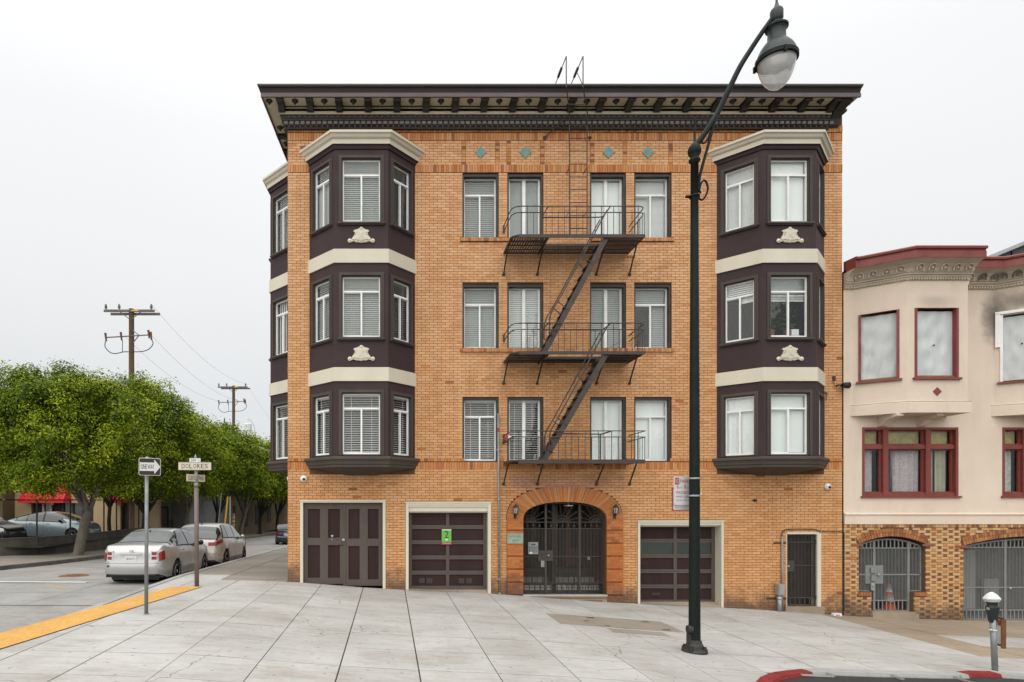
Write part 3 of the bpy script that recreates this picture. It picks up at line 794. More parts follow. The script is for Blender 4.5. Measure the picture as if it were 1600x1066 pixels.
# ---- windows -------------------------------------------------------------
def window(T, parent, a0, a1, z0, z1, kind='T', blind='closed', bmat='blind_w', rec=.2, lining=.05, head=None, lf=.004, case=0., frame=.035, part='window', blinds=None, trans=.27, casemat='casing', fmat='white', label=None):
    """kind T: transom over two sashes, C: pair of tall casements"""
    f = MB()
    head = lining if head is None else head
    A0, A1, Z0, Z1 = a0 + lining, a1 - lining, z0 + lining * .3, z1 - head
    w = frame; b0, b1 = -rec, -rec + .05
    bx(T, f, A0, A0 + w, b0, b1, Z0, Z1); bx(T, f, A1 - w, A1, b0, b1, Z0, Z1)
    bx(T, f, A0 + w, A1 - w, b0, b1, Z1 - w, Z1); bx(T, f, A0 + w, A1 - w, b0, b1, Z0, Z0 + w * 1.2)
    am = (A0 + A1) / 2; zt = Z1 - (Z1 - Z0) * trans
    panes = []
    if kind == 'T':
        bx(T, f, A0 + w, A1 - w, b0 + .003, b1 + .004, zt - .022, zt + .022)
        bx(T, f, am - .02, am + .02, b0 + .003, b1 + .002, Z0 + w * 1.2, zt - .022)
        # the sliding sash stands a little proud with its own thin rails
        for (s0, s1, db) in ((A0 + w, am - .02, 0.0), (am + .02, A1 - w, -.015)):
            bx(T, f, s0, s1, b0 + .01 + db, b1 - .012 + db, zt - .040, zt - .0225)
            bx(T, f, s0, s1, b0 + .01 + db, b1 - .012 + db, Z0 + w * 1.2 + .0005, Z0 + w * 1.2 + .018)
        panes = [(A0 + w, A1 - w, zt + .022, Z1 - w), (A0 + w, am - .02, Z0 + w, zt - .022), (am + .02, A1 - w, Z0 + w, zt - .022)]
    else:
        bx(T, f, am - .03, am + .03, b0 + .003, b1 + .002, Z0 + w * 1.2, Z1 - w)
        for (s0, s1) in ((A0 + w, am - .03), (am + .03, A1 - w)):
            bx(T, f, s0, s0 + .014, b0 + .01, b1 - .012, Z0 + w, Z1 - w); bx(T, f, s1 - .014, s1, b0 + .01, b1 - .012, Z0 + w, Z1 - w)
        panes = [(A0 + w, am - .03, Z0 + w, Z1 - w), (am + .03, A1 - w, Z0 + w, Z1 - w)]
    fo = f.build(part, fmat, parent, label=label)
    for (p0, p1, q0, q1) in panes:
        g_ = MB(); bx(T, g_, p0 - .004, p1 + .004, b0 + .018, b0 + .023, q0 - .004, q1 + .004)
        g_.build('pane', 'glass', fo)
    if case > 0:
        c = MB()                                          # stepped moulding round the opening
        for (o_, i_, pr) in ((case, case * .45, .022), (case * .45, -.0, .040)):
            bx(T, c, a0 - o_, a0 - i_, -.01, pr, z0 - .02, z1 + o_); bx(T, c, a1 + i_, a1 + o_, -.01, pr, z0 - .02, z1 + o_)
            bx(T, c, a0 - i_, a1 + i_, -.01, pr, z1 + i_, z1 + o_)
        c.build('moulding', casemat, fo)
    l_ = MB()
    e = .004
    bx(T, l_, a0 + e, a0 + lining, -rec - .02, lf, z0, z1 - e); bx(T, l_, a1 - lining, a1 - e, -rec - .02, lf, z0, z1 - e)
    bx(T, l_, a0 + lining, a1 - lining, -rec - .02, lf - .001, z1 - head, z1 - e); bx(T, l_, a0 + lining, a1 - lining, -rec - .02, .003, z0 + .001, z0 + lining * .3)
    l_.build('casing', casemat, fo)
    # blinds behind the glass, pane by pane
    specs = blinds or [(A0 + .01, A1 - .01, Z0 + .02, Z1 - .01, blind, bmat)]
    for (p0, p1, q0, q1, st, mt) in specs:
        bb = MB(); yb = -rec - .045
        if st in ('closed', 'open', 'fine'):
            up_ = bmat == 'blind_g' and st == 'open'
            pitch = {'closed': .05, 'open': .056, 'fine': .028}[st]
            hw = {'closed': .026, 'open': .023, 'fine': .015}[st]
            tilt = {'closed': R(62), 'open': R(24), 'fine': R(70)}[st] * (-1.25 if up_ else 1) + rnd.uniform(-.02, .02)
            z = q1 - .05
            bx(T, bb, p0, p1, yb - .02, yb + .02, q1 - .04, q1)
            while z > q0 + .02:
                tl = tilt + rnd.uniform(-.03, .03)
                dy, dz = hw * math.cos(tl), hw * math.sin(tl)
                s0, s1 = T(p0, yb - dy, z + dz), T(p1, yb - dy, z + dz)
                s2, s3 = T(p1, yb + dy, z - dz + rnd.uniform(-.001, .001)), T(p0, yb + dy, z - dz)
                bb.quad(s0, s1, s2, s3); z -= pitch
            bx(T, bb, p0, p1, yb - .015, yb + .015, q0, q0 + .018)
            for fr in (.22, .78):                         # ladder tapes
                xa = p0 + (p1 - p0) * fr
                bx(T, bb, xa - .004, xa + .004, yb + hw, yb + hw + .002, q0, q1)
        elif st == 'shade':
            n = 14; wav = [rnd.uniform(-.004, .004) for _ in range(n + 1)]
            for i in range(n):
                xa, xb = p0 + (p1 - p0) * i / n, p0 + (p1 - p0) * (i + 1) / n
                bb.quad(T(xa, yb + wav[i], q0), T(xb, yb + wav[i + 1], q0), T(xb, yb + wav[i + 1], q1), T(xa, yb + wav[i], q1))
        elif st == 'vertical':
            n = max(3, int((p1 - p0) / .085))
            for i in range(n):
                xa, xb = p0 + (p1 - p0) * i / n, p0 + (p1 - p0) * (i + 1) / n
                bb.quad(T(xa, yb + .01, q0), T(xb + .004, yb - .025, q0), T(xb + .004, yb - .025, q1), T(xa, yb + .01, q1))
        elif st == 'curtain':
            n = 36
            for i in range(n):
                xa, xb = p0 + (p1 - p0) * i / n, p0 + (p1 - p0) * (i + 1) / n
                wv = lambda x: .028 * math.sin(x * 52) + .014 * math.sin(x * 23 + 1)
                bb.quad(T(xa, yb + wv(xa), q0), T(xb, yb + wv(xb), q0), T(xb, yb + wv(xb), q1), T(xa, yb + wv(xa), q1))
        if bb.f: bb.build('blind' if st != 'curtain' else 'curtain', mt, fo, smooth=(st == 'curtain'))
    return fo

# ---- openings ------------------------------------------------------------
cols = {'A': (WX(722.7), WX(779)), 'B': (WX(792.8), WX(848.8)), 'C': (WX(922), WX(977.8)), 'D': (WX(991), WX(1049))}
rows = [(WZ(372), WZ(270.3)), (WZ(544.5), WZ(443)), (WZ(721), WZ(619.5))]
ops = []
for r_, (zb, zt) in enumerate(rows):
    for c_, (x0, x1) in cols.items():
        ops.append((x0, x1, zb, zt, r_, c_))
G1 = (WX(469), WX(602.6), ZB, WZ(782.4)); G2 = (WX(633.8), WX(767), ZB, WZ(784.6)); G3 = (WX(996), WX(1130), ZB, WZ(813.8))
SD = (WX(1228.6), WX(1282.4), ZB, WZ(831.7))
EN = (WX(817), WX(947), ZB, WZ(784.5)); ESP = WZ(812)
PIER = (WX(792), WX(972.6))
bayL = (WX(484), WX(648)); bayR = (WX(1120), WX(1287))
BAYZ = (3.15, 11.1)
holes = [(x0, x1, zb, zt) for (x0, x1, zb, zt, _, _) in ops] + [G1, G2, G3, SD]
holes += [(bayL[0] + .12, bayL[1] - .12, 3.5, 10.9), (bayR[0] + .12, bayR[1] - .12, 3.5, 10.9)]
ZR = 12.3
wall = MB()
holed(TF, wall, XL, XR, ZB, ZR, holes + [EN + (.0,)], 0., .24)
# spandrels of the entrance arch
def arch_z(x, cx, hw, zs, rise, p=2.5):
    t = min(1, abs(x - cx) / hw)
    return zs + rise * (1 - t ** p) ** (1 / p)
ecx, ehw = (EN[0] + EN[1]) / 2, (EN[1] - EN[0]) / 2; erise = EN[3] - ESP
for i in range(40):
    xa, xb = EN[0] + 2 * ehw * i / 40, EN[0] + 2 * ehw * (i + 1) / 40
    za, zb_ = arch_z(xa, ecx, ehw, ESP, erise), arch_z(xb, ecx, ehw, ESP, erise)
    wall.add([TF(xa, 0, za), TF(xb, 0, zb_), TF(xb, 0, EN[3]), TF(xa, 0, EN[3])], [(0, 1, 2, 3)])
    wall.add([TF(xa, 0, za), TF(xb, 0, zb_), TF(xb, -.35, zb_), TF(xa, -.35, za)], [(0, 1, 2, 3)])
for xx in EN[:2]: wall.add([TF(xx, 0, ZB), TF(xx, 0, ESP), TF(xx, -.35, ESP), TF(xx, -.35, ZB)], [(0, 1, 2, 3)])
# left wall, right party wall, back
LB = [(.62 + k * 4.6, .62 + k * 4.6 + 2.75) for k in range(3)]
holed(TL, wall, 0, 15.5, ZB, ZR, [(a + .12, c - .12, 3.5, 10.9) for a, c in LB], 0., .2)
bl = TL(15.5, 0, 0)
wall.add([(bl[0], bl[1], ZB), (XR, bl[1], ZB), (XR, bl[1], ZR), (bl[0], bl[1], ZR)], [(0, 1, 2, 3)])
wall.add([(XR, YW, ZB), (XR, bl[1], ZB), (XR, bl[1], ZR), (XR, YW, ZR)], [(0, 1, 2, 3)])
wall.build('wall', 'mortar', apt)
rf = MB(); rf.box(XL - .2, XR - .02, YW - .2, bl[1], 12.24, 12.3); rf.build('roof', 'rooflead', apt)
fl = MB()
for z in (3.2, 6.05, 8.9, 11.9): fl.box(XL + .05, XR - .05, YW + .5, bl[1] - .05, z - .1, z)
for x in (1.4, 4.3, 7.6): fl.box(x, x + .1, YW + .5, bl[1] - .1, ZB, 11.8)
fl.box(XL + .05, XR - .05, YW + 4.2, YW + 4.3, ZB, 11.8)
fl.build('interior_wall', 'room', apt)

# ---- brickwork -----------------------------------------------------------
CP, BP = .0683, .2065           # course pitch, brick pitch
JO = .0095
brick_list = []                 # (a0,a1,z0,z1,tone,proud)
def tone_field(): 
    r_ = rnd.random()
    if r_ < .975: return rnd.uniform(.14, .56)
    if r_ < .996: return rnd.uniform(.61, .67)
    return rnd.uniform(.8, .95)
def tone_red():
    r_ = rnd.random()
    if r_ < .50: return rnd.uniform(.67, .80)
    if r_ < .80: return rnd.uniform(.62, .68)
    if r_ < .93: return rnd.uniform(.0, .12)
    return rnd.uniform(.84, .97)
zb1 = WZ(220.4); zb1t = WZ(208.2); zb0 = WZ(200)                # top soldier bands
zm0, zm1 = WZ(269.8), WZ(257.2)                                 # band over the top windows
zl0, zlm, zl1 = WZ(734.2), WZ(722), WZ(716)                     # band under the third row
strips = [(WX(a), WX(c)) for a, c in ((721.4, 727.7), (774, 780.2), (791.7, 798), (844, 850.3), (922, 928.3), (973, 979.3), (1044.5, 1050.7))]
excl = [(x0, x1, zb, zt) for (x0, x1, zb, zt, _, _) in ops] + [G1, G2, G3, SD, EN]
excl += [(bayL[0], bayL[1], 3.1, 11.4), (bayR[0], bayR[1], 3.1, 11.4)]
excl += [(XL - 1, XR + 1, zb1, 12.5), (XL - 1, XR + 1, zm0, zm1), (XL - 1, XR + 1, zl0, zl1)]
excl += [(a, c, zm1, zb1) for a, c in strips]
for r_, (zb, zt) in enumerate(rows[:2]):
    excl.append((cols['A'][0] - .06, cols['B'][1] + .0, zb - .105, zb)); excl.append((cols['C'][0], cols['D'][1] + .06, zb - .105, zb))
excl += [(PIER[0], EN[0], ZB, ESP), (EN[1], PIER[1], ZB, ESP)]
ohw = (PIER[1] - PIER[0]) / 2; orise = WZ(760.5) - ESP
def fill(a0, a1, z0, z1, ex, tonef, start=0., arch=None):
    k = 0; z = z1
    while z > z0:
        za = z - CP
        cuts = []
        for e in ex:
            if e[2] < z - CP * .4 and e[3] > za + CP * .4: cuts.append((e[0], e[1]))
        if arch:
            c = arch(z - CP / 2)
            if c: cuts.append(c)
        cuts.sort(); runs = []; x = a0
        for c0, c1 in cuts:
            if c0 > x: runs.append((x, min(c0, a1)))
            x = max(x, c1)
        if x < a1: runs.append((x, a1))
        off = (k % 2) * BP / 2 + start + rnd.uniform(-.004, .004)
        for r0, r1 in runs:
            n = math.floor((r0 - off) / BP)
            xx = off + n * BP; seg = []
            while xx < r1 - .002:
                s0, s1 = max(xx, r0), min(xx + BP, r1)
                if s1 - s0 > .002: seg.append([s0, s1, abs(s1 - s0 - BP) < .002])
                xx += BP
            if len(seg) > 1 and seg[0][1] - seg[0][0] < .04: seg[1][0] = seg[0][0]; seg[1][2] = False; seg.pop(0)
            if len(seg) > 1 and seg[-1][1] - seg[-1][0] < .04: seg[-2][1] = seg[-1][1]; seg[-2][2] = False; seg.pop()
            for s0, s1, fl_ in seg:
                if s1 - s0 > .015:
                    brick_list.append((s0 + JO / 2, s1 - JO / 2, max(za, z0) + JO / 2, z - JO / 2, tonef(), rnd.uniform(.006, .010), fl_))
        z = za; k += 1
def outer_arch(z):
    if z < ESP - .001 or z > ESP + orise: return None
    t = ((z - ESP) / orise)
    hw = ohw * (1 - t ** 2.5) ** (1 / 2.5)
    return (ecx - hw - .01, ecx + hw + .01)
fill(XL, XR, ZB + .2, zb1, excl, tone_field, 0., outer_arch)
def soldiers(a0, a1, z0, z1, w=.0665, ex=(), tf=tone_red, pr=(.008, .016)):
    x = a0
    while x < a1 - .02:
        s1 = min(x + w, a1)
        if not any(e[0] < (x + s1) / 2 < e[1] and e[2] < (z0 + z1) / 2 < e[3] for e in ex):
            brick_list.append((x + .004, s1 - .004, z0 + .004, z1 - .004, tf(), rnd.uniform(*pr), False))
        x += w
bex = [(bayL[0], bayL[1], 3.1, 11.4), (bayR[0], bayR[1], 3.1, 11.4)]
soldiers(XL, XR, zb1 + .006, zb1t, ex=bex); soldiers(XL, XR, zb1t + .01, zb0 + .05, pr=(.02, .028), ex=bex)
soldiers(XL, XR, zm0, zm1, ex=bex)
soldiers(XL, XR, zl0, zlm, ex=[(o[0], o[1], o[2], o[3]) for o in ops] + bex)
soldiers(XL, XR, zlm + .01, zl1, w=.085, ex=[(o[0], o[1], o[2], o[3]) for o in ops] + bex, pr=(.022, .03))
for a, c in strips:
    z = zb1
    while z > zm1 + .02:
        brick_list.append((a + .004, c - .004, z - CP + .004, z - .004, tone_red() if rnd.random() < .8 else .97, rnd.uniform(.010, .018), False)); z -= CP
for r_, (zb, zt) in enumerate(rows[:2]):
    soldiers(cols['A'][0] - .06, cols['B'][1], zb - .10, zb - .003, pr=(.05, .056)); soldiers(cols['C'][0], cols['D'][1] + .06, zb - .10, zb - .003, pr=(.05, .056))
# third-row sills
# single bricks as objects: the 300 whole stretchers nearest the camera
eye = Vector((0, 0, CZ))
whole = [q for q in brick_list if q[6]]
whole.sort(key=lambda q: ((q[0] + q[1]) / 2) ** 2 + ((q[2] + q[3]) / 2 - CZ) ** 2)
chosen = whole[:300]; chs = set(id(q) for q in chosen)
def brick_mesh(w, h, tone, nm='brick', mat='brick', depth=.012):
    b = MB(); b.box(-w / 2, w / 2, -depth, depth, -h / 2, h / 2, tone, skip='k')
    me = bpy.data.meshes.new(nm); me.from_pydata(b.v, [], b.f)
    a = me.attributes.new('tone', 'FLOAT', 'FACE'); a.data.foreach_set('value', b.t); me.materials.append(M[mat]); return me
var = {}
for q in chosen:
    tn = round(q[4] * 30) / 30
    if tn not in var: var[tn] = brick_mesh(BP - JO, CP - JO, tn)
    inst(var[tn], 'brick', ((q[0] + q[1]) / 2, YW + .012 - q[5] - .0005, (q[2] + q[3]) / 2), apt)
bk = MB()
for q in brick_list:
    if id(q) in chs: continue
    bx(TF, bk, q[0], q[1], -.002, q[5], q[2], q[3], q[4], skip='k')
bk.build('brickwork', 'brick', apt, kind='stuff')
# left side wall bricks (seen from another position): coarse but real
brick_list2 = brick_list; brick_list = []
fill(0.0, 15.4, ZB + .2, 11.9, [(a, c, 3.1, 11.4) for a, c in LB], tone_field)
bk = MB()
for q in brick_list: bx(TL, bk, q[0], q[1], -.002, q[5], q[2], q[3], q[4], skip='k')
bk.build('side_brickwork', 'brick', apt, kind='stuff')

# quoin blocks and voussoirs of the entrance
def small_bricks(mb, a0, a1, z0, z1, proud, horizontal=True):
    bx(TF, mb, a0, a1, -.002, proud, z0, z1, .78)
    n = max(1, int(round((z1 - z0) / CP)))
    for i in range(n):
        za, zb_ = z0 + (z1 - z0) * i / n, z0 + (z1 - z0) * (i + 1) / n
        x = a0 + (0 if i % 2 else -.1)
        while x < a1:
            s0, s1 = max(x, a0), min(x + BP, a1)
            if s1 - s0 > .02: bx(TF, mb, s0 + .002, s1 - .002, proud, proud + rnd.uniform(.003, .006), za + .002, zb_ - .002, (rnd.uniform(.74, .86) if rnd.random() < .9 else rnd.uniform(.88, .95)), skip='k')
            x += BP
qz = [WZ(809.5) - k * .331 for k in range(8)]
for side, (a0, a1) in enumerate(((PIER[0], EN[0]), (EN[1], PIER[1]))):
    for k in range(7):
        zt, zb_ = qz[k], qz[k] - .295
        if zt < g(a0, 15.7) - .1: continue
        m = MB(); small_bricks(m, a0, a1, max(zb_, -.6), zt, .055)
        m.build('quoin_block', 'brick', apt)
        m = MB(); small_bricks(m, a0 + .01, a1, zb_ - .036, zb_, .012); m.build('quoin_joint', 'brick', apt)
NV = 13
def arch_pt(t, hw, rise, p=2.35):
    c, s_ = math.cos(t), math.sin(t)
    return (ecx - hw * math.copysign(abs(c) ** (2 / p), c), ESP + rise * abs(s_) ** (2 / p))
for k in range(NV):
    t0, t1 = math.pi * k / NV, math.pi * (k + 1) / NV
    m = MB(); n = 5
    pr = .05
    for i in range(n):
        ta, tb = t0 + (t1 - t0) * (i + .05) / n, t0 + (t1 - t0) * (i + .95) / n
        if i == 0: ta += .012
        if i == n - 1: tb -= .012
        P = [arch_pt(ta, ehw, erise), arch_pt(tb, ehw, erise), arch_pt(tb, ohw, orise), arch_pt(ta, ohw, orise)]
        pb = pr + rnd.uniform(0, .007)
        tn = rnd.uniform(.68, .85) if rnd.random() < .88 else rnd.uniform(.0, .1)
        vs = [TF(x, -.1, z) for x, z in P] + [TF(x, pb, z) for x, z in P]
        m.add(vs, [(4, 5, 6, 7), (0, 1, 5, 4), (1, 2, 6, 5), (2, 3, 7, 6), (3, 0, 4, 7)], tn)
    m.build('voussoir', 'brick', apt)
jm = MB()
for k in range(1, NV):
    t = math.pi * k / NV; P = [arch_pt(t - .014, ehw, erise), arch_pt(t + .014, ehw, erise), arch_pt(t + .010, ohw, orise), arch_pt(t - .010, ohw, orise)]
    vs = [TF(x, -.1, z) for x, z in P] + [TF(x, .043, z) for x, z in P]
    jm.add(vs, [(4, 5, 6, 7), (0, 1, 5, 4), (1, 2, 6, 5), (2, 3, 7, 6), (3, 0, 4, 7)])
jm.build('arch_joint', 'archmortar', apt)
# teal diamond tiles
for u in (751, 820.6, 950.6, 1012):
    m = MB(); x, z = WX(u), WZ(238.8); h = .155
    m.extrude([(x - h, z), (x, z - h), (x + h, z), (x, z + h)], YW - .026, YW + .01)
    m.build('diamond_tile', 'teal', apt)

# ---- cornice -------------------------------------------------------------
def stepc(prof, x1=XR, mat='cornice', name='cornice', m_end=None, cap=True):
    L_ = TL(15.0, 0, 0)
    path = [((L_[0], L_[1]), (-.89, .04)), ((XL, YW), (-.89, -1)), ((x1, YW), (0, -1))]
    m = MB(); m.sweep(path, prof, cap)
    return m.build(name, mat, apt)
xe = WX(1291)
stepc([(0, 11.86), (.10, 11.86), (.10, 11.905), (.0, 11.905)], xe, 'cornice', 'architrave')
stepc([(.0, 11.905), (.125, 11.905), (.125, 12.02), (.16, 12.035), (.16, 12.075), (.175, 12.085), (.175, 12.13), (.195, 12.145), (.195, 12.165), (.0, 12.165)], xe, 'cornice', 'bed_moulding')
stepc([(.0, 12.166), (.20, 12.166), (.20, 12.352), (0, 12.352)], xe, 'creamold', 'frieze')
stepc([(.201, 12.343), (.216, 12.346), (.220, 12.362), (.201, 12.362)], xe, 'cornice', 'frieze_cap')
stepc([(.0, 12.363), (.60, 12.363), (.60, 12.40), (0, 12.40)], XR, 'creamold', 'soffit')
stepc([(.59, 12.32), (.635, 12.32), (.635, 12.415), (.61, 12.42), (.59, 12.42)], XR, 'cornicetop', 'fascia')
stepc([(.0, 12.405), (.60, 12.421), (.61, 12.455), (.645, 12.52), (.685, 12.53), (.685, 12.54), (.0, 12.54)], XR, 'cornice', 'cove')
stepc([(.0, 12.541), (.70, 12.541), (.715, 12.56), (.715, 12.585), (.69, 12.60), (.0, 12.61)], XR, 'cornicetop', 'cornice_edge')
# grey dentils with small drops between, upper bead row, scroll brackets and turned pendants
dm = MB(); dm.box(-.046, .046, -.035, .03, -.036, .036); dme = bpy.data.meshes.new('dentil'); dme.from_pydata(dm.v, [], dm.f); dme.materials.append(M['dentil'])
dp = .1395; nd = int((xe + .12 - (XL - .1)) / dp)
for i in range(nd):
    x = XL - .02 + i * dp
    if x > xe + .02: break
    inst(dme, 'dentil', (x, YW - .155, 11.963), apt)
m = MB()
for i in range(nd):
    x = XL - .02 + (i + .5) * dp
    if x > xe: break
    m.lathe((x, YW - .12, 11.90), [(0, -.022), (.02, -.01), (.022, .004), (0, .02)], 6)
    m.lathe((x, YW - .18, 12.115), [(0, -.025), (.028, -.01), (.03, .008), (0, .025)], 6)
m.build('bead', 'dentil', apt, kind='stuff')
def bracket_mesh():
    m = MB(); w = .075; k = .56
    prof = [(0, 0), (-.36, 0), (-.375, -.03), (-.365, -.07), (-.33, -.085), (-.27, -.075), (-.2, -.10), (-.14, -.15), (-.115, -.21), (-.10, -.245), (-.06, -.262), (-.02, -.25), (0, -.235)]
    m.extrude([(y, z * k - .02) for y, z in prof], -w, w, 'x')
    m.lathe((0, -.335, -.048), [(0.036, -w - .012), (.036, w + .012)], 12, 'x')
    m.lathe((0, -.065, -.13), [(0.032, -w - .01), (.032, w + .01)], 12, 'x')
    m.box(-w - .018, w + .018, -.385, 0, -.018, .0)
    return m
bm_ = bracket_mesh(); bme = bpy.data.meshes.new('bracket'); bme.from_pydata(bm_.v, [], bm_.f); bme.materials.append(M['cornice'])
pm = MB(); pm.lathe((0, 0, 0), [(0, -.11), (.018, -.10), (.03, -.075), (.022, -.06), (.045, -.045), (.075, -.03), (.085, -.010), (.08, 0)], 14)
pme = bpy.data.meshes.new('pendant'); pme.from_pydata(pm.v, [], pm.f); pme.polygons.foreach_set('use_smooth', [True] * len(pme.polygons)); pme.materials.append(M['cornice'])
bp_ = .7275
x = XL - .12; k = 0
ZS = 12.363
while x < XR - .1:
    if x < XR - .3: inst(bme, 'bracket', (x, YW - .19, ZS), apt)
    if x + bp_ / 2 < XR - .05: inst(pme, 'pendant', (x + bp_ / 2, YW - .42, ZS), apt)
    x += bp_; k += 1
inst(pme, 'pendant', (XL - .40, YW - .42, ZS), apt)
for k in range(14):
    s_ = .35 + k * bp_
    p = TL(s_ + .3, .36, ZS); inst(pme, 'pendant', (p[0], p[1], ZS), apt)
    p = TL(s_ + .66, .16, ZS); inst(bme, 'bracket', p, apt, (0, 0, R(-90 - 3.3)))
# big end scroll at the party wall
m = MB(); m.extrude([(YW - .56, ZS), (YW - .54, 12.30), (YW - .40, 12.25), (YW - .26, 12.20), (YW - .15, 12.08), (YW - .10, 11.95), (YW, 11.9), (YW, ZS)], xe + .02, xe + .26, 'x')
m.build('end_bracket', 'cornice', apt)

# ---- bay windows ----------------------------------------------------------
def emblem(T, parent, ac, b_, zc, w, h):
    half = [(0, .5), (.07, .47), (.13, .43), (.18, .38), (.24, .37), (.29, .32), (.30, .25), (.25, .22), (.25, .12), (.27, 0), (.32, -.13), (.36, -.24), (.39, -.27), (.43, -.24), (.48, -.26), (.5, -.34), (.47, -.43), (.41, -.46), (.34, -.42), (.28, -.40), (.22, -.44), (.17, -.48), (.12, -.44), (.07, -.49), (0, -.45)]
    def layer(k, b0, b1, m):
        P = [(x * k, z * k) for x, z in half] + [(-x * k, z * k) for x, z in half[::-1][1:-1]]
        n = len(P)
        vs = [T(ac + x * w, b0, zc + z * h) for x, z in P] + [T(ac + x * w * .97, b1, zc + z * h * .97) for x, z in P]
        m.add(vs, [tuple(range(n, 2 * n))] + [(i, (i + 1) % n, n + (i + 1) % n, n + i) for i in range(n)])
    m = MB(); layer(1, b_ - .004, b_ + .03, m); layer(.72, b_ + .028, b_ + .05, m)
    for (x, z, r_) in ((.43, -.36, .055), (-.43, -.36, .055), (0, .42, .05), (0, -.40, .045), (.16, -.42, .03), (-.16, -.42, .03), (.22, .05, .02), (-.22, .05, .02)):
        n = 8
        c = (ac + x * w, b_ + .06, zc + z * h)
        ring = [T(ac + x * w + r_ * math.cos(2 * math.pi * i / n), b_ + .026, zc + z * h + r_ * math.sin(2 * math.pi * i / n)) for i in range(n)]
        m.add(ring + [T(*c)], [(i, (i + 1) % n, n) for i in range(n)])
    for s_ in (-1, 1):                                     # crossed ribbons on the shield
        m.add([T(ac - .13 * w, b_ + .052, zc + s_ * .22 * h), T(ac - .09 * w, b_ + .052, zc + s_ * .26 * h), T(ac + .13 * w, b_ + .064, zc - s_ * .18 * h), T(ac + .09 * w, b_ + .064, zc - s_ * .22 * h)], [(0, 1, 2, 3)])
    return m.build('emblem', 'cream', parent)

LV = [(9.20, 10.75), (6.385, 7.89), (3.52, 5.03)]
def bay(T, A0, A1, dx0, dx1, p, specs, parent):
    """A0..A1 along the wall, slants dx0 / dx1 wide, projecting p. specs[level][face]"""
    C = [(A0, 0), (A0 + dx0, p), (A1 - dx1, p), (A1, 0)]
    faces = []
    for i in range(3):
        a, c = Vector(C[i]), Vector(C[i + 1]); d = (c - a); L = d.length; d.normalize(); n_ = Vector((-d.y, d.x))
        def mk(a=a, d=d, n_=n_):
            def TFc(s_, b_, z):
                q = a + d * s_ + n_ * b_
                return T(q.x, q.y, z)
            return TFc
        faces.append((mk(), L))
    # mitre vectors for offsetting
    def mit(i):
        if i == 0:
            d = (Vector(C[1]) - Vector(C[0])).normalized(); n_ = Vector((-d.y, d.x)); return (n_.x - d.x * (n_.y / d.y), 0)
        if i == 3:
            d = (Vector(C[3]) - Vector(C[2])).normalized(); n_ = Vector((-d.y, d.x)); return (n_.x - d.x * (n_.y / d.y), 0)
        d1 = (Vector(C[i]) - Vector(C[i - 1])).normalized(); d2 = (Vector(C[i + 1]) - Vector(C[i])).normalized()
        n1, n2 = Vector((-d1.y, d1.x)), Vector((-d2.y, d2.x)); b_ = (n1 + n2).normalized(); k = 1 / b_.dot(n1); return (b_.x * k, b_.y * k)
    mt = [mit(i) for i in range(4)]
    def belt(prof, name, mat, cap=False):
        m = MB(); m.sweep([(C[i], mt[i]) for i in range(4)], prof, cap); m.v = [T(*q) for q in m.v]
        return m.build(name, mat, parent)
    # walls with openings
    wnd = []
    m = MB()
    for fi, (Tf, L) in enumerate(faces):
        hl = []
        for lv, (z0, z1) in enumerate(LV):
            a0, a1 = (.175, L - .175) if fi == 1 else (L * .165, L * .835)
            if fi != 1: z1 = z1 - .02
            hl.append((a0, a1, z0, z1)); wnd.append((Tf, fi, lv, a0, a1, z0, z1))
        holed(Tf, m, 0, L, 3.4, 11.12, hl, 0., .10)
    m.add([T(*C[i], 11.12) for i in range(4)], [(0, 1, 2, 3)])
    m.build('bay_wall', 'egg', parent)
    for (Tf, fi, lv, a0, a1, z0, z1) in wnd:
        s_ = specs[lv][fi]
        kw = dict(s_)
        if 'blinds' in kw: kw['blinds'] = kw['blinds'](a0 + .03, a1 - .03, z0 + .02, z1 - .03)
        window(Tf, parent, a0, a1, z0, z1, 'T', rec=.10, lining=.022, case=.075, frame=.03, trans=.24, **kw)
        sm = MB()
        if lv < 2: bx(Tf, sm, a0 - .10, a1 + .10, -.01, .075, z0 - .06, z0 - .021); bx(Tf, sm, a0 - .085, a1 + .085, -.01, .05, z0 - .085, z0 - .06)
        else: bx(Tf, sm, a0 - .07, a1 + .07, -.01, .02, z0 - .03, z0 - .021)
        sm.build('sill', 'casing', parent)
    # cream top cornice
    belt([(0, 10.97), (.03, 10.97), (.05, 11.03), (.09, 11.06), (0, 11.06)], 'bay_bed_moulding', 'egg')
    belt([(.0, 11.06), (.085, 11.06), (.09, 11.17), (.135, 11.20), (.165, 11.26), (.2, 11.28), (.2, 11.335), (.165, 11.35), (0, 11.42)], 'bay_cornice', 'cream')
    belt([(.0, 8.195), (.035, 8.195), (.035, 8.53), (.0, 8.535)], 'belt_course', 'cream'); belt([(.0, 5.31), (.035, 5.31), (.035, 5.645), (.0, 5.65)], 'belt_course', 'cream')
    belt([(.0, 3.475), (.10, 3.47), (.12, 3.45), (.12, 3.40), (.085, 3.375), (.07, 3.33), (.065, 3.29), (.04, 3.27), (.035, 3.215), (.0, 3.20)], 'bay_base_moulding', 'casing')
    m = MB(); c = ((A0 + A1) / 2, 0.)
    m.add([T(C[0][0], 0, 3.215), T(*C[1], 3.215), T(*C[2], 3.215), T(C[3][0], 0, 3.215), T(c[0] + .35, 0, 3.03), T(c[0] - .35, 0, 3.03)],
          [(0, 1, 5), (1, 2, 4, 5), (2, 3, 4)])
    m.build('bay_soffit', 'casing', parent)
    # corner beads and emblems
    for (zc) in (8.865, 5.985):
        Tf, L = faces[1]; emblem(Tf, parent, L / 2, .0, zc, .65, .37)

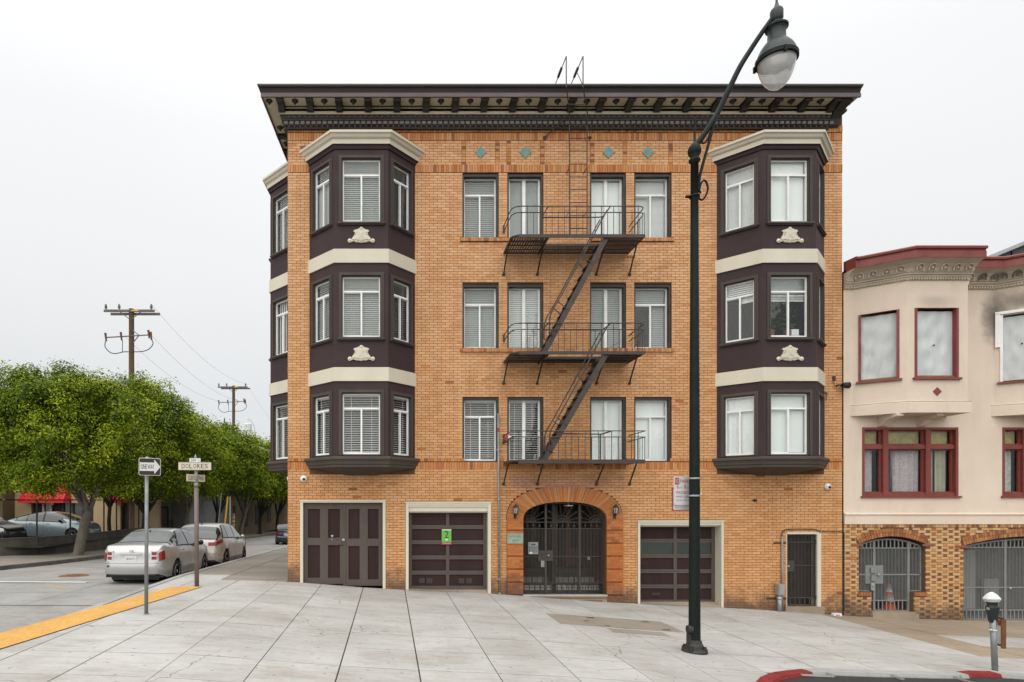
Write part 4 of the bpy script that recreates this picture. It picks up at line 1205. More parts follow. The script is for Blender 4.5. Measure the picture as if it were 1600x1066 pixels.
cw_ = dict(blind='closed', bmat='blind_w'); cg = dict(blind='closed', bmat='blind_g'); ow = dict(blind='open', bmat='blind_w')
sh = dict(blind='shade', bmat='shade'); fn_ = dict(blind='fine', bmat='blind_w'); vt = dict(blind='vertical', bmat='shade'); og = dict(blind='open', bmat='blind_g')
bay(TF, bayL[0], bayL[1], .70, .68, .73, [[dict(vt, blinds=lambda a, c, z0, z1: [(a, c, z0, z1 - .4, 'vertical', 'blind_g'), (a, c, z1 - .4, z1, 'closed', 'blind_g')]), cg, dict(og)], [cg, cg, og], [ow, ow, ow]], apt)
def half_open(a, c, z0, z1): return [(a, c, z1 - .37, z1, 'closed', 'blind_w'), ((a + c) / 2, c, z1 - .5, z1 - .37, 'shade', 'shade')]
def plants_open(a, c, z0, z1): return [(a, c, z1 - .52, z1, 'closed', 'blind_g'), (a, c, z1 - .56, z1 - .40, 'fine', 'blind_w')]
bay(TF, bayR[0], bayR[1], .735, .70, .73, [[fn_, sh, fn_], [dict(blinds=half_open), dict(blinds=plants_open), dict(blinds=half_open)], [sh, sh, sh]], apt)
for a, c in LB:
    bay(TL, a, c, .74, .72, .80, [[cg, cg, cg], [vt, vt, vt], [og, ow, ow]], apt)

# ---- middle windows ---------------------------------------------------------
spec = {(0, 'A'): cg, (0, 'B'): dict(blind='fine', bmat='blind_g'), (0, 'C'): sh, (0, 'D'): fn_,
        (1, 'A'): cg, (1, 'B'): cw_, (1, 'C'): cg, (1, 'D'): 'd', (2, 'A'): ow, (2, 'B'): ow, (2, 'C'): sh, (2, 'D'): sh}
for (x0, x1, zb, zt, r_, c_) in ops:
    s_ = spec[r_, c_]
    if s_ == 'd':
        am = (x0 + x1) / 2
        s_ = dict(blinds=[(x0 + .06, x1 - .06, zt - .5, zt - .06, 'closed', 'blind_g'), (am + .02, x1 - .06, zb + .05, zt - .5, 'closed', 'blind_g')])
    window(TF, apt, x0, x1, zb, zt, 'T' if c_ in 'AD' else 'C', rec=.21, head=.075, lf=-.035, lining=.045, casemat='lining', **s_)

# ---- garage doors -------------------------------------------------------------
def casing3(o, top, sidew, rec, name, mat='cream', zbot=None, header=0.):
    a0, a1, _, z1 = o; m = MB()
    zl = g(a0, 15.7) - .06; zr = g(a1, 15.7) - .06
    bx(TF, m, a0 + .002, a0 + sidew, -rec, .03, zl, z1 - .002); bx(TF, m, a1 - sidew, a1 - .002, -rec, .03, zr, z1 - .002)
    bx(TF, m, a0 + sidew, a1 - sidew, -rec, .028, z1 - top, z1 - .002)
    bx(TF, m, a0 - .012, a1 + .012, -.01, .045, z1 - .02, z1 + .012)
    if header > 0:
        bx(TF, m, a0 + sidew, a1 - sidew, -rec + .01, -.02, z1 - top - header, z1 - top)
        bx(TF, m, a0 + sidew, a1 - sidew, -.03, .012, z1 - top - .05, z1 - top)
        bx(TF, m, a0 + sidew, a1 - sidew, -rec + .03, -.06, z1 - top - header - .03, z1 - top - header)
    m.build(name, mat, apt)
casing3(G1, .05, .075, .16, 'door_frame')
# pair of hinged doors, each with four plum panels
gx0, gx1 = G1[0] + .08, G1[1] - .08; gm = WX(537.5)
zt1 = G1[3] - .055; zb1_ = WZ(914)
for k, (a0, a1, zb_) in enumerate(((gx0, gm - .006, WZ(913.4)), (gm + .006, gx1, WZ(916)))):
    zb_ = min(zb_, zt1 - 1.9)
    st = .105; w = a1 - a0; pm_ = (a0 + a1) / 2; zm = zb_ + (zt1 - zb_) * .478; hr = .085
    hl = [(a0 + st, pm_ - .10, zb_ + .16, zm - .0), (pm_ + .11, a1 - st, zb_ + .16, zm - .0), (a0 + st, pm_ - .10, zm + .19, zt1 - .16), (pm_ + .11, a1 - st, zm + .19, zt1 - .16)]
    m = MB(); holed(TF, m, a0, a1, zb_, zt1, hl, -.075, .035)
    m.add([TF(a0, -.075, zb_), TF(a0, -.12, zb_), TF(a0, -.12, zt1), TF(a0, -.075, zt1)], [(0, 1, 2, 3)]); m.add([TF(a1, -.075, zb_), TF(a1, -.12, zb_), TF(a1, -.12, zt1), TF(a1, -.075, zt1)], [(0, 1, 2, 3)])
    d = m.build('hinged_door', 'taupedoor', apt)
    for h in hl:
        m = MB(); bx(TF, m, h[0] - .01, h[1] + .01, -.14, -.108, h[2] - .01, h[3] + .01); m.build('panel', 'plum', d)
        for j in range(1, 5):                              # tongue-and-groove lines
            pass
    if k == 0:
        m = MB(); zc = WZ(840); xk = WX(518.5)
        m.box(xk - .03, xk + .03, YW + .085, YW + .108, zc + .02, zc + .06); m.tube([(xk, YW + .09, zc + .02), (xk, YW + .085, zc - .12)], .009); m.tube([(xk - .02, YW + .08, zc - .06), (xk + .02, YW + .08, zc - .06)], .008)
        m.build('lock_plate', 'galv', d)
        m = MB(); m.tube([(WX(528), YW + .055, WZ(851.5)), (WX(537), YW + .055, WZ(851.5))], .012); m.build('bolt', 'iron', d)
    else:
        m = MB(); m.lathe((WX(536.5), YW + .04, WZ(844)), [(.0, -.03), (.035, -.02), (.04, .0), (.03, .03)], 14, 'y'); m.build('padlock', 'galv', d)
        m = MB(); m.box(gm - .03, gm + .035, YW + .06, YW + .076, zb_, zt1); m.build('astragal', 'taupedoor', d)
def sectional(o, a0, a1, z0, z1, rec, ncol, nrow, glassrow=None, vents=()):
    m = MB(); rail = .10; st = .09; ms = .085
    hl = []
    H = (z1 - z0 - .06) / nrow
    for r_ in range(nrow):
        for c_ in range(ncol):
            w = (a1 - a0 - 2 * st - (ncol - 1) * ms) / ncol
            xa = a0 + st + c_ * (w + ms); zb_ = z0 + .075 + r_ * H
            hl.append((xa, xa + w, zb_ + .02, zb_ + H - rail + .02))
    holed(TF, m, a0, a1, z0, z1, hl, -rec, .03)
    d = m.build('garage_door', 'taupedoor', apt)
    for i, h in enumerate(hl):
        r_ = i // ncol
        gl_ = glassrow is not None and r_ == glassrow
        m = MB(); bx(TF, m, h[0] - .01, h[1] + .01, -rec - .06, -rec - .028, h[2] - .01, h[3] + .01)
        m.build('glass_panel' if gl_ else 'panel', 'greenglass' if gl_ else 'plum', d)
    # section seams
    m = MB()
    for r_ in range(1, nrow):
        z = z0 + .075 + r_ * H - rail / 2 + .02
        bx(TF, m, a0, a1, -rec - .002, -rec + .0015, z - .003, z + .003)
    m.build('seam', 'irondk', d)
    for (u, v, w_, h_) in vents:
        m = MB(); xc, zc = WX(u, YW + rec), WZ(v, YW + rec)
        bx(TF, m, xc - w_ / 2, xc + w_ / 2, -rec - .03, -rec - .016, zc - h_ / 2, zc + h_ / 2)
        n = int(w_ / .016)
        for j in range(n): bx(TF, m, xc - w_ / 2 + j * .016, xc - w_ / 2 + j * .016 + .009, -rec - .016, -rec - .004, zc - h_ / 2 + .008, zc + h_ / 2 - .008)
        m.build('vent', 'casing', d)
    return d
casing3(G2, .07, .075, .22, 'door_frame', header=.17)
gd2 = sectional(G2, G2[0] + .075, G2[1] - .075, WZ(921.4, YW + .17), G2[3] - .24, .17, 2, 5, None, ((659, 908, .15, .13), (671, 908, .15, .13), (721, 908, .15, .13), (733, 908, .15, .13)))
casing3(G3, .06, .06, .32, 'door_frame', header=.06)
gd3 = sectional(G3, G3[0] + .06, G3[1] - .06, WZ(943, YW + .28), G3[3] - .12, .28, 2, 5, 3, ((1025, 929, .22, .07),))
# light showing behind the frosted row
# sloping concrete sills in front of the doors
m = MB()
for o, zz in ((G2, WZ(921.6)), (G3, WZ(943.5))):
    m.add([(o[0] + .07, YW + .30, zz + .01), (o[1] - .07, YW + .30, zz + .01), (o[1] - .07, YW - .12, g(o[1], 15.6) + .004), (o[0] + .07, YW - .12, g(o[0], 15.6) + .004)], [(0, 1, 2, 3)])
m.build('door_apron', 'slabtan', apt)
# the green numbered notice
m = MB(); x, z = WX(698.6), WZ(837.5); 
m.box(x - .125, x + .125, YW + .145, YW + .15, z - .165, z + .165)
nt_ = m.build('notice', 'green', None, loc=(x, YW + .15, z)); tag(nt_, 'green notice numbered 2 fixed to the middle garage door', 'notice')
m = MB(); m.text('2', 1, (x, YW + .1442, z + .03), h=.19, w=.10); m.build('numeral', 'ink', nt_)
m = MB(); m.lathe((x, YW + .1445, z - .105), [(0, -.001), (.025, -.001), (.03, 0)], 20, 'y'); m.build('round_emblem', 'signwhite', nt_)
m = MB(); m.box(x - .115, x + .115, YW + .143, YW + .1449, z + .135, z + .158); m.build('header_band', 'whitep', nt_)
m = MB(); m.box(x - .135, x + .135, YW + .143, YW + .149, z - .235, z - .168); m.build('red_strip', 'signred', nt_)
m = MB(); m.text('TOW AWAY', 1, (x, YW + .1425, z - .198), w=.22, h=.035); m.build('lettering', 'signwhite', nt_)

# ---- entrance: vestibule, gate ---------------------------------------------------
v = MB()
x0, x1 = EN[0] - .0, EN[1] + .0
zf = WZ(929)
v.box(x0 - .02, x0, YW + .3, YW + 1.9, ZB, 3.0); v.box(x1, x1 + .02, YW + .3, YW + 1.9, ZB, 3.0)
v.box(x0, x1, YW + 1.88, YW + 1.9, ZB, 3.0); v.box(x0, x1, YW + .3, YW + 1.9, 2.6, 2.62)
v.build('vestibule', 'brownwall', apt)
m = MB(); m.box(x0, x1, YW - .07, YW + .34, ZB, zf - .035); m.build('threshold', 'slabtan', apt)
m = MB(); m.box(x0 - .01, x1 + .01, YW - .09, YW + .02, zf - .035, zf); m.build('threshold_stone', 'slab', apt)
for i in range(10):
    w = (x1 - x0) / 10
    for r_ in range(2):
        a = x0 + i * w - (w / 2 if r_ else 0)
        mm = MB(); bx(TF, mm, max(a, x0) + .004, min(a + w, x1) - .004, .0701, .082, zf - .10 - r_ * CP + .004, zf - .10 + CP - .035 - r_ * CP, rnd.uniform(0, .5)); mm.build('step_brick', 'brick', apt)
for k, (yy, z0, z1) in enumerate(((.55, zf - .1, zf + .19), (.86, zf - .1, zf + .36), (1.2, zf - .1, zf + .53))):
    m = MB(); m.box(x0, x1, YW + yy, YW + 1.88, z0, z1); st_ = m.build('step', 'lowwall', apt)
    if k < 2:
        for i in range(15):
            w = (x1 - x0) / 15; mm = MB(); mm.box(x0 + i * w + .012, x0 + (i + 1) * w - .012, YW + yy - .02, YW + yy, z1 - .16, z1 - .03); mm.build('riser_tile', 'riser', st_)
# panelled double door behind
zd = zf + .53
for (a0, a1, nm) in ((4.05, 4.82, 'front_door'), (5.04, 5.52, 'front_door')):
    m = MB(); holed(TF, m, a0, a1, zd, zd + 1.95, [(a0 + .13, a1 - .13, zd + .5, zd + 1.8), (a0 + .13, a1 - .13, zd + .1, zd + .38)], -1.80, .04)
    d = m.build(nm, 'wood', apt)
    m = MB(); bx(TF, m, a0 + .12, a1 - .12, -1.86, -1.835, zd + .49, zd + 1.81); m.build('pane', 'greenglass', d)
    m = MB(); bx(TF, m, a0 + .12, a1 - .12, -1.86, -1.83, zd + .09, zd + .39); m.build('panel', 'wood', d)
m = MB(); m.box(4.84, 5.02, YW + 1.75, YW + 1.86, zd, 2.6); m.box(3.85, 4.03, YW + 1.75, YW + 1.86, zd, 2.6); m.build('door_post', 'casing', apt)
# gate of slim bars in a heavier frame
gt = MB(); yg = YW + .22
zg0, zg1 = zf + .01, WZ(817, yg + 0)
gb = WX(817, yg) + .02; ge = WX(948, yg) + .03
gx0, gx1 = EN[0] + .01, EN[1] - .01
def gzt(x): return arch_z(x, ecx, ehw - .02, ESP, erise - .03)
p1, p2 = WX(852.5, yg), WX(905.3, yg)
for x in (gx0 + .012, gx1 - .012): gt.box(x - .012, x + .012, yg - .015, yg + .015, zg0, gzt(x))
for x in (p1, p2): gt.box(x - .028, x + .028, yg - .025, yg + .025, zg0, gzt(x))
zr = [WZ(816, yg), WZ(826, yg), WZ(869.5, yg), WZ(911, yg), WZ(927.3, yg)]
for z in zr: gt.box(gx0, gx1, yg - .012, yg + .012, z - .010, z + .010)
gt.tube([(gx0 + (gx1 - gx0) * i / 32, yg, gzt(gx0 + (gx1 - gx0) * i / 32)) for i in range(33)], .02, 6)
gate = gt.build('entrance_gate', 'gate', apt)
m = MB(); x = gx0 + .035
while x < gx1:
    m.box(x - .006, x + .006, yg - .006, yg + .006, zr[3], zr[1]); x += .0365
m.build('bar', 'gate', gate, kind='stuff')
m = MB(); x = gx0 + .06
while x < gx1:
    m.box(x - .008, x + .008, yg - .008, yg + .008, zr[4], zr[3]); x += .146
for z in (WZ(918, yg), WZ(922.5, yg)): m.box(gx0, gx1, yg - .006, yg + .006, z - .006, z + .006)
m.build('kick_grille', 'gate', gate)
for (s0, s1, n) in ((gx0, p1, 3), (p1, p2, 5), (p2, gx1, 3)):   # spear points between the two top rails
    for i in range(n):
        x = s0 + (s1 - s0) * (i + (1.0 if n == 3 else .9)) / (n + (1 if n == 3 else .8))
        m = MB(); m.tube([(x, yg, zr[1]), (x, yg, zr[1] + .05)], .007); m.lathe((x, yg, zr[1] + .085), [(0, -.05), (.026, -.02), (.012, .02), (0, .07)], 6); m.box(x - .03, x + .03, yg - .005, yg + .005, zr[1] + .045, zr[1] + .055)
        m.build('spear', 'gate', gate)
fans = [((gx0 + p1) / 2 - .12, 0, 100, gx0, p1), ((p1 + p2) / 2, 0, 180, p1, p2), ((p2 + gx1) / 2 + .12, 80, 180, p2, gx1)]
for (cx, t0, t1, lo_, hi_) in fans:                            # sunburst fans above
    m = MB(); c = (cx, yg, zr[0])
    for rr_ in (.10, .17):
        P = [(cx + rr_ * math.cos(R(t)), yg, zr[0] + rr_ * math.sin(R(t))) for t in range(0, 181, 15)]
        m.tube([q for q in P if lo_ < q[0] < hi_], .007, 5)
    for t in range(15, 180, 21):
        rr_ = .46
        q = (cx + rr_ * math.cos(R(t)), yg, zr[0] + rr_ * math.sin(R(t)))
        while (q[0] < lo_ + .04 or q[0] > hi_ - .04 or q[2] > gzt(q[0]) - .04) and rr_ > .15:
            rr_ -= .02; q = (cx + rr_ * math.cos(R(t)), yg, zr[0] + rr_ * math.sin(R(t)))
        m.tube([c, q], .006, 5)
        d = Vector(q) - Vector(c)
        if rr_ > .2:
            d.normalize(); s_ = Vector((d.z, 0, -d.x))
            q = Vector(q); m.add([tuple(q + s_ * .022 - d * .05), tuple(q + d * .03), tuple(q - s_ * .022 - d * .05), tuple(q - d * .02)], [(0, 1, 3), (1, 2, 3)])
    m.build('fan', 'gate', gate)
m = MB(); m.box(WX(824.5, yg), WX(840, yg), yg - .06, yg - .02, WZ(866, yg), WZ(847, yg)); o = m.build('intercom', 'pipe', gate)
m = MB(); m.box(WX(829, yg), WX(836, yg), yg - .062, yg - .0599, WZ(851.5, yg), WZ(850, yg))
for i in range(4):
    for j in range(4): m.box(WX(826 + i * 3.3, yg), WX(828 + i * 3.3, yg), yg - .062, yg - .0599, WZ(856 + j * 2.2, yg), WZ(855 + j * 2.2, yg))
m.build('button', 'irondk', o)
m = MB(); m.box(WX(826.5, yg), WX(831, yg), yg - .0615, yg - .0599, WZ(864.8, yg), WZ(862, yg)); m.build('paper_label', 'whitep', o)
m = MB(); m.box(WX(840.5, yg), WX(863.5, yg), yg - .03, yg - .026, WZ(876.5, yg), WZ(860, yg)); m.build('lock_guard', 'gate', gate)
m = MB(); m.box(WX(846, yg), WX(856, yg), yg - .05, yg - .03, WZ(871, yg), WZ(865, yg)); m.build('lock_box', 'gate', gate)
m = MB(); m.lathe((WX(856.2, yg), yg - .07, WZ(868, yg)), [(0, -.03), (.03, -.015), (.028, .02), (.012, .04)], 12, 'y'); m.build('knob', 'galv', gate, smooth=True)
m = MB(); m.box(WX(844.5, yg), WX(850, yg), yg - .045, yg - .02, WZ(886, yg), WZ(876, yg)); m.build('key_box', 'pipe', gate)
m = MB(); m.box(WX(922, yg), WX(925.5, yg), yg + .2, yg + .24, WZ(876, yg), WZ(870, yg)); m.build('doorbell', 'whitep', apt)
m = MB(); m.box(WX(887), WX(900), YW + .28, YW + .33, WZ(791.2), WZ(789.6)); m.tube([(WX(893.5), YW + .3, WZ(789.6)), (WX(893.5), YW + .3, WZ(785))], .012); m.build('ceiling_lamp', 'whitep', apt)
p = (WX(936, yg + .4), yg + .35, zf + .24)
m = MB(); m.add([(p[0] - .05, p[1], p[2]), (p[0] + .05, p[1] - .02, p[2] + .01), (p[0] + .055, p[1] + .03, p[2] + .08), (p[0] - .03, p[1] + .03, p[2] + .07), (p[0], p[1] - .05, p[2] + .04)], [(0, 1, 4), (1, 2, 4), (2, 3, 4), (3, 0, 4)])
tag(m.build('litter', 'clearlens', None, loc=p), 'pale crumpled litter on the entrance step behind the gate', 'litter')
# plaque on the left pier
m = MB(); x0, x1 = WX(791.8), WX(816.6); m.box(x0, x1, YW - .075, YW - .055, WZ(849.3), WZ(833.4)); pq = m.build('plaque', 'plaque', apt)
m = MB()
for (a, c, d, e) in ((x0, x1, WZ(834.2), WZ(833.4)), (x0, x1, WZ(849.3), WZ(848.5)), (x0, x0 + .012, WZ(848.5), WZ(834.2)), (x1 - .012, x1, WZ(848.5), WZ(834.2))): m.box(a, c, YW - .082, YW - .0751, d, e)
m.build('rim', 'plaque', pq)
m = MB(); m.text('DOLORES', 1, ((x0 + x1) / 2, YW - .0765, WZ(838)), w=.30, h=.045); m.text('APTS', 1, ((x0 + x1) / 2, YW - .0765, WZ(844.5)), w=.16, h=.06); m.build('lettering', 'letter', pq)

# ---- barred service door ------------------------------------------------------------
a0, a1, _, z1 = SD; zs0 = WZ(949)
m = MB(); m.box(a0 - .05, a1 + .06, YW - .06, YW + .4, ZB, zs0 + .02); m.build('door_step', 'slabtan', apt)
m = MB(); bx(TF, m, a1 - .10, a1 - .002, -.22, .02, zs0 + .02, z1 - .002); bx(TF, m, a0 + .002, a0 + .02, -.22, .0, zs0 + .02, z1 - .002); bx(TF, m, a0 + .02, a1 - .1, -.22, .015, z1 - .05, z1 - .002); m.build('door_frame', 'cream', apt)
m = MB(); m.box(a0, a1 - .02, YW + .34, YW + .36, zs0, z1); m.build('service_door', 'shopdark', apt)
gf = MB(); yg2 = YW + .05; b0, b1 = a0 + .025, a1 - .11; zt_ = WZ(836)
for x in (b0, b1): gf.box(x - .014, x + .014, yg2 - .014, yg2 + .014, zs0 + .03, zt_)
for z in (zt_, WZ(847.5), WZ(884), WZ(934.5), WZ(947.5)): gf.box(b0, b1, yg2 - .012, yg2 + .012, z - .012, z + .012)
for x in (b1 + .03,):
    for z in (WZ(847), WZ(934)): gf.box(x - .03, x + .03, yg2 - .03, yg2 + .0, z - .05, z + .05)
sg = gf.build('security_gate', 'gate', apt)
m = MB(); x = b0 + .03
while x < b1: m.box(x - .006, x + .006, yg2 - .006, yg2 + .006, WZ(934.5), zt_); x += .036
m.build('bar', 'gate', sg, kind='stuff')
m = MB(); x = b0 + .1
while x < b1: m.box(x - .012, x + .012, yg2 - .008, yg2 + .008, WZ(947), WZ(934.5)); x += .125
m.build('kick_bar', 'gate', sg)
m = MB(); m.box(b0 - .01, WX(1241.5), yg2 - .03, yg2 - .02, WZ(893.5), WZ(876)); m.build('lock_plate', 'gate', sg)
m = MB(); m.lathe((WX(1232), yg2 - .05, WZ(885)), [(0, -.03), (.03, -.01), (.02, .03)], 10, 'y'); m.build('knob', 'galv', sg, smooth=True)

# ---- things fixed on the wall -----------------------------------------------------------
def wall_lantern(u, label, u0=None):
    x, z = WX(u, YW - .17), WZ(797, YW - .17); y = YW - .17
    t = thing('wall_lantern', (x, YW - .055, z), label, 'lantern', 'lanterns beside the entrance arch')
    m = MB(); m.lathe((x, y, z), [(.0, .17), (.012, .15), (.02, .135), (.055, .10), (.075, .07), (.08, .06), (.0, .06)], 6); m.lathe((x, y, z), [(.0, -.13), (.02, -.115), (.045, -.10), (.05, -.09), (.0, -.09)], 6)
    for k in range(6): a = k * math.pi / 3; m.tube([(x + .072 * math.cos(a), y + .072 * math.sin(a), z + .065), (x + .047 * math.cos(a), y + .047 * math.sin(a), z - .095)], .007, 4)
    m.build('cage', 'irondk', t)
    m = MB(); m.lathe((x, y, z), [(.045, -.088), (.066, .058)], 6); m.build('glass', 'lampglass', t)
    m = MB(); m.tube([(x, YW - .06, z - .06), (x, y + .05, z - .16), (x, y, z - .13)], .012, 6); m.box(x - .03, x + .03, YW - .075, YW - .055, z - .22, z + .0); m.tube([(x, y + .03, z - .14), (x, y + .03, z - .25)], .006, 5); m.build('wall_arm', 'irondk', t)
wall_lantern(806, 'black wall lantern left of the arched entrance, above the green plaque')
wall_lantern(962.5, 'black wall lantern right of the arched entrance, beside the third garage door')
def sec_cam(x, y, z, label, out=(0, -1, 0)):
    t = thing('security_camera', (x, y, z), label, 'security camera', 'security cameras on the building')
    o_ = Vector(out)
    m = MB()
    if abs(o_.y) > .5: m.lathe((x, y - .05, z), [(.0, -.04), (.05, -.035), (.085, 0), (.09, .03), (.08, .05)], 18, 'y')
    else: m.lathe((x - .04, y, z), [(.0, -.06), (.05, -.045), (.085, 0), (.09, .03), (.08, .05)], 18, 'x')
    m.build('housing', 'whitep', t, smooth=True)
    m = MB()
    if abs(o_.y) > .5: m.lathe((x + .012, y - .075, z - .012), [(0, -.03), (.03, -.024), (.042, 0), (.042, .01)], 14, 'y')
    else: m.lathe((x - .09, y, z - .01), [(0, -.02), (.03, -.01), (.04, .01)], 14, 'x')
    m.build('lens', 'black', t, smooth=True)
sec_cam(WX(474.6), YW, WZ(748.4), 'round white security camera under the left bay, above the double doors')
sec_cam(WX(1292), YW, WZ(760.8), 'round white security camera near the right corner of the brick front')
p = TL(.35, .0, WZ(748, 16.0)); sec_cam(p[0] - .01, p[1], p[2], 'white security camera on the side street face of the brick building', (-1, 0, 0))
x, z = WX(1311), WZ(604)
t = thing('flood_lamp', (x, YW, z), 'black flood lamp on a bracket high at the right corner of the brick front', 'flood lamp')
m = MB(); m.tube([(x - .08, YW, z + .02), (x - .08, YW - .12, z + .02), (x + .0, YW - .14, z + .01)], .02, 6); m.build('arm', 'irondk', t)
m = MB(); m.lathe((x + .06, YW - .15, z), [(.05, -.10), (.075, -.02), (.085, .08), (.0, .09)], 12, 'x'); m.build('lamp_head', 'black', t, smooth=True)
x, z = WX(1302), WZ(592)
m = MB(); m.box(x - .03, x + .03, YW - .05, YW, z - .05, z + .06); m.tube([(x, YW - .02, z - .1), (x + .02, YW - .02, z - .2)], .006)
tag(m.build('junction_box', 'iron', None, loc=(x, YW, z)), 'small brown junction box above the black flood lamp', 'junction box')
x, z = WX(1290.5), WZ(617)
m = MB(); m.tube([(x, YW - .02, z - .16), (x, YW - .04, z + .08)], .012); m.box(x - .05, x + .03, YW - .06, YW - .0, z + .04, z + .07)
tag(m.build('wire_bracket', 'pipe', None, loc=(x, YW, z)), 'grey wire bracket below the cream belt of the right bay', 'bracket')
x, z = WX(1178.7), WZ(782)
m = MB(); m.lathe((x, YW - .06, z), [(.0, -.03), (.03, -.02), (.035, .05)], 10, 'y'); m.box(x - .05, x + .0, YW - .05, YW, z - .015, z + .015)
tag(m.build('wall_fixture', 'irondk', None, loc=(x, YW, z)), 'small dark fixture on the bare brick below the right bay', 'fixture')
# tall grey pipe left of the entrance
pt = thing('conduit_pipe', (WX(780, YW - .06), YW - .06, g(2.8, 15.6)), 'tall grey pipe strapped to the wall left of the entrance, red tape near its top', 'pipe')
y = YW - .07
top = (WX(778.3, y), y, WZ(646, y)); bot = (WX(780.6, y), y - .0, g(2.8, 15.6) - .02)
m = MB(); m.tube([bot, top], .026, 10); m.lathe(bot, [(.04, 0), (.04, .06), (.03, .07)], 10); m.build('tube', 'pipe', pt, smooth=True)
m = MB(); zt_ = WZ(672, y); m.lathe((top[0] + .003, y, zt_), [(.029, -.05), (.029, .05)], 10); m.build('red_tape', 'signred', pt)
m = MB()
for v_ in (703, 780, 850, 905):
    z = WZ(v_, y); k = (z - bot[2]) / (top[2] - bot[2]); xx = bot[0] + (top[0] - bot[0]) * k
    m.box(xx - .05, xx + .035, y + .015, y + .07, z - .012, z + .012); m.lathe((xx, y, z), [(.032, -.012), (.032, .012)], 10)
m.build('clamp', 'galv', pt)
fx, fz = WX(791), WZ(685)
fo = thing('sign_bracket', (fx, YW - .05, fz), 'small red and white triangular sign on a bracket beside the lowest iron balcony', 'sign')
m = MB(); m.extrude([(fx - .09, fz - .06), (fx + .12, fz + .01), (fx - .01, fz + .12)], YW - .16, YW - .15); m.build('plate', 'signred', fo)
m = MB(); m.extrude([(fx + .01, fz - .02), (fx + .14, fz + .01), (fx + .02, fz + .07)], YW - .17, YW - .161); m.build('white_corner', 'signwhite', fo)
m = MB(); m.tube([(fx - .1, YW, fz - .13), (fx - .06, YW - .15, fz - .12), (fx + .15, YW - .16, fz)], .014, 6); m.build('arm', 'irondk', fo)
# electricity box with conduit beside the service door
ex = WX(1213.5); y = YW - .1
eb = thing('meter_box', (ex, y, g(ex, 15.6)), 'grey electric meter box on a thick pipe left of the barred service door', 'meter box')
m = MB(); m.box(ex - .075, ex + .075, y - .10, y + .06, WZ(928.5), WZ(911.5)); m.box(ex - .055, ex + .06, y - .115, y - .10, WZ(927), WZ(913)); m.build('box', 'galv', eb)
m = MB(); m.tube([(ex + .0, y - .02, g(ex, 15.6) - .02), (ex + .0, y - .02, WZ(928.5))], .05, 12); m.lathe((ex, y - .02, WZ(934)), [(.05, -.04), (.065, -.03), (.065, .03), (.05, .04)], 12); m.build('pipe', 'galv', eb, smooth=True)
cd_ = thing('conduit', (WX(1220), YW - .04, g(10, 15.6)), 'thin grey conduit rising beside the meter box and bending over the service door', 'conduit')
cx_ = WX(1220.5); zt_ = WZ(838)
m = MB(); m.tube([(cx_, YW - .04, g(10, 15.6) - .02), (cx_, YW - .04, zt_)], .023, 8); m.build('riser', 'pipe', cd_, smooth=True)
arc = [(cx_, zt_ - .02), (cx_, WZ(833.5)), (WX(1222), WZ(829.5)), (WX(1227), WZ(827)), (WX(1250), WZ(826.6)), (WX(1272), WZ(827)), (WX(1278), WZ(829)), (WX(1281), WZ(832))]
m = MB(); m.tube([(a, YW - .035, z) for a, z in arc], .013, 6); m.build('bend', 'casing', cd_)
m = MB()
for v_ in (848.5, 935): m.box(WX(1208 if v_ < 900 else 1197), WX(1228), YW - .02, YW - .0, WZ(v_) - .02, WZ(v_) + .02)
m.build('strut', 'iron', cd_)
m = MB(); m.tube([(WX(1284), YW - .02, WZ(830.5)), (WX(1315), YW - .02, WZ(830.8)), (WX(1317.5), YW - .03, WZ(831)), (WX(1317.5), YW - .03, WZ(955))], .010, 6)
tag(m.build('cable', 'black', None, loc=(WX(1284), YW, WZ(831))), 'thin black cable running from the service door to the party wall', 'cable')
# potted plants behind the open window of the right bay
for k, (dx, h_, lab) in enumerate(((.25, .75, 'bushy potted plant on the left behind the open blind of the right bay'), (.72, .62, 'lower potted plant on the right behind the open blind of the right bay'))):
    px_, py_, pz = bayR[0] + .735 + .15 + dx, YW - .73 + .38, 6.42
    t = thing('potted_plant', (px_, py_, pz), lab, 'plant', 'plants in the right bay window')
    m = MB(); m.lathe((px_, py_, pz), [(.0, 0), (.08, 0), (.11, .2), (.12, .2), (.12, .23), (.0, .22)], 14); m.build('pot', 'terracotta', t)
    m = MB()
    for i in range(260):
        a, r0, z0 = rnd.uniform(0, 6.28), rnd.uniform(0, .27) , rnd.uniform(.25, h_ + .3)
        c = Vector((px_ + r0 * math.cos(a), py_ + .6 * r0 * math.sin(a), pz + z0)); d = Vector((rnd.uniform(-1, 1), rnd.uniform(-1, 1), rnd.uniform(-.6, .8))).normalized(); s_ = d.orthogonal().normalized(); L = rnd.uniform(.05, .09)
        m.quad(c, c + d * L * .5 + s_ * L * .28, c + d * L, c + d * L * .5 - s_ * L * .28, rnd.random())
    m.build('leaves', 'leafpot', t, kind='stuff')
    m = MB(); m.tube([(px_, py_, pz + .2), (px_ + .03, py_, pz + h_ * .9)], .012, 5); m.build('stem', 'barkdk', t)
m = MB(); m.box(bayR[0] + .735 + .8, bayR[0] + .735 + .98, YW - .58, YW - .53, 6.42, 6.62)
tag(m.build('picture_frame', 'whitep', None, loc=(bayR[0] + 1.6, YW - .55, 6.42)), 'small white frame leaning beside the plants in the right bay window', 'frame')

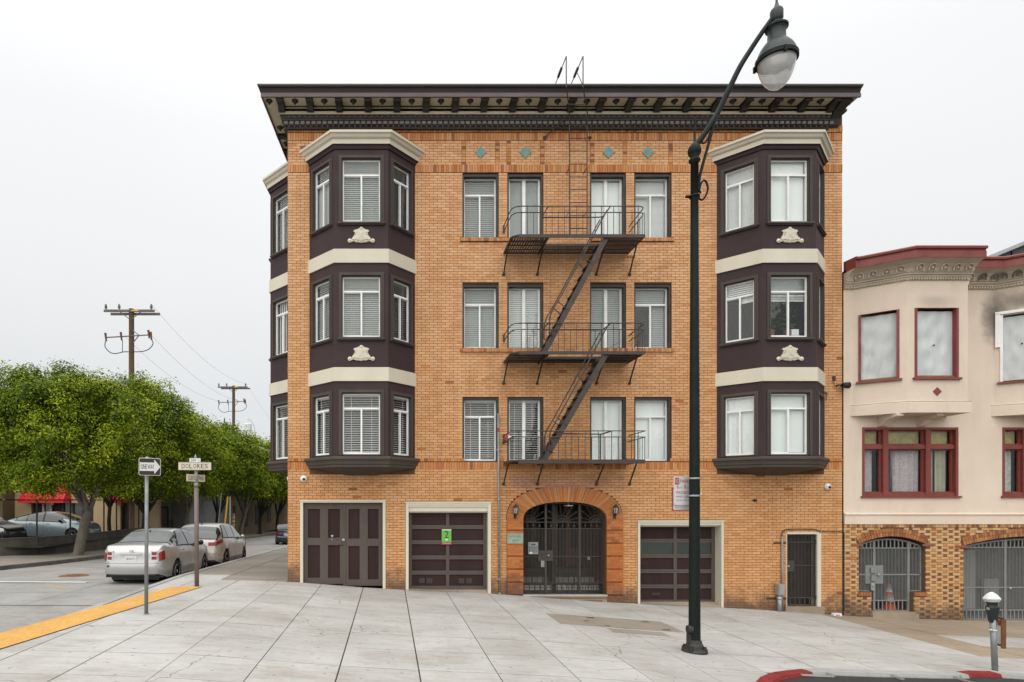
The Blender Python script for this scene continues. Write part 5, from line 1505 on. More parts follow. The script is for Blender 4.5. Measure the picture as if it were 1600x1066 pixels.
# =================================================================== FIRE ESCAPE
fe = thing('fire_escape', (4.5, YW, 3.3), 'brown iron fire escape with three balconies and a roof ladder on the brick front', 'fire escape')
X0, X1, YF, YB = 2.93, 6.10, 14.6, 15.66
HX0, HX1, HY = 3.80, 5.25, 15.15                          # stair hatch
def balcony(zt, last=False):
    """zt = top of the floor frame"""
    m = MB(); h = .075 if not last else .10
    m.box(X0 + .15, X1, YF, YF + .03, zt - h, zt)
    m.tube([(X0, YF + .2, zt - .03), (X0 + .03, YF + .08, zt - .03), (X0 + .15, YF + .015, zt - .03)], .03, 6)
    m.box(X0 - .012, X0 + .018, YF + .2, YB, zt - .06, zt - .0); m.box(X1 - .03, X1, YF + .03, YB, zt - .065, zt - .002)
    m.box(X0 + .02, X1 - .03, YB - .03, YB, zt - .05, zt - .004)
    for x in (HX0, HX1): m.box(x - .02, x + .02, YF + .03, YB - .03, zt - .085, zt - .004)
    m.box(HX0 + .02, HX1 - .02, HY - .02, HY + .02, zt - .06, zt - .003)
    fr = m.build('floor_frame', 'iron', fe)
    sl_ = MB(); sl_.box(-.017, .017, YF + .032, YB - .032, -.012, .012)
    def slat(x, y0, y1):
        s_ = MB(); s_.beam((x, y0, zt - .022), (x, y1, zt - .022), .040, .020); return s_
    x = X0 + .05; k = 0
    long_ = None; short = None
    while x < X1 - .04:
        hatch = HX0 + .02 < x < HX1 - .02
        y0 = HY + .02 if hatch else YF + .032
        if X0 - .01 < x < X0 + .16: y0 = YF + .12
        key = round(y0, 2)
        s_ = slat(x, y0, YB - .032); s_.build('slat', 'irondk', fr)
        x += .062
    m = MB()
    for y in (YF + .30, YF + .55, YF + .80):
        for a, c in ((X0, HX0), (HX1, X1)) if y < HY else ((X0, X1),):
            m.box(a + .02, c - .02, y - .014, y + .014, zt - .05, zt - .032)
    m.build('cross_bar', 'irondk', fr)
    # railing
    zt2, zm = zt + .665, zt + .515
    if last: zt2, zm = zt + .68, zt + .535
    rl = MB()
    for z in (zt2, zm):
        if not last:
            P = [(X0 - .0, YB + .03, z), (X0 - .0, YF + .26, z), (X0 + .02, YF + .12, z), (X0 + .08, YF + .03, z), (X0 + .2, YF, z), (X1 - .14, YF, z), (X1 - .04, YF + .04, z), (X1, YF + .14, z), (X1 + .04, YB + .03, z)]
        else:
            P = [(X0, YB + .03, z), (X0, YF, z), (X1, YF, z), (X1 + .04, YB + .03, z)]
        rl.tube(P, .012, 6)
    rl.lathe((X0, YB - .0, zm + .07), [(.02, -.1), (.02, .1)], 6); 
    r_ = rl.build('railing', 'iron', fe)
    x = X0 + .22 if not last else X0; k = 0
    while x < X1 + .01:
        bb = MB(); bb.tube([(x, YF + .004, zt - .02), (x, YF + .004, zt2 if k % 2 else zm)], .008 if not last else .0095, 4); bb.build('baluster', 'iron', r_)
        x += .1465 if not last else .158; k += 1
    for yy in (YF + .2, YF + .34, YF + .48):
        bb = MB(); bb.tube([(X1 + .01, yy, zt - .02), (X1 + .01, yy, zm)], .008, 4); bb.build('baluster', 'iron', r_)
    # inner guard round the hatch
    gr = MB(); z = zt2 - (.01 if not last else .12)
    if not last:
        gr.tube([(HX0 - .0, YF, zt2), (HX0 - .02, YF + .12, z), (HX0 - .02, HY, z), (HX1 - .05, HY, z), (HX1 + .02, HY - .06, z), (HX1 + .02, YF + .1, z), (HX1 + .02, YF, zt2)], .014, 6)
        for x in (HX0 - .02, HX1 + .0): gr.box(x - .014, x + .014, HY - .014, HY + .014, zt - .02, z)
    else:
        gr.tube([(HX0 + .3, HY, z + .12), (HX1 - .05, HY, z + .10), (HX1 - .0, HY - .05, z + .10), (HX1 + .05, YF, zt2)], .016, 6)
        gr.box(HX1 - .05, HX1 - .02, HY - .014, HY + .014, zt - .02, z + .1)
    gr.build('hatch_guard', 'iron', fe)
    # struts to the wall
    for x in (X0, 3.79, 5.30, 6.15):
        s_ = MB(); a, b = (x, YB + .035, zt - .55), (min(x, X1 - .02), YF + .45, zt - .05)
        s_.beam(a, b, .03, .03); s_.lathe((x, YB + .0, zt - .56), [(.0, -.02), (.035, -.01), (.04, .035)], 8, 'y')
        s_.build('strut', 'irondk', fe)
B1, B2, B3 = 8.74, 5.955, 3.375
balcony(B1); balcony(B2); balcony(B3, True)
def stair(zt, zb):
    xt, xb = 5.17, 3.72
    m = MB()
    st = None
    for y in (YF + .05, YF + .50):
        b = MB(); b.beam((xt + .03, y, zt - .04), (xb, y, zb + .0), .012, .125, up=(0, 0, 1)); 
        for s_ in (-1, 1):
            pass
        o = b.build('stringer', 'iron', fe)
    n = 12; d = Vector((xb - xt, 0, zb - zt))
    for i in range(1, n):
        p = Vector((xt, 0, zt)) + d * i / n
        b = MB(); b.box(p.x - .07, p.x + .06, YF + .06, YF + .49, p.z - .008, p.z + .008); b.build('tread', 'irondk', fe)
    for y in (YF + .03, YF + .52):
        b = MB()
        b.tube([(5.20, y, zt + .58), (5.10, y, zt + .40), (4.64, y, zt - .47), (4.12, y, zt - 1.42), (3.87, y, zt - 1.86), (3.83, y, zt - 1.98), (3.82, y, zt - 2.36), (3.92, y, zt - 2.42)], .016, 6)
        b.build('handrail', 'iron', fe)
    for (a, c) in (((4.64, zt - .47), (4.84, zt - .68)), ((4.02, zt - 1.58), (4.26, zt - 1.78))):
        for y in (YF + .04, YF + .51):
            b = MB(); b.beam((a[0], y, a[1]), (c[0], y, c[1]), .014, .022); b.build('handrail_bracket', 'iron', fe)
stair(B1, B2); stair(B2, B3)
# roof ladder
yl, yu = 15.42, 14.84
xl0, xl1 = WX(889.8, yl), WX(917.3, yl); xu0, xu1 = WX(884.8, yu), WX(911, yu)
zbot, zbend, zup = WZ(368, yl), WZ(196, yl), WZ(136, yu)
for a, c in ((xl0, xu0), (xl1, xu1)):
    m = MB(); m.tube([(a, yl, zbot - .05), (a, yl, zbend), (a - .015, yl - .1, zbend + .18), (c, yu, zup), (c - .0, yu, WZ(88, yu))], .0145, 6)
    zt_ = WZ(88, yu)
    m.tube([(c, yu, zt_), (c, yu + .95, zt_ - .02), (c, yu + 1.9, zt_ - .35), (c, yu + 2.1, 12.62)], .012, 6)
    m.beam((c, yu + .40, zt_ + .0), (c, yu + .72, zt_ - .01), .05, .05)
    m.build('ladder_rail', 'iron', fe)
m = MB(); m.tube([(xu1, yu + .52, WZ(88, yu) - .0), (xu1, yu + .02, zup + .06)], .010, 5); m.build('ladder_brace', 'iron', fe)
z = zbot + .18
while z < zup + .02:
    if z < zbend: a, c, y = xl0, xl1, yl
    else:
        k = min(1, (z - zbend) / (zup - zbend)); a, c, y = xl0 + (xu0 - xl0) * k, xl1 + (xu1 - xl1) * k, yl + (yu - yl) * k
    m = MB(); m.tube([(a, y, z), (c, y, z)], .011, 5); m.build('rung', 'iron', fe); z += .323
for v_ in (262, 330):
    for x in (xl0, xl1):
        m = MB(); m.tube([(x, yl, WZ(v_, yl)), (x, YW, WZ(v_, yl))], .01, 5); m.build('stand_off', 'iron', fe)
m = MB(); m.tube([(xl0, yl - .05, WZ(179, yl)), (WX(850.5), YW - .03, WZ(216.5))], .013, 6); m.lathe((WX(850.5), YW - .02, WZ(216.5)), [(.0, -.03), (.05, -.01), (.055, .02)], 8, 'y'); m.build('wall_brace', 'iron', fe)
m = MB(); m.tube([(xl1, yl, WZ(214.5, yl)), (WX(921.5), YW - .03, WZ(216))], .013, 6); m.lathe((WX(921.5), YW - .02, WZ(216)), [(.0, -.03), (.04, -.01), (.045, .02)], 8, 'y'); m.build('wall_brace', 'iron', fe)

# =================================================================== THE STUCCO ROW HOUSE NEXT DOOR
nb = thing('row_house', (14.5, YW, -.6), 'peach stucco row house with dark red trim, scorched upper bay and mottled brick ground floor', 'house')
YN = YW + .0
NX0, NX1 = XR + .035, 19.0
def TN(x, b_, z): return (x, YN - b_, z)
nbays = [(11.88, 14.24, .04), (15.49, 18.65, .84)]
m = MB()
lowW = [(12.11, 14.57, 2.51, 4.27), (15.70, 18.16, 2.51, 4.27)]
holed(TN, m, NX0, NX1, 1.79, 8.0, lowW, 0., .2)
m.add([TN(NX1, 0, -1.5), TN(NX1, -8, -1.5), TN(NX1, -8, 8.3), TN(NX1, 0, 8.3)], [(0, 1, 2, 3)])
m.add([TN(NX0, -8, -1.5), TN(NX1, -8, -1.5), TN(NX1, -8, 8.3), TN(NX0, -8, 8.3)], [(0, 1, 2, 3)])
m.build('wall', 'stucco', nb)
m = MB(); m.box(NX0, NX1, YN - .1, YN + 8, 8.2, 8.26); m.build('roof', 'rooflead', nb)
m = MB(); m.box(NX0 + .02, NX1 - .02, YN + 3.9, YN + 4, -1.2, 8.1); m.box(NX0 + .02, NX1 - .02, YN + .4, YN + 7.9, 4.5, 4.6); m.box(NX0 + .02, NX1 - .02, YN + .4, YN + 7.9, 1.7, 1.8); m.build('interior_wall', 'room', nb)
def swp(path, prof, name, mat, cap=True):
    m = MB(); m.sweep(path, prof, cap); m.v = [TN(*q) for q in m.v]; return m.build(name, mat, nb)
def nbay(A0, A1, dx1, idx):
    p, dx = .66, .84
    C = [(A0, 0), (A0 + dx, p), (A1 - dx1, p), (A1, 0)]
    fr = []
    for i in range(3):
        a, c = Vector(C[i]), Vector(C[i + 1]); d = c - a; L = d.length; d.normalize(); n_ = Vector((-d.y, d.x))
        def mk(a=a, d=d, n_=n_):
            def Tc(s_, b_, z):
                q = a + d * s_ + n_ * b_; return TN(q.x, q.y, z)
            return Tc
        fr.append((mk(), L))
    d = Vector((dx, p)).normalized(); n_ = Vector((-d.y, d.x)); mx = n_.x - d.x * (n_.y / d.y)
    k = math.tan(math.atan2(p, dx) / 2); k1 = math.tan(math.atan2(p, dx1) / 2)
    mt = [(mx, 0), (-k, 1), (k1, 1), (-mx, 0) if dx1 > .2 else (1, 0)]
    m = MB(); wn = []
    for fi, (Tf, L) in enumerate(fr):
        a0, a1 = (L * .10, L * .855) if fi == 0 else ((.17, L - .24) if fi == 1 else (L * .145, L * .9))
        solid = fi == 2 and dx1 < .2
        holed(Tf, m, 0, L, 4.55, 8.0, [] if solid else [(a0, a1, 5.37, 7.12)], 0., .16)
        if not solid: wn.append((Tf, fi, a0, a1))
    m.add([TN(*C[i], 4.55) for i in range(4)], [(0, 1, 2, 3)])
    m.build('bay_wall', 'stucco', nb)
    for (Tf, fi, a0, a1) in wn:
        burnt = idx == 1 and fi == 0
        fm = 'white' if burnt else 'red'
        f = MB()
        for (q0, q1, z0, z1) in ((a0 - .0, a0 + .055, 5.37, 7.12), (a1 - .055, a1, 5.37, 7.12), (a0 + .055, a1 - .055, 7.065, 7.12)):
            bx(Tf, f, q0 + (.001 if q0 == a0 else 0), q1 - .001, -.14, .02, z0 + .05, z1 - .001)
        if burnt:                                           # split and charred white lining
            bx(Tf, f, a0 - .09, a0 + .0, .0, .05, 6.3, 7.16); bx(Tf, f, a0 - .09, a1, .0, .05, 7.13, 7.2)
        fo = f.build('window', fm, nb, label='burnt window with its paint gone and plastic taped over' if burnt else None)
        bx_ = MB(); bx(Tf, bx_, a0 - .05, a1 + .05, -.14, .06, 5.36, 5.41); bx_.build('sill', 'red', fo)
        if not burnt:
            bx_ = MB(); bx(Tf, bx_, a0 + .055, a1 - .055, -.13, -.03, 5.412, 5.47); bx_.build('bare_wood', 'wood', fo)
        # plastic sheet, puckered
        s_ = MB(); nx, nz = 18, 26; a0_, a1_, z0_, z1_ = a0 + .055, a1 - .055, 5.45, 7.065
        P = {}
        rr = random.Random(idx * 7 + fi)
        folds = [(rr.uniform(0, 1), rr.uniform(0, 1), rr.uniform(0, 3.14), rr.uniform(.003, .008)) for _ in range(9)]
        for i in range(nx + 1):
            for j in range(nz + 1):
                u, v = i / nx, j / nz
                dd = sum(am * math.sin(9 * ((u - fx_) * math.cos(t) + (v - fz_) * math.sin(t)) * 2.5) for fx_, fz_, t, am in folds) * math.sin(math.pi * min(1, max(0, u))) ** .3 * .9
                P[i, j] = len(s_.v); s_.v.append(Tf(a0_ + (a1_ - a0_) * u, -.10 + dd * .8, z0_ + (z1_ - z0_) * v))
        for i in range(nx):
            for j in range(nz): s_.f.append((P[i, j], P[i + 1, j], P[i + 1, j + 1], P[i, j + 1])); s_.t.append(0.)
        so_ = s_.build('plastic_sheet', 'sheet', fo, smooth=True)
        if fi == 1 or burnt:
            q = Tf((a0 + a1) / 2, -.07, 6.22 if fi == 1 else 6.35); h_ = MB(); h_.box(q[0] - .025, q[0] + .02, q[1] - .006, q[1] - .002, q[2] - .015, q[2] + .02); h_.build('tear', 'black', so_)
    def belt(prof, name, mat, cap=False):
        swp([(C[i], mt[i]) for i in range(4)], prof, name, mat, cap)
    belt([(0, 4.55), (.05, 4.55), (.05, 4.80), (.035, 4.815), (.05, 4.83), (0, 4.845)], 'bay_belt', 'stucco')
    if True:
        m = MB(); L = fr[1][1]; Tf = fr[1][0]; h = .105; c = L / 2 - .02
        m.add([Tf(c - h, .015, 5.07), Tf(c, .015, 5.07 - h), Tf(c + h, .015, 5.07), Tf(c, .015, 5.07 + h), Tf(c - h, .0, 5.07), Tf(c, .0, 5.07 - h), Tf(c + h, .0, 5.07), Tf(c, .0, 5.07 + h)], [(0, 1, 2, 3), (0, 4, 5, 1), (1, 5, 6, 2), (2, 6, 7, 3), (3, 7, 4, 0)])
        m.build('diamond', 'red', nb)
    for q in (.30, .72):
        x = A0 + (A1 - A0) * q
        m = MB(); m.extrude([(YN, 4.555), (YN - .60, 4.555), (YN - .60, 4.49), (YN - .50, 4.46), (YN - .28, 4.42), (YN - .12, 4.30), (YN, 4.27)], x - .09, x + .09, 'x'); m.build('corbel', 'stucco', nb)
    return C, mt
allC = []
for i, (a, c, d1_) in enumerate(nbays):
    C, mt = nbay(a, c, d1_, i); allC += list(zip(C, mt))
# one cornice running over both bays and the wall between
def fixm(path):
    out_ = []
    for i, (p, m_) in enumerate(path):
        if 0 < i < len(path) - 1:
            d1 = (Vector(p) - Vector(path[i - 1][0])).normalized(); d2 = (Vector(path[i + 1][0]) - Vector(p)).normalized()
            n1, n2 = Vector((-d1.y, d1.x)), Vector((-d2.y, d2.x)); b_ = (n1 + n2).normalized(); k = 1 / b_.dot(n1); m_ = (b_.x * k, b_.y * k)
        out_.append((p, m_))
    return out_
pA = fixm([((NX0, 0), (0, 1)), ((11.88, 0), 0), ((12.72, .66), 0), ((14.22, .66), (.10, 1))])
pB = fixm([((14.25, 0), (0, 1)), ((15.49, 0), 0), ((16.33, .66), 0), ((17.81, .66), 0), ((18.65, 0), 0), ((NX1, 0), (0, 1))])
m = MB(); m.extrude([(11.95, YN), (12.72, YN - .655), (14.235, YN - .655), (14.235, YN)], 7.7, 8.49, 'z'); m.extrude([(15.55, YN), (16.33, YN - .655), (17.81, YN - .655), (18.6, YN)], 7.7, 8.49, 'z'); m.build('bay_top', 'stucco', nb)
for path in (pA, pB):
    swp(path, [(0, 7.80), (.035, 7.80), (.035, 7.86), (.06, 7.87), (.06, 7.905), (.10, 7.92), (.10, 7.96), (.0, 7.97)], 'cornice_moulding', 'stuccotrim')
    swp(path, [(0, 7.965), (.12, 7.965), (.13, 8.0), (.16, 8.06), (.24, 8.14), (.36, 8.20), (.40, 8.205), (.0, 8.21)], 'cornice_cove', 'stuccotrim')
    swp(path, [(.0, 8.206), (.41, 8.206), (.41, 8.36), (.395, 8.365), (.395, 8.40), (.44, 8.41), (.45, 8.45), (.43, 8.48), (0, 8.50)], 'red_fascia', 'red')
# arched ornaments along the cove, small dentils below
md = MB()
for path in (pA, pB):
    pts = [Vector(p) for p, _ in path]
    for i in range(len(pts) - 1):
        a, c = pts[i], pts[i + 1]; d = c - a; L = d.length; d.normalize(); n_ = Vector((-d.y, d.x))
        k = int(L / .265)
        D3, N3 = Vector((d.x, -d.y, 0)), Vector((n_.x, -n_.y, 0))
        for j in range(k):
            s_ = L * (j + .5) / k; q = a + d * s_ + n_ * .15
            m = MB(); c0 = Vector((q.x, YN - q.y, 8.05))
            ring = [c0 + D3 * .078 * math.cos(R(t)) + Vector((0, 0, .07)) * math.sin(R(t)) + N3 * (.03 + .06 * math.sin(R(t))) for t in range(0, 181, 30)]
            m.tube([ring[0] - Vector((0, 0, .07))] + ring + [ring[-1] - Vector((0, 0, .07))], .019, 5)
            m.lathe((q.x + n_.x * .035, YN - q.y - n_.y * .035, 8.045), [(0, -.05), (.03, -.02), (.034, .02), (0, .05)], 6)
            m.build('arch_ornament', 'stuccosoot' if 14.9 < q.x < 16.2 else 'stuccotrim', nb)
        s_ = .03
        while s_ < L - .03:
            q = a + d * s_ + n_ * .045; md.obox((q.x, YN - q.y, 7.835), D3, N3, (0, 0, 1), .018, .015, .025); s_ += .066
md.build('small_dentil', 'stuccotrim', nb, kind='stuff')
# ledge above the brick base
m = MB(); m.box(NX0, NX1, YN - .045, YN + .0, 1.79, 2.03); m.extrude([(YN, 2.03), (YN - .07, 2.035), (YN - .07, 2.05), (YN, 2.085)], NX0, NX1, 'x'); m.build('ledge', 'stucco', nb)
# three-light windows of the first floor
for wi, (a0, a1, z0, z1) in enumerate(lowW):
    f = MB(); wd_ = .06
    us = [(0, .29), (.375, .80), (.88, 1)]
    W_ = a1 - a0
    mull = [a0 + W_ * .255, a0 + W_ * .70]
    for (q0, q1) in ((a0 + .001, a0 + wd_), (a1 - wd_ * 1.1, a1 - .001)): bx(TN, f, q0, q1, -.16, .012, z0, z1 - .001)
    for q in mull: bx(TN, f, q - .075, q + .055, -.15, -.01, z0, z1 - wd_)
    bx(TN, f, a0 + wd_, a1 - wd_ * 1.1, -.16, .010, z1 - wd_, z1 - .001)
    bx(TN, f, a0 + wd_, a1 - wd_ * 1.1, -.155, -.02, z0 + .001, z0 + .09)
    zt = z1 - .50
    segs = [(a0 + wd_, mull[0] - .075), (mull[0] + .055, mull[1] - .075), (mull[1] + .055, a1 - wd_ * 1.1)]
    for s0, s1 in segs: bx(TN, f, s0, s1, -.15, -.03, zt - .05, zt + .06)
    fo = f.build('window', 'red', nb)
    sm = MB(); bx(TN, sm, a0 - .04, a1 + .06, -.1, .05, z0 - .045, z0); sm.build('sill', 'red', fo)
    for k, (s0, s1) in enumerate(segs):
        for (q0, q1, top) in ((zt + .06, z1 - wd_, True), (z0 + .09, zt - .05, False)):
            b = MB()
            t_ = .028 if k != 1 else .03
            bx(TN, b, s0, s0 + t_, -.14, -.085, q0, q1); bx(TN, b, s1 - t_ * 1.6, s1, -.14, -.085, q0, q1); bx(TN, b, s0 + t_, s1 - t_ * 1.6, -.14, -.085, q1 - t_, q1); bx(TN, b, s0 + t_, s1 - t_ * 1.6, -.14, -.085, q0, q0 + t_)
            b.build('sash', 'red', fo)
            b = MB(); bx(TN, b, s0 + .01, s1 - .01, -.125, -.12, q0 + .01, q1 - .01); b.build('pane', 'glass', fo)
            if top:
                b = MB(); bx(TN, b, s0 + .02, s1 - .02, -.22, -.21, q0, q1); b.build('valance', 'gold', fo)
            else:
                W2 = s1 - s0
                cur = {0: [(0, .80, 'curtain')], 1: [(0, .27, 'curtain'), (.34, 1, 'curtain')], 2: [(0, .42, 'curtain_o'), (.48, 1, 'curtain_o')]}[k] if wi == 0 else {0: [(0, .82, 'lace')], 1: [(0, .5, 'lace'), (.55, 1, 'lace')], 2: [(.1, 1, 'lace')]}[k]
                for (c0, c1, cm) in cur:
                    b = MB(); n = 40
                    xa, xb = s0 + W2 * c0, s0 + W2 * c1
                    for i in range(n):
                        u0, u1 = xa + (xb - xa) * i / n, xa + (xb - xa) * (i + 1) / n
                        wv = lambda x: .03 * math.sin(x * 44) + .015 * math.sin(x * 19)
                        fl_ = .06 * (c1 - c0)
                        b.quad(TN(u0 + (fl_ if c0 == 0 and k == 1 else 0), -.26 + wv(u0), q1 + .03), TN(u1, -.26 + wv(u1), q1 + .03), TN(u1, -.26 + wv(u1), q0 - .02), TN(u0, -.26 + wv(u0), q0 - .02))
                    b.build('curtain', cm, fo, smooth=True)
# brick base
gA = (WX(1341.3), WX(1445.6), WZ(925.5), WZ(838)); gAn = (WX(1361), WX(1427), ZB, WZ(925.5)); gAs = WZ(850)
gB = (WX(1505), WX(1505) + 3.5, ZB, WZ(838)); gBs = WZ(852)
m = MB(); holed(TN, m, NX0, NX1, -1.6, 1.79, [gA[:4] + (.0,), gAn[:4] + (.0,), gB[:4] + (.0,)], 0., .5)
def seg_arch(x, o, zs, zc):
    hw = (o[1] - o[0]) / 2; cx = (o[0] + o[1]) / 2; rise = zc - zs; rad = (hw * hw + rise * rise) / (2 * rise); return zc - rad + math.sqrt(max(0, rad * rad - (x - cx) ** 2))
for o, zs in ((gA, gAs), (gB, gBs)):
    for i in range(30):
        xa, xb = o[0] + (o[1] - o[0]) * i / 30, o[0] + (o[1] - o[0]) * (i + 1) / 30
        za, zb_ = seg_arch(xa, o, zs, o[3]), seg_arch(xb, o, zs, o[3])
        m.add([TN(xa, 0, za), TN(xb, 0, zb_), TN(xb, 0, o[3]), TN(xa, 0, o[3])], [(0, 1, 2, 3)]); m.add([TN(xa, 0, za), TN(xb, 0, zb_), TN(xb, -.5, zb_), TN(xa, -.5, za)], [(0, 1, 2, 3)])
    for x in (o[0], o[1]): m.add([TN(x, 0, max(o[2], -1.5)), TN(x, 0, zs), TN(x, -.5, zs), TN(x, -.5, max(o[2], -1.5))], [(0, 1, 2, 3)])
for x in gAn[:2]: m.add([TN(x, 0, -1.5), TN(x, 0, gA[2]), TN(x, -.5, gA[2]), TN(x, -.5, -1.5)], [(0, 1, 2, 3)])
for (a, c) in ((gA[0], gAn[0]), (gAn[1], gA[1])): m.add([TN(a, 0, gA[2]), TN(c, 0, gA[2]), TN(c, -.5, gA[2]), TN(a, -.5, gA[2])], [(0, 1, 2, 3)])
m.build('base_wall', 'nmortar', nb)
nlist = []
zt_b = WZ(824.5); k = 0; z = zt_b
PB = .2935
def ring_top(x, o, zs): return seg_arch(x, o, zs, o[3]) + .215
while z > -1.3:
    za = z - CP; zc = (z + za) / 2
    off = (k % 2) * PB / 2 + NX0
    n = 0; x = off - PB
    while x < NX1:
        for (w, dark) in ((.197, False), (.0965, True)):
            s0, s1 = max(x, NX0), min(x + w, NX1); x += w
            if s1 - s0 < .025: continue
            segs = [(s0, s1)]
            for o, zs in ((gA, gAs), (gB, gBs)):
                out2 = []
                for (a, c) in segs:
                    blocked = None
                    lo_, hi_ = o[0], o[1]
                    if o is gA and zc < gA[2] - .10: lo_, hi_ = gAn[0], gAn[1]
                    elif o is gA and zc < gA[2]: lo_, hi_ = gA[0] - .02, gA[1] + .02
                    if zc < zs: blocked = (lo_, hi_)
                    elif zc < o[3] + .23:
                        xs_ = [xx for xx in lin(o[0] - .06, o[1] + .06, 60) if ring_top(min(max(xx, o[0]), o[1]), o, zs) > zc]
                        if xs_: blocked = (min(xs_), max(xs_))
                    if blocked is None: out2.append((a, c)); continue
                    if a < blocked[0]: out2.append((a, min(c, blocked[0])))
                    if c > blocked[1]: out2.append((max(a, blocked[1]), c))
                segs = out2
            for (a, c) in segs:
                if c - a < .025: continue
                tn = (rnd.choice([rnd.uniform(.62, .80), rnd.uniform(.82, .97), rnd.uniform(.45, .6)]) if dark else (rnd.uniform(.0, .36) if rnd.random() < .93 else rnd.uniform(.4, .6)))
                nlist.append((a + .004, c - .004, za + .004, z - .004, tn, rnd.uniform(.008, .016), abs(c - a - w) < .002 and not dark))
    z = za; k += 1
# soldier course under the ledge
x = NX0
while x < NX1: nlist.append((x + .004, x + .062, zt_b + .006, 1.785, rnd.choice([.1, .3, .55, .7, .85]), rnd.uniform(.02, .03), False)); x += .0665
whole = [q for q in nlist if q[6] and q[2] > -.9 and q[0] < 16]
whole.sort(key=lambda q: q[0] ** 2 + (q[2] - CZ) ** 2); ch = whole[:300]; chs = set(id(q) for q in ch)
var = {}
for q in ch:
    tn = round(q[4] * 25) / 25
    if tn not in var: var[tn] = brick_mesh(.189, CP - .008, tn, 'brick', 'nbrick')
    inst(var[tn], 'brick', ((q[0] + q[1]) / 2, YN + .012 - q[5], (q[2] + q[3]) / 2), nb)
bk = MB()
for q in nlist:
    if id(q) in chs: continue
    bx(TN, bk, q[0], q[1], -.002, q[5], q[2], q[3], q[4], skip='k')
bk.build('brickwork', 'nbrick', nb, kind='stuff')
for o, zs in ((gA, gAs), (gB, gBs)):
    n = int((o[1] - o[0]) / .068); m = MB()
    cx = (o[0] + o[1]) / 2; hw = (o[1] - o[0]) / 2; rise = o[3] - zs; rad = (hw * hw + rise * rise) / (2 * rise); zc = o[3] - rad; am = math.asin(min(1, hw / rad))
    for i in range(n):
        t0, t1 = -am + 2 * am * (i + .06) / n, -am + 2 * am * (i + .94) / n; pr = rnd.uniform(.02, .03)
        for (ra, rb) in ((rad, rad + .095), (rad + .102, rad + .20)):
            P = [(cx + ra * math.sin(t0), zc + ra * math.cos(t0)), (cx + ra * math.sin(t1), zc + ra * math.cos(t1)), (cx + rb * math.sin(t1), zc + rb * math.cos(t1)), (cx + rb * math.sin(t0), zc + rb * math.cos(t0))]
            m.add([TN(a, -.1, b_) for a, b_ in P] + [TN(a, pr, b_) for a, b_ in P], [(4, 5, 6, 7), (0, 1, 5, 4), (1, 2, 6, 5), (2, 3, 7, 6), (3, 0, 4, 7)], rnd.choice([.6, .66, .7, .76, .84]))
    m.build('arch_brickwork', 'nbrick', nb, kind='stuff')
    for s_ in (-1, 1):
        x = cx + s_ * (hw + .06); bb = MB(); bx(TN, bb, x - .14, x + .14, -.01, .03, zs - .06, zs - .005, .84); bb.build('impost', 'nbrick', nb)
for (a, c) in ((gA[0] - .03, gAn[0] - .01), (gAn[1] + .01, gA[1] + .03)):
    n = 5 if a < 12.3 else 5
    for i in range(n):
        xa = a + (c - a) * i / n; bb = MB(); bx(TN, bb, xa + .004, a + (c - a) * (i + 1) / n - .004, -.12, .03, gA[2] - .095, gA[2] - .004, rnd.choice([.66, .7, .76])); bb.build('sill_brick', 'nbrick', nb)
m = MB(); m.box(gAn[0] - .03, gAn[1] + .06, YN - .10, YN + .5, -1.4, WZ(958.5)); m.box(gAn[0] + .02, gAn[1] + .03, YN - .03, YN + .5, WZ(958.5), WZ(956.5)); m.build('door_step', 'slabtan', nb)
m = MB(); m.box(gB[0] - .05, gB[1] + .05, YN - .05, YN + .5, -1.6, WZ(970.5)); m.build('threshold', 'slabtan', nb)
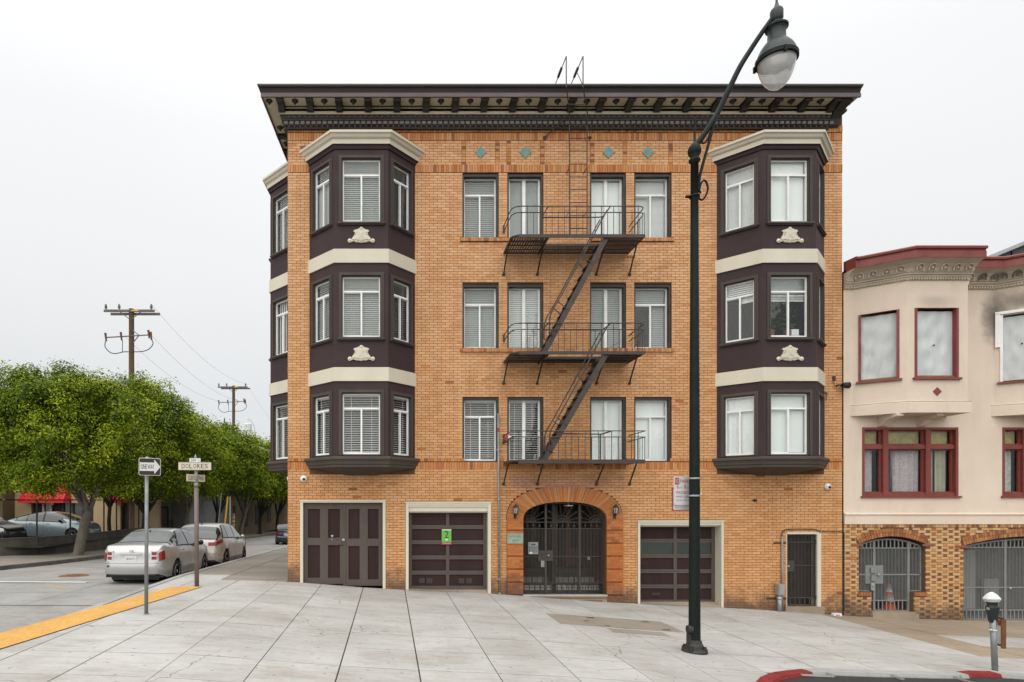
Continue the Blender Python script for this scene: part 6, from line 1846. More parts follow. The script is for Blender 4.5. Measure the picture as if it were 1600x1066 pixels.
# porches behind the gates
def porch(o, d):
    m = MB(); m.box(o[0] - .3, o[0] - .28, YN + .5, YN + d, -1.2, 1.7); m.box(o[1] + .28, o[1] + .3, YN + .5, YN + d, -1.2, 1.7); m.box(o[0] - .3, o[1] + .3, YN + d, YN + d + .02, -1.2, 1.7); m.box(o[0] - .3, o[1] + .3, YN + .5, YN + d, 1.6, 1.62)
    m.box(o[0] - .3, o[1] + .3, YN + .5, YN + d, -1.1, WZ(968)); m.build('porch', 'greywall', nb)
porch(gA, 1.5); porch(gB, 1.7)
m = MB(); m.box(15.9, 16.5, YN + 1.55, YN + 1.65, -.9, 1.0); m.box(15.15, 15.6, YN + 1.55, YN + 1.65, -.9, .15); m.box(16.7, 17.1, YN + 1.5, YN + 1.6, -.9, .2); m.build('back_door', 'farwhite', nb)
def gate(o, zs, zbot, yg, posts, mid, kick, low=None, doorz=None, name='gate'):
    f = MB(); top = lambda x: seg_arch(x, o, zs, o[3]) - .085
    x0, x1 = o[0] + .03, o[1] - .03
    f.tube([(x0 + (x1 - x0) * i / 24, yg, top(x0 + (x1 - x0) * i / 24)) for i in range(25)], .024, 6)
    zl = zs - .085
    zh = WZ(857 if low else 856)
    for x in (x0, x1): f.box(x - .018, x + .018, yg - .018, yg + .018, (low[2] if low else zbot), top(x))
    for x in posts: f.box(x - .026, x + .026, yg - .022, yg + .022, zbot, top(x) + .02)
    f.box(x0, x1, yg - .014, yg + .014, zh - .014, zh + .014); f.box(x0, x1, yg - .018, yg + .018, mid - .016, mid + .016)
    if low: f.box(x0, low[0], yg - .014, yg + .014, low[2], low[2] + .024); f.box(low[1], x1, yg - .014, yg + .014, low[2], low[2] + .024)
    l0, l1 = (low[0], low[1]) if low else (x0, x1)
    if low:
        for x in (l0 + .02, l1 - .02): f.box(x - .015, x + .015, yg - .014, yg + .014, zbot, low[2] + .02)
    for z in (kick, zbot + .02): f.box(l0, l1, yg - .014, yg + .014, z - .014, z + .014)
    go = f.build(name, 'ggate', nb)
    m = MB(); x = x0 + .03
    while x < x1:
        zb_ = kick if (not low or l0 < x < l1) else low[2]
        m.box(x - .0048, x + .0048, yg - .005, yg + .005, zb_, zh); x += .0365
    m.build('bar', 'ggate', go, kind='stuff')
    x = x0 + .06; k = 0
    while x < x1:
        if not any(abs(x - q) < .045 for q in posts):
            b = MB(); b.box(x - .014, x + .014, yg - .010, yg + .010, zh, top(x)); b.build('upper_bar', 'ggate', go)
            if l0 + .03 < x < l1 - .03:
                b = MB(); b.box(x - .012, x + .012, yg - .008, yg + .008, zbot, kick); b.build('kick_bar', 'ggate', go)
        x += .103
    return go
yg3 = YN + .12
ga = gate(gA, gAs, WZ(957), yg3, (WX(1365, yg3), WX(1418.5, yg3)), WZ(898.8), WZ(939.5), (gAn[0] + .0, gAn[1] - .0, gA[2] + .01), name='arched_gate')
m = MB(); m.box(WX(1351, yg3), WX(1379, yg3), yg3 - .024, yg3 - .02, WZ(913), WZ(884)); m.build('lock_guard', 'ggate', ga)
for (u0, u1, v0, v1, nm, mt_) in ((1358, 1366, 887.5, 895.5, 'keypad', 'pipe'), (1358.5, 1366, 899.5, 908.5, 'intercom', 'pipe'), (1358, 1363.5, 911.5, 923, 'mail_slot', 'galv')):
    m = MB(); m.box(WX(u0, yg3), WX(u1, yg3), yg3 - .07, yg3 - .025, WZ(v1), WZ(v0)); b = m.build(nm, mt_, ga)
    m = MB(); uc = (u0 + u1) / 2; m.box(WX(uc - 1.5, yg3), WX(uc + 1.5, yg3), yg3 - .074, yg3 - .0701, WZ((v0 + v1) / 2 + 1.6), WZ((v0 + v1) / 2 - 1.6)); m.build('button', 'pipe', b)
m = MB(); m.lathe((WX(1370.5, yg3), yg3 - .05, WZ(898, yg3)), [(0, -.03), (.03, -.015), (.03, .01), (.015, .03)], 10, 'y'); m.build('knob', 'galv', ga, smooth=True)
gbp = WX(1569.5, yg3)
gb_ = gate(gB, gBs, WZ(970), yg3, (gbp, gbp + 1.6), WZ(919), WZ(954.5), name='wide_gate')
m = MB(); m.lathe((WX(1575.5, yg3), yg3 - .05, WZ(919, yg3)), [(0, -.03), (.03, -.015), (.03, .01), (.015, .03)], 10, 'y'); m.build('knob', 'galv', gb_, smooth=True)
# traffic cone behind the arched gate
CY = .45
cxp = WX(1389, YN + CY); ct = thing('traffic_cone', (cxp, YN + CY, WZ(968) + .0), 'orange and white traffic cone standing behind the grey arched gate', 'traffic cone')
z0 = WZ(968)
m = MB(); m.box(cxp - .2, cxp + .2, YN + CY - .2, YN + CY + .2, z0, z0 + .18); m.build('base', 'cone', ct)
m = MB(); m.lathe((cxp, YN + CY, z0), [(.165, .18), (.12, .40)], 16); m.lathe((cxp, YN + CY, z0), [(.098, .52), (.075, .64)], 16); m.lathe((cxp, YN + CY, z0), [(.055, .76), (.035, .85), (.0, .86)], 16); m.build('body', 'cone', ct, smooth=True)
m = MB(); m.lathe((cxp, YN + CY, z0), [(.12, .40), (.098, .52)], 16); m.lathe((cxp, YN + CY, z0), [(.075, .64), (.055, .76)], 16); m.build('reflective_band', 'conewhite', ct, smooth=True)
# litter by the wall
p = (WX(1307, 15.55), 15.55, g(WX(1307, 15.55), 15.5))
m = MB(); m.extrude([(p[0] - .1, p[2]), (p[0] + .1, p[2] - .005), (p[0] + .105, p[2] + .055), (p[0] + .09, p[2] + .065), (p[0] - .08, p[2] + .068), (p[0] - .1, p[2] + .05)], 15.5, 15.6)
lt = tag(m.build('food_box', 'whitep', None, loc=p), 'small white and pink food box lying at the foot of the brick corner', 'litter')
m = MB(); m.box(p[0] - .055, p[0] + .055, 15.494, 15.499, p[2] + .008, p[2] + .042); m.build('pink_print', simple('pink_print', (.62, .25, .23), .6), lt)
# grey gabled building beyond the row house
gbd = thing('grey_gabled_building', (25, 25, -1.2), 'dark grey gabled building showing above the red cornice at the right edge', 'building')
m = MB(); m.extrude([(19.42, -1.2), (19.42, 10.2), (25, 12.5), (30.6, 10.2), (30.6, -1.2)], 20.1, 30, 'y'); m.build('wall', 'rooflead', gbd)
m = MB(); m.add([(19.1, 19.9, 10.07), (25, 19.9, 12.5), (25, 19.9, 12.62), (19.1, 19.9, 10.19), (19.1, 30, 10.07), (25, 30, 12.5), (25, 30, 12.62), (19.1, 30, 10.19)], [(0, 1, 2, 3), (0, 4, 5, 1), (3, 2, 6, 7), (0, 3, 7, 4), (1, 5, 6, 2)])
m.add([(30.9, 19.9, 10.07), (25, 19.9, 12.5), (25, 19.9, 12.62), (30.9, 19.9, 10.19), (30.9, 30, 10.07), (25, 30, 12.5), (25, 30, 12.62), (30.9, 30, 10.19)], [(0, 1, 2, 3), (0, 4, 5, 1), (3, 2, 6, 7), (0, 3, 7, 4), (1, 5, 6, 2)])
m.build('roof', 'galv', gbd)
for x in (20.4, 21.4, 22.4):
    m = MB(); m.box(x - .015, x + .015, 20.06, 20.1, 8.5, 10.4 + (x - 20) * .41); m.build('seam', 'irondk', gbd)

# =================================================================== STREET FURNITURE
# tall lamp
LX, LY = 5.18, 10.4
lz = g(LX, LY)
lp = thing('street_lamp', (LX, LY, lz), 'tall dark green street lamp with a curved arm and teardrop lantern on the pavement', 'street lamp')
m = MB()
ztop = 2.4 + 557 * LY / F
m.lathe((LX, LY, lz), [(.100, .0), (.094, .25), (.088, 1.5), (.082, 3.2), (.072, 5.2), (.064, 7.2), (.062, ztop - lz - .25)], 24)
m.build('pole', 'lamp', lp, smooth=True)
m = MB(); m.lathe((LX, LY, lz), [(.0, -.02), (.205, -.02), (.205, .03), (.19, .05), (.15, .07), (.14, .12), (.118, .16), (.108, .20), (.10, .21)], 24)
for k in range(4):
    a = R(45 + 90 * k); m.lathe((LX + .165 * math.cos(a), LY + .165 * math.sin(a), lz + .04), [(.045, 0), (.045, .035), (.028, .04), (.028, .07), (.0, .075)], 8)
m.build('base', 'irondk', lp)
m = MB(); m.lathe((LX - .11, LY - .03, lz + .39), [(.0, -.03), (.07, -.025), (.075, .0), (.07, .05)], 16, 'x'); m.box(LX - .14, LX - .06, LY - .05, LY + .0, lz + .12, lz + .42); m.build('hand_hole_cover', 'irondk', lp)
# collar and ball at the top, thin spike
m = MB(); m.lathe((LX, LY, ztop - .32), [(.062, 0), (.09, .02), (.092, .05), (.075, .07), (.06, .09), (.10, .15), (.108, .20), (.095, .26), (.06, .31), (.03, .34), (.018, .36), (.016, .70), (.022, .72), (.0, .80)], 16); m.build('finial', 'lamp', lp, smooth=True)
def AP(u, v, dy=0): return PX(u, v, LY + dy)
def smooth_path(P, n=6):
    P = [Vector(p) for p in P]; out_ = []
    for i in range(len(P) - 1):
        p0, p1, p2, p3 = P[max(i - 1, 0)], P[i], P[i + 1], P[min(i + 2, len(P) - 1)]
        for k in range(n):
            t = k / n
            out_.append(.5 * ((2 * p1) + (p2 - p0) * t + (2 * p0 - 5 * p1 + 4 * p2 - p3) * t * t + (3 * p1 - p0 - 3 * p2 + p3) * t ** 3))
    out_.append(P[-1]); return out_
arm = smooth_path([AP(1086, 229), AP(1095, 217), AP(1105, 203), AP(1122, 175), AP(1139, 140), AP(1156, 105), AP(1174, 76), AP(1190, 52), AP(1200, 38), AP(1207, 28), AP(1211, 24)])
n = len(arm)
m = MB(); m.tube(arm, [.05 - .014 * i / n for i in range(n)], 10); m.tube([AP(1087, 226), AP(1081, 240)], [.04, .015], 8); m.build('arm', 'lamp', lp, smooth=True)
br = smooth_path([AP(1124, 168), AP(1116, 192), AP(1108, 222), AP(1099, 254), AP(1093, 278), AP(1091, 300)])
m = MB(); m.tube(br, .024, 8); m.tube(smooth_path([AP(1112, 204), AP(1108, 212), AP(1104, 221), AP(1098, 224), AP(1097, 219), AP(1100, 216)]), .016, 6); m.build('arm_brace', 'lamp', lp, smooth=True)
sc_ = smooth_path([AP(1090, 305), AP(1093, 311), AP(1098, 312), AP(1103, 305), AP(1106, 294), AP(1103, 284), AP(1099, 282.5), AP(1095, 288), AP(1093, 297), AP(1095, 302)])
m = MB(); m.tube(sc_, .017, 6); m.lathe((LX, LY, WZ(307, LY)), [(.07, -.02), (.085, -.015), (.085, .015), (.07, .02)], 14); m.box(LX - .15, LX - .06, LY - .02, LY + .02, WZ(309, LY), WZ(306, LY)); m.build('scroll', 'lamp', lp, smooth=True)
hx = WX(1213.5, LY)
zr_ = lambda v: WZ(v, LY)
m = MB(); m.lathe((hx, LY, 0), [(.0, zr_(-14)), (.012, zr_(-12)), (.02, zr_(4)), (.05, zr_(13)), (.085, zr_(15)), (.10, zr_(18)), (.10, zr_(30)), (.085, zr_(33)), (.07, zr_(35)), (.075, zr_(38)), (.14, zr_(39.5)), (.165, zr_(42)), (.165, zr_(46)), (.14, zr_(48)), (.135, zr_(50)), (.14, zr_(64)), (.155, zr_(66)), (.19, zr_(69)), (.245, zr_(76)), (.285, zr_(84)), (.30, zr_(90)), (.31, zr_(91.5)), (.315, zr_(95)), (.295, zr_(96.5)), (.0, zr_(96.4))], 28)
m.build('lamp_hood', 'lampgrey', lp, smooth=True)
m = MB()
m.lathe((hx, LY, 0), [(.312, zr_(90.5)), (.322, zr_(91)), (.322, zr_(97)), (.30, zr_(97.5))], 28)
m.lathe((hx, LY, 0), [(.16, zr_(41.5)), (.175, zr_(42.5)), (.175, zr_(45.5)), (.16, zr_(46.5))], 24)
for k in range(3): a = R(20 + 120 * k); m.box(hx + .325 * math.cos(a) - .02, hx + .325 * math.cos(a) + .02, LY + .325 * math.sin(a) - .02, LY + .325 * math.sin(a) + .02, zr_(101), zr_(92))
m.build('ring', 'lamp', lp)
m = MB(); m.lathe((hx, LY, 0), [(.285, zr_(97)), (.28, zr_(103)), (.262, zr_(111)), (.23, zr_(120)), (.185, zr_(128)), (.13, zr_(134)), (.07, zr_(138)), (.0, zr_(139.5))], 28); m.build('lamp_globe', 'lampglass', lp, smooth=True)
m = MB(); m.lathe((hx, LY, 0), [(.25, zr_(97.5)), (.23, zr_(102)), (.12, zr_(106)), (.07, zr_(112)), (.0, zr_(114))], 20); m.build('reflector', 'galv', lp, smooth=True)
# steel bands and the two parking signs strapped to the pole
for v in (747.6, 774.6):
    m = MB(); rr_ = .086
    m.lathe((LX - .00, LY, zr_(v)), [(rr_ + .002, -.014), (rr_ + .008, -.012), (rr_ + .008, .012), (rr_ + .002, .014)], 20); m.build('steel_band', 'galv', lp)
m = MB(); m.box(LX + .075, LX + .10, LY - .05, LY - .01, zr_(768.5), zr_(763)); m.build('yellow_tag', 'yellowtag', lp)
m = MB(); m.box(LX + .075, LX + .095, LY - .05, LY - .02, zr_(773), zr_(770.5)); m.build('white_tag', 'whitep', lp)
sr = Vector((1, .30, 0)).normalized(); so_ = Vector((sr.y, -sr.x, 0))
def sign_plane(c, w, h, name, mat, parent=None, thick=.004, rc=.02, **kw):
    m = MB(); P = []
    for (sx, sz, a0) in ((1, 1, 0), (-1, 1, 90), (-1, -1, 180), (1, -1, 270)):
        for k in range(5): t = R(a0 + 22.5 * k); P.append((sx * (w / 2 - rc) + rc * math.cos(t), sz * (h / 2 - rc) + rc * math.sin(t)))
    n = len(P)
    m.add([Vector(c) + sr * a + Vector((0, 0, b)) + so_ * thick for a, b in P] + [Vector(c) + sr * a + Vector((0, 0, b)) for a, b in P], [tuple(range(n)), tuple(range(2 * n - 1, n - 1, -1))] + [(i, (i + 1) % n, n + (i + 1) % n, n + i) for i in range(n)])
    return m.build(name, mat, parent, **kw)
ys_ = LY + .13
cA = PX(1070, 767, ys_); wA, hA = .46, .49
s1 = thing('parking_sign', cA, 'white no parking sign with red lettering strapped behind the tall lamp pole', 'sign')
sign_plane(cA, wA, hA, 'plate', 'signwhite', s1)
cA2 = cA + so_ * .006
def tx(m, body, dx, dz, w, h, c=cA2): m.text(body, 1, Vector(c) + sr * dx + Vector((0, 0, dz)), right=sr, w=w, h=h)
m = MB(); c_ = cA2 + sr * -.165 + Vector((0, 0, .165)); m.add([c_ + sr * a + Vector((0, 0, b)) for a, b in ((-.045, -.058), (.045, -.058), (.045, .058), (-.045, .058))], [(0, 1, 2, 3)]); m.build('red_box', 'signred', s1)
m = MB(); tx(m, 'NO', -.165, .165, .07, .09, cA2 + so_ * .002); m.build('white_lettering', 'signwhite', s1)
m = MB(); tx(m, 'PARKING', .05, .165, .30, .062); tx(m, '6', -.155, .07, .035, .065); tx(m, 'AM TO', -.095, .05, .065, .025); tx(m, '8', .0, .07, .035, .065); tx(m, 'AM', .055, .05, .045, .025)
tx(m, 'WEDNESDAY', -.0, -.03, .38, .05); tx(m, 'STREET CLEANING', -.0, -.10, .38, .028); m.build('lettering', 'signred', s1)
m = MB(); tx(m, '(415) 554-7000', .0, -.165, .36, .028); m.build('small_lettering', 'ink', s1)
cB = PX(1068.5, 780, ys_ + .03)
s2 = thing('permit_sign', cB, 'white sign with red border half hidden behind the no parking sign', 'sign')
sign_plane(cB, .50, .40, 'border', 'signred', s2); sign_plane(cB + so_ * .005, .46, .37, 'plate', 'signwhite', s2, rc=.03)
m = MB(); tx(m, 'PERMIT HOLDERS EXEMPT', 0, -.145, .38, .016, cB + so_ * .011); tx(m, 'TOW AWAY NO STOPPING', 0, -.172, .36, .012, cB + so_ * .011); m.build('lettering', 'signred', s2)
m = MB(); c_ = PX(1080, 761, LY + .1); m.box(c_.x - .02, c_.x + .06, LY + .02, LY + .13, zr_(776), zr_(746)); m.build('bracket', 'galv', s1)
# parking meter at the right
mx_, my_ = 10.10, 10.22; mz = g(mx_, my_)
pmt = thing('parking_meter', (mx_, my_, mz), 'parking meter with a silver cap and rusty side frame on a leaning grey post', 'parking meter')
tilt = Vector((-.045, 0, 1)).normalized()
def MP(h): return Vector((mx_, my_, mz)) + tilt * h
H1 = (1050 - 975) * my_ / F; 
m = MB(); m.tube([MP(-.02), MP(H1 + .05)], .042, 12); m.build('post', 'pipe', pmt, smooth=True)
c = MP(0)
def head(prof, name, mat, sy=.65, sm=True):
    m = MB()
    n = 16; vs = []
    for r_, h_ in prof:
        p = MP(h_)
        for k in range(n):
            t = 2 * math.pi * k / n
            ct, st_ = math.cos(t), math.sin(t)
            vs.append((p.x + r_ * math.copysign(abs(ct) ** .6, ct), p.y + r_ * sy * math.copysign(abs(st_) ** .6, st_), p.z))
    fs = [(i * n + k, i * n + (k + 1) % n, (i + 1) * n + (k + 1) % n, (i + 1) * n + k) for i in range(len(prof) - 1) for k in range(n)]
    fs += [tuple(range(n)), tuple((len(prof) - 1) * n + k for k in range(n - 1, -1, -1))]
    m.add(vs, fs); return m.build(name, mat, pmt, smooth=sm)
k_ = my_ / F
head([(.05, 75 * k_), (.062, 79 * k_), (.082, 90 * k_), (.092, 97 * k_), (.094, 99 * k_), (.075, 101 * k_), (.072, 103 * k_), (.085, 108 * k_)], 'housing', 'lampgrey', sm=False)
head([(.095, 107.5 * k_), (.118, 111 * k_), (.122, 112.5 * k_), (.07, 119 * k_), (.02, 122.5 * k_)], 'cap', 'signwhite', sm=False)
m = MB(); p = MP(97 * k_); m.box(p.x - .10, p.x - .07, p.y - .04, p.y, p.z - .02, p.z + .02); m.build('handle', 'galv', pmt)
m = MB(); p = MP(63 * k_); m.lathe((p.x, p.y, p.z), [(.045, -.012), (.053, -.008), (.053, .008), (.045, .012)], 12); m.tube([p + Vector((-.05, -.03, 0)), p + Vector((-.085, -.05, .02))], .012, 6); m.build('clamp', 'whitep', pmt)
# side plate on the meter, seen nearly edge-on
fr_ = Vector((.35, 1, 0)).normalized(); fo_ = Vector((fr_.y, -fr_.x, 0)) * -1
pc = PX(1562, 987, my_ + .04); hh = 45 * k_
def frq(m, a0, a1, z0, z1, t0, t1):
    vs = [pc + fr_ * a + Vector((0, 0, z)) + fo_ * t for t in (t0, t1) for a, z in ((a0, z0), (a1, z0), (a1, z1), (a0, z1))]
    m.add(vs, [(0, 1, 2, 3), (4, 7, 6, 5), (0, 4, 5, 1), (1, 5, 6, 2), (2, 6, 7, 3), (3, 7, 4, 0)])
m = MB(); W3 = .095
frq(m, -W3, -W3 + .03, -hh / 2, hh / 2, -.015, .015); frq(m, W3 - .03, W3, -hh / 2, hh / 2, -.015, .015); frq(m, -W3, W3, hh / 2 - .03, hh / 2, -.016, .016); frq(m, -W3, W3, -hh / 2, -hh / 2 + .03, -.016, .016); frq(m, -W3 - .02, -W3, -hh / 2 - .02, hh / 2 - .02, -.03, .03)
m.build('sign_frame', 'rust', pmt)
m = MB(); frq(m, -W3 + .03, W3 - .03, -hh / 2 + .03, hh / 2 - .03, -.006, .006); m.build('sign_plate', 'signwhite', pmt)
m = MB(); frq(m, -W3 + .05, W3 - .05, hh / 2 - .14, hh / 2 - .05, .0065, .009); frq(m, -W3 + .05, W3 - .05, hh / 2 - .14, hh / 2 - .05, -.009, -.0065); m.build('red_mark', 'signred', pmt)

# ONE WAY sign
ox, oy = (228.5 - CU) * 10.92 / F, 10.92; oz = g(ox, oy)
ow_ = thing('one_way_sign', (ox, oy, oz), 'one way sign with a white arrow on a thin grey pole in the pavement', 'sign')
ztp = WZ(716, oy)
m = MB(); m.tube([(ox, oy, oz - .03), (ox + .01, oy, ztp)], .033, 12); m.lathe((ox, oy, oz), [(.05, 0), (.05, .01), (.035, .02)], 12); m.build('pole', 'pipe', ow_, smooth=True)
m = MB(); m.lathe((ox + .02, oy - .01, ztp - .01), [(.0, .035), (.03, .03), (.04, 0), (.03, -.03)], 10); m.build('pole_cap', 'galv', ow_)
sr = Vector((1, .62, 0)).normalized(); so_ = Vector((sr.y, -sr.x, 0))
sc = PX(234, 729.5, oy - .05)
P4 = [PX(218.8, 715, oy), PX(248.6, 721, oy)]
hS = .31; wS = .37
sign_plane(sc, wS, hS, 'edge', 'signwhite', ow_, rc=.03)
sign_plane(sc + so_ * .005, wS - .02, hS - .02, 'plate', 'signbrown', ow_, rc=.025)
c2 = sc + so_ * .0105
m = MB(); P = [(-.17, -.075), (.075, -.075), (.075, -.13), (.178, 0), (.075, .13), (.075, .075), (-.17, .075)]
m.add([c2 + sr * a + Vector((0, 0, b)) for a, b in P], [tuple(range(7))]); m.build('arrow', 'signwhite', ow_)
m = MB(); m.text('ONE WAY', 1, c2 + so_ * .002 + sr * -.038, right=sr, w=.225, h=.085); m.build('lettering', 'signbrown', ow_)
# DOLORES street name sign
dxs = unproj(307.5, 916.5)
dx_, dy_ = dxs.x, dxs.y; dz_ = dxs.z
ds = thing('street_name_sign', (dx_, dy_, dz_), 'cream street name sign reading DOLORES on a brown post at the corner', 'sign')
kk = dy_ / F
m = MB(); m.tube([(dx_, dy_, dz_ - .02), (dx_ - .01, dy_, WZ(762, dy_))], .052, 12); m.build('post', 'polebrown', ds, smooth=True)
m = MB(); m.tube([(dx_ - .01, dy_, WZ(762, dy_)), (dx_ - .01, dy_, WZ(733, dy_))], .042, 12); m.lathe((dx_ - .01, dy_, WZ(759, dy_)), [(.0, -.04), (.055, -.02), (.06, .03), (.05, .06), (.0, .08)], 12); m.tube([(dx_ - .03, dy_, WZ(722, dy_)), (dx_ - .03, dy_, WZ(714, dy_))], .03, 8); m.lathe((dx_ - .03, dy_, WZ(714, dy_)), [(.035, 0), (.03, .01), (.012, .04), (.0, .09)], 10); m.build('clamp', 'pipe', ds, smooth=True)
sr = Vector((1, 0.05, 0)).normalized(); so_ = Vector((sr.y, -sr.x, 0))
c = PX(304.7, 728.5, dy_ - .06); w, h = 50 * kk, 12.6 * kk
sign_plane(c, w, h, 'name_plate', 'signcream', ds, .02, .004)
m = MB(); 
for (a0, a1, b0, b1) in ((-w / 2, w / 2, h / 2 - .008, h / 2), (-w / 2, w / 2, -h / 2, -h / 2 + .008)):
    vs = [c + sr * a + Vector((0, 0, b)) + so_ * t for t in (.0201, .026) for a, b in ((a0, b0), (a1, b0), (a1, b1), (a0, b1))]; m.add(vs, [(4, 5, 6, 7), (0, 4, 5, 1), (1, 5, 6, 2), (2, 6, 7, 3), (3, 7, 4, 0)])
m.build('rim', 'pipe', ds)
m = MB()
word = 'DOLORES'
for i, ch_ in enumerate(word): m.text(ch_, 1, c + so_ * .022 + sr * (-w / 2 + .055 + .055 + i * (w - .22) / 6), right=sr, w=.072, h=.105)
m.build('lettering', 'ink', ds)
c = PX(304.8, 719.2, dy_ - .04); sign_plane(c, 17 * kk, 6 * kk, 'number_plate', 'signwhite', ds, .01, .004)
m = MB(); m.text('300', 1, c + so_ * .012 + sr * -.035, right=sr, w=.12, h=.055); m.text('→', 1, c + so_ * .012 + sr * .08, right=sr, w=.05, h=.025); m.build('number', 'ink', ds)
# crossing street plate, seen at a slant
sr = Vector((.42, 1, 0)).normalized(); so_ = Vector((sr.y, -sr.x, 0))
c = PX(305.6, 747.2, dy_ - .02); sign_plane(c + so_ * .0, .62, 11 * kk, 'cross_street_plate', 'signcream', ds, .02, .004)
m = MB(); m.text('CLINTON PARK', 1, c + so_ * .022, right=sr, w=.54, h=.10); m.build('cross_lettering', 'ink', ds)
sr = Vector((1, 0, 0)); so_ = Vector((0, -1, 0))

# =================================================================== VEHICLES
def smoothstep_interp(keys, x):
    """monotone-ish cubic interpolation of (x,y) keys"""
    xs = [k[0] for k in keys]; ys = [k[1] for k in keys]; n = len(xs)
    if x <= xs[0]: return ys[0]
    if x >= xs[-1]: return ys[-1]
    for i in range(n - 1):
        if xs[i] <= x <= xs[i + 1]: break
    d = [(ys[j + 1] - ys[j]) / (xs[j + 1] - xs[j]) for j in range(n - 1)]
    def sl(j):
        if j == 0: return d[0]
        if j == n - 1: return d[-1]
        if d[j - 1] * d[j] <= 0: return 0
        return 2 * d[j - 1] * d[j] / (d[j - 1] + d[j])
    h = xs[i + 1] - xs[i]; t = (x - xs[i]) / h; m0, m1 = sl(i) * h, sl(i + 1) * h
    return (2 * t ** 3 - 3 * t * t + 1) * ys[i] + (t ** 3 - 2 * t * t + t) * m0 + (-2 * t ** 3 + 3 * t * t) * ys[i + 1] + (t ** 3 - t * t) * m1

def car(name, label, cat, group, loc, rz, cfg, paint):
    L, W2, sill = cfg['L'], cfg['W'] / 2, cfg.get('sill', .20)
    top, belt, roofw = cfg['top'], cfg['belt'], cfg['roofw']
    wx0, wx1, wr = cfg['wheels'][0], cfg['wheels'][1], cfg.get('wr', .315)
    ar = wr + .055
    root = thing(name, loc, label, cat, group, rz)
    def half(x):                                            # plan shape
        return W2 * smoothstep_interp(cfg.get('plan', [(0, .76), (.10, .87), (.4, .95), (1.1, 1.0), (L - 1.3, 1.0), (L - .55, .95), (L - .15, .82), (L, .66)]), x)
    def zlow(x):
        z = sill + (.10 * (1 - min(1, x / .35)) if x < .35 else 0) + (.04 * (1 - min(1, (L - x) / .4)) if x > L - .4 else 0)
        for wx in (wx0, wx1):
            if abs(x - wx) < ar: z = max(z, wr + math.sqrt(ar * ar - (x - wx) ** 2))
        return z
    def sect(x):
        w = half(x); zs = zlow(x); zb = smoothstep_interp(belt, x); zt = max(zb + .012, smoothstep_interp(top, x)); rw = W2 * smoothstep_interp(roofw, x) 
        gh = min(1, max(0, (zt - zb - .02) / .18))
        rw = w * .90 * (1 - gh) + rw * gh
        zf_ = sill
        pts = [(w * .955, zs), (w * .985, max(zs + .01, zf_ + .10)), (w * 1.0, max(zs + .02, zf_ + (zb - zf_) * .42)), (w * .998, max(zs + .03, zf_ + (zb - zf_) * .62)), (w * .985, zf_ + (zb - zf_) * .86), (w * .955, zb),
               (w * .955 * .62 + rw * .38 - .0, zb + (zt - zb) * .42), (w * .955 * .22 + rw * .78, zb + (zt - zb) * .80), (rw * .93, zb + (zt - zb) * .945), (rw * .70, zt - .012 * gh - .004), (rw * .35, zt - .001), (0, zt + .002)]
        # below the arch the side simply ends
        for i in range(1, 4):
            if pts[i][1] <= pts[i - 1][1]: pts[i] = (pts[i][0], pts[i - 1][1] + .004)
        return pts
    xs = sorted(set([0, .03, .08, .15, .25, .35] + [round(.35 + k * .036, 3) for k in range(int((L - .7) / .036))] + [L - .35, L - .25, L - .15, L - .08, L - .03, L] + [wx + s_ * ar * q for wx in (wx0, wx1) for s_ in (-1, 1) for q in (1.001, .98, .93, .85, .72, .55, .35, .15)]))
    S = [sect(x) for x in xs]; NP_ = len(S[0])
    rp_ = cfg.get('rprof', [(.2, .06), (.34, .03), (.42, -.02), (.56, -.02), (.62, .025), (.85, .02), (1.0, .05)])
    def rprof(z): return float(np.interp(z, [k[0] for k in rp_], [k[1] for k in rp_]))
    w0_ = S[0][3][0]
    def rearx(y, z): return rprof(z) - .11 * (1 - min(1., abs(y) / w0_) ** 2)
    m = MB(); 
    for sgn in (1, -1):
        base = len(m.v)
        for x, P in zip(xs, S):
            bul = 0
            for (y, z) in P: m.v.append((x + (rprof(z) * (1 - x / .2) if x < .2 else 0), sgn * y, z))
        for i in range(len(xs) - 1):
            for j in range(NP_ - 1):
                a = base + i * NP_ + j; q = (a, a + 1, a + NP_ + 1, a + NP_)
                m.f.append(q if sgn > 0 else q[::-1]); m.t.append(0.)
        for i in (0, len(xs) - 1):                           # end caps
            P = S[i]
            if i == 0:                                       # rear face bulges in plan
                NC = 6; c0 = len(m.v)
                for q in range(NC + 1):
                    for (y, z) in P: yy_ = y * (1 - q / NC); m.v.append((rearx(yy_, z), sgn * yy_, z))
                for q in range(NC):
                    for j in range(NP_ - 1):
                        a = c0 + q * NP_ + j; m.f.append((a, a + 1, a + NP_ + 1, a + NP_)); m.t.append(0.)
                continue
            c0 = len(m.v); m.v += [(xs[i], 0, z) for _, z in P[:-1]]
            for j in range(NP_ - 2): m.f.append((base + i * NP_ + j, c0 + j, c0 + j + 1, base + i * NP_ + j + 1)); m.t.append(0.)
            m.f.append((base + i * NP_ + NP_ - 2, c0 + NP_ - 2, base + i * NP_ + NP_ - 1)); m.t.append(0.)
    body = m.build('body', paint, root, smooth=True, local=True)
    bm = bmesh.new(); bm.from_mesh(body.data); bmesh.ops.remove_doubles(bm, verts=bm.verts, dist=.0008); bmesh.ops.recalc_face_normals(bm, faces=bm.faces); bm.to_mesh(body.data); bm.free()
    body.data.polygons.foreach_set('use_smooth', [True] * len(body.data.polygons))
    try: body.data.set_sharp_from_angle(angle=R(38))
    except Exception: pass
    m = MB()
    m.box(.18, L - .18, -W2 * .86, W2 * .86, sill + .0, .62); m.box(.25, L - .3, -W2 * .7, W2 * .7, .14, sill + .03)
    m.build('underbody', 'black', root, local=True)
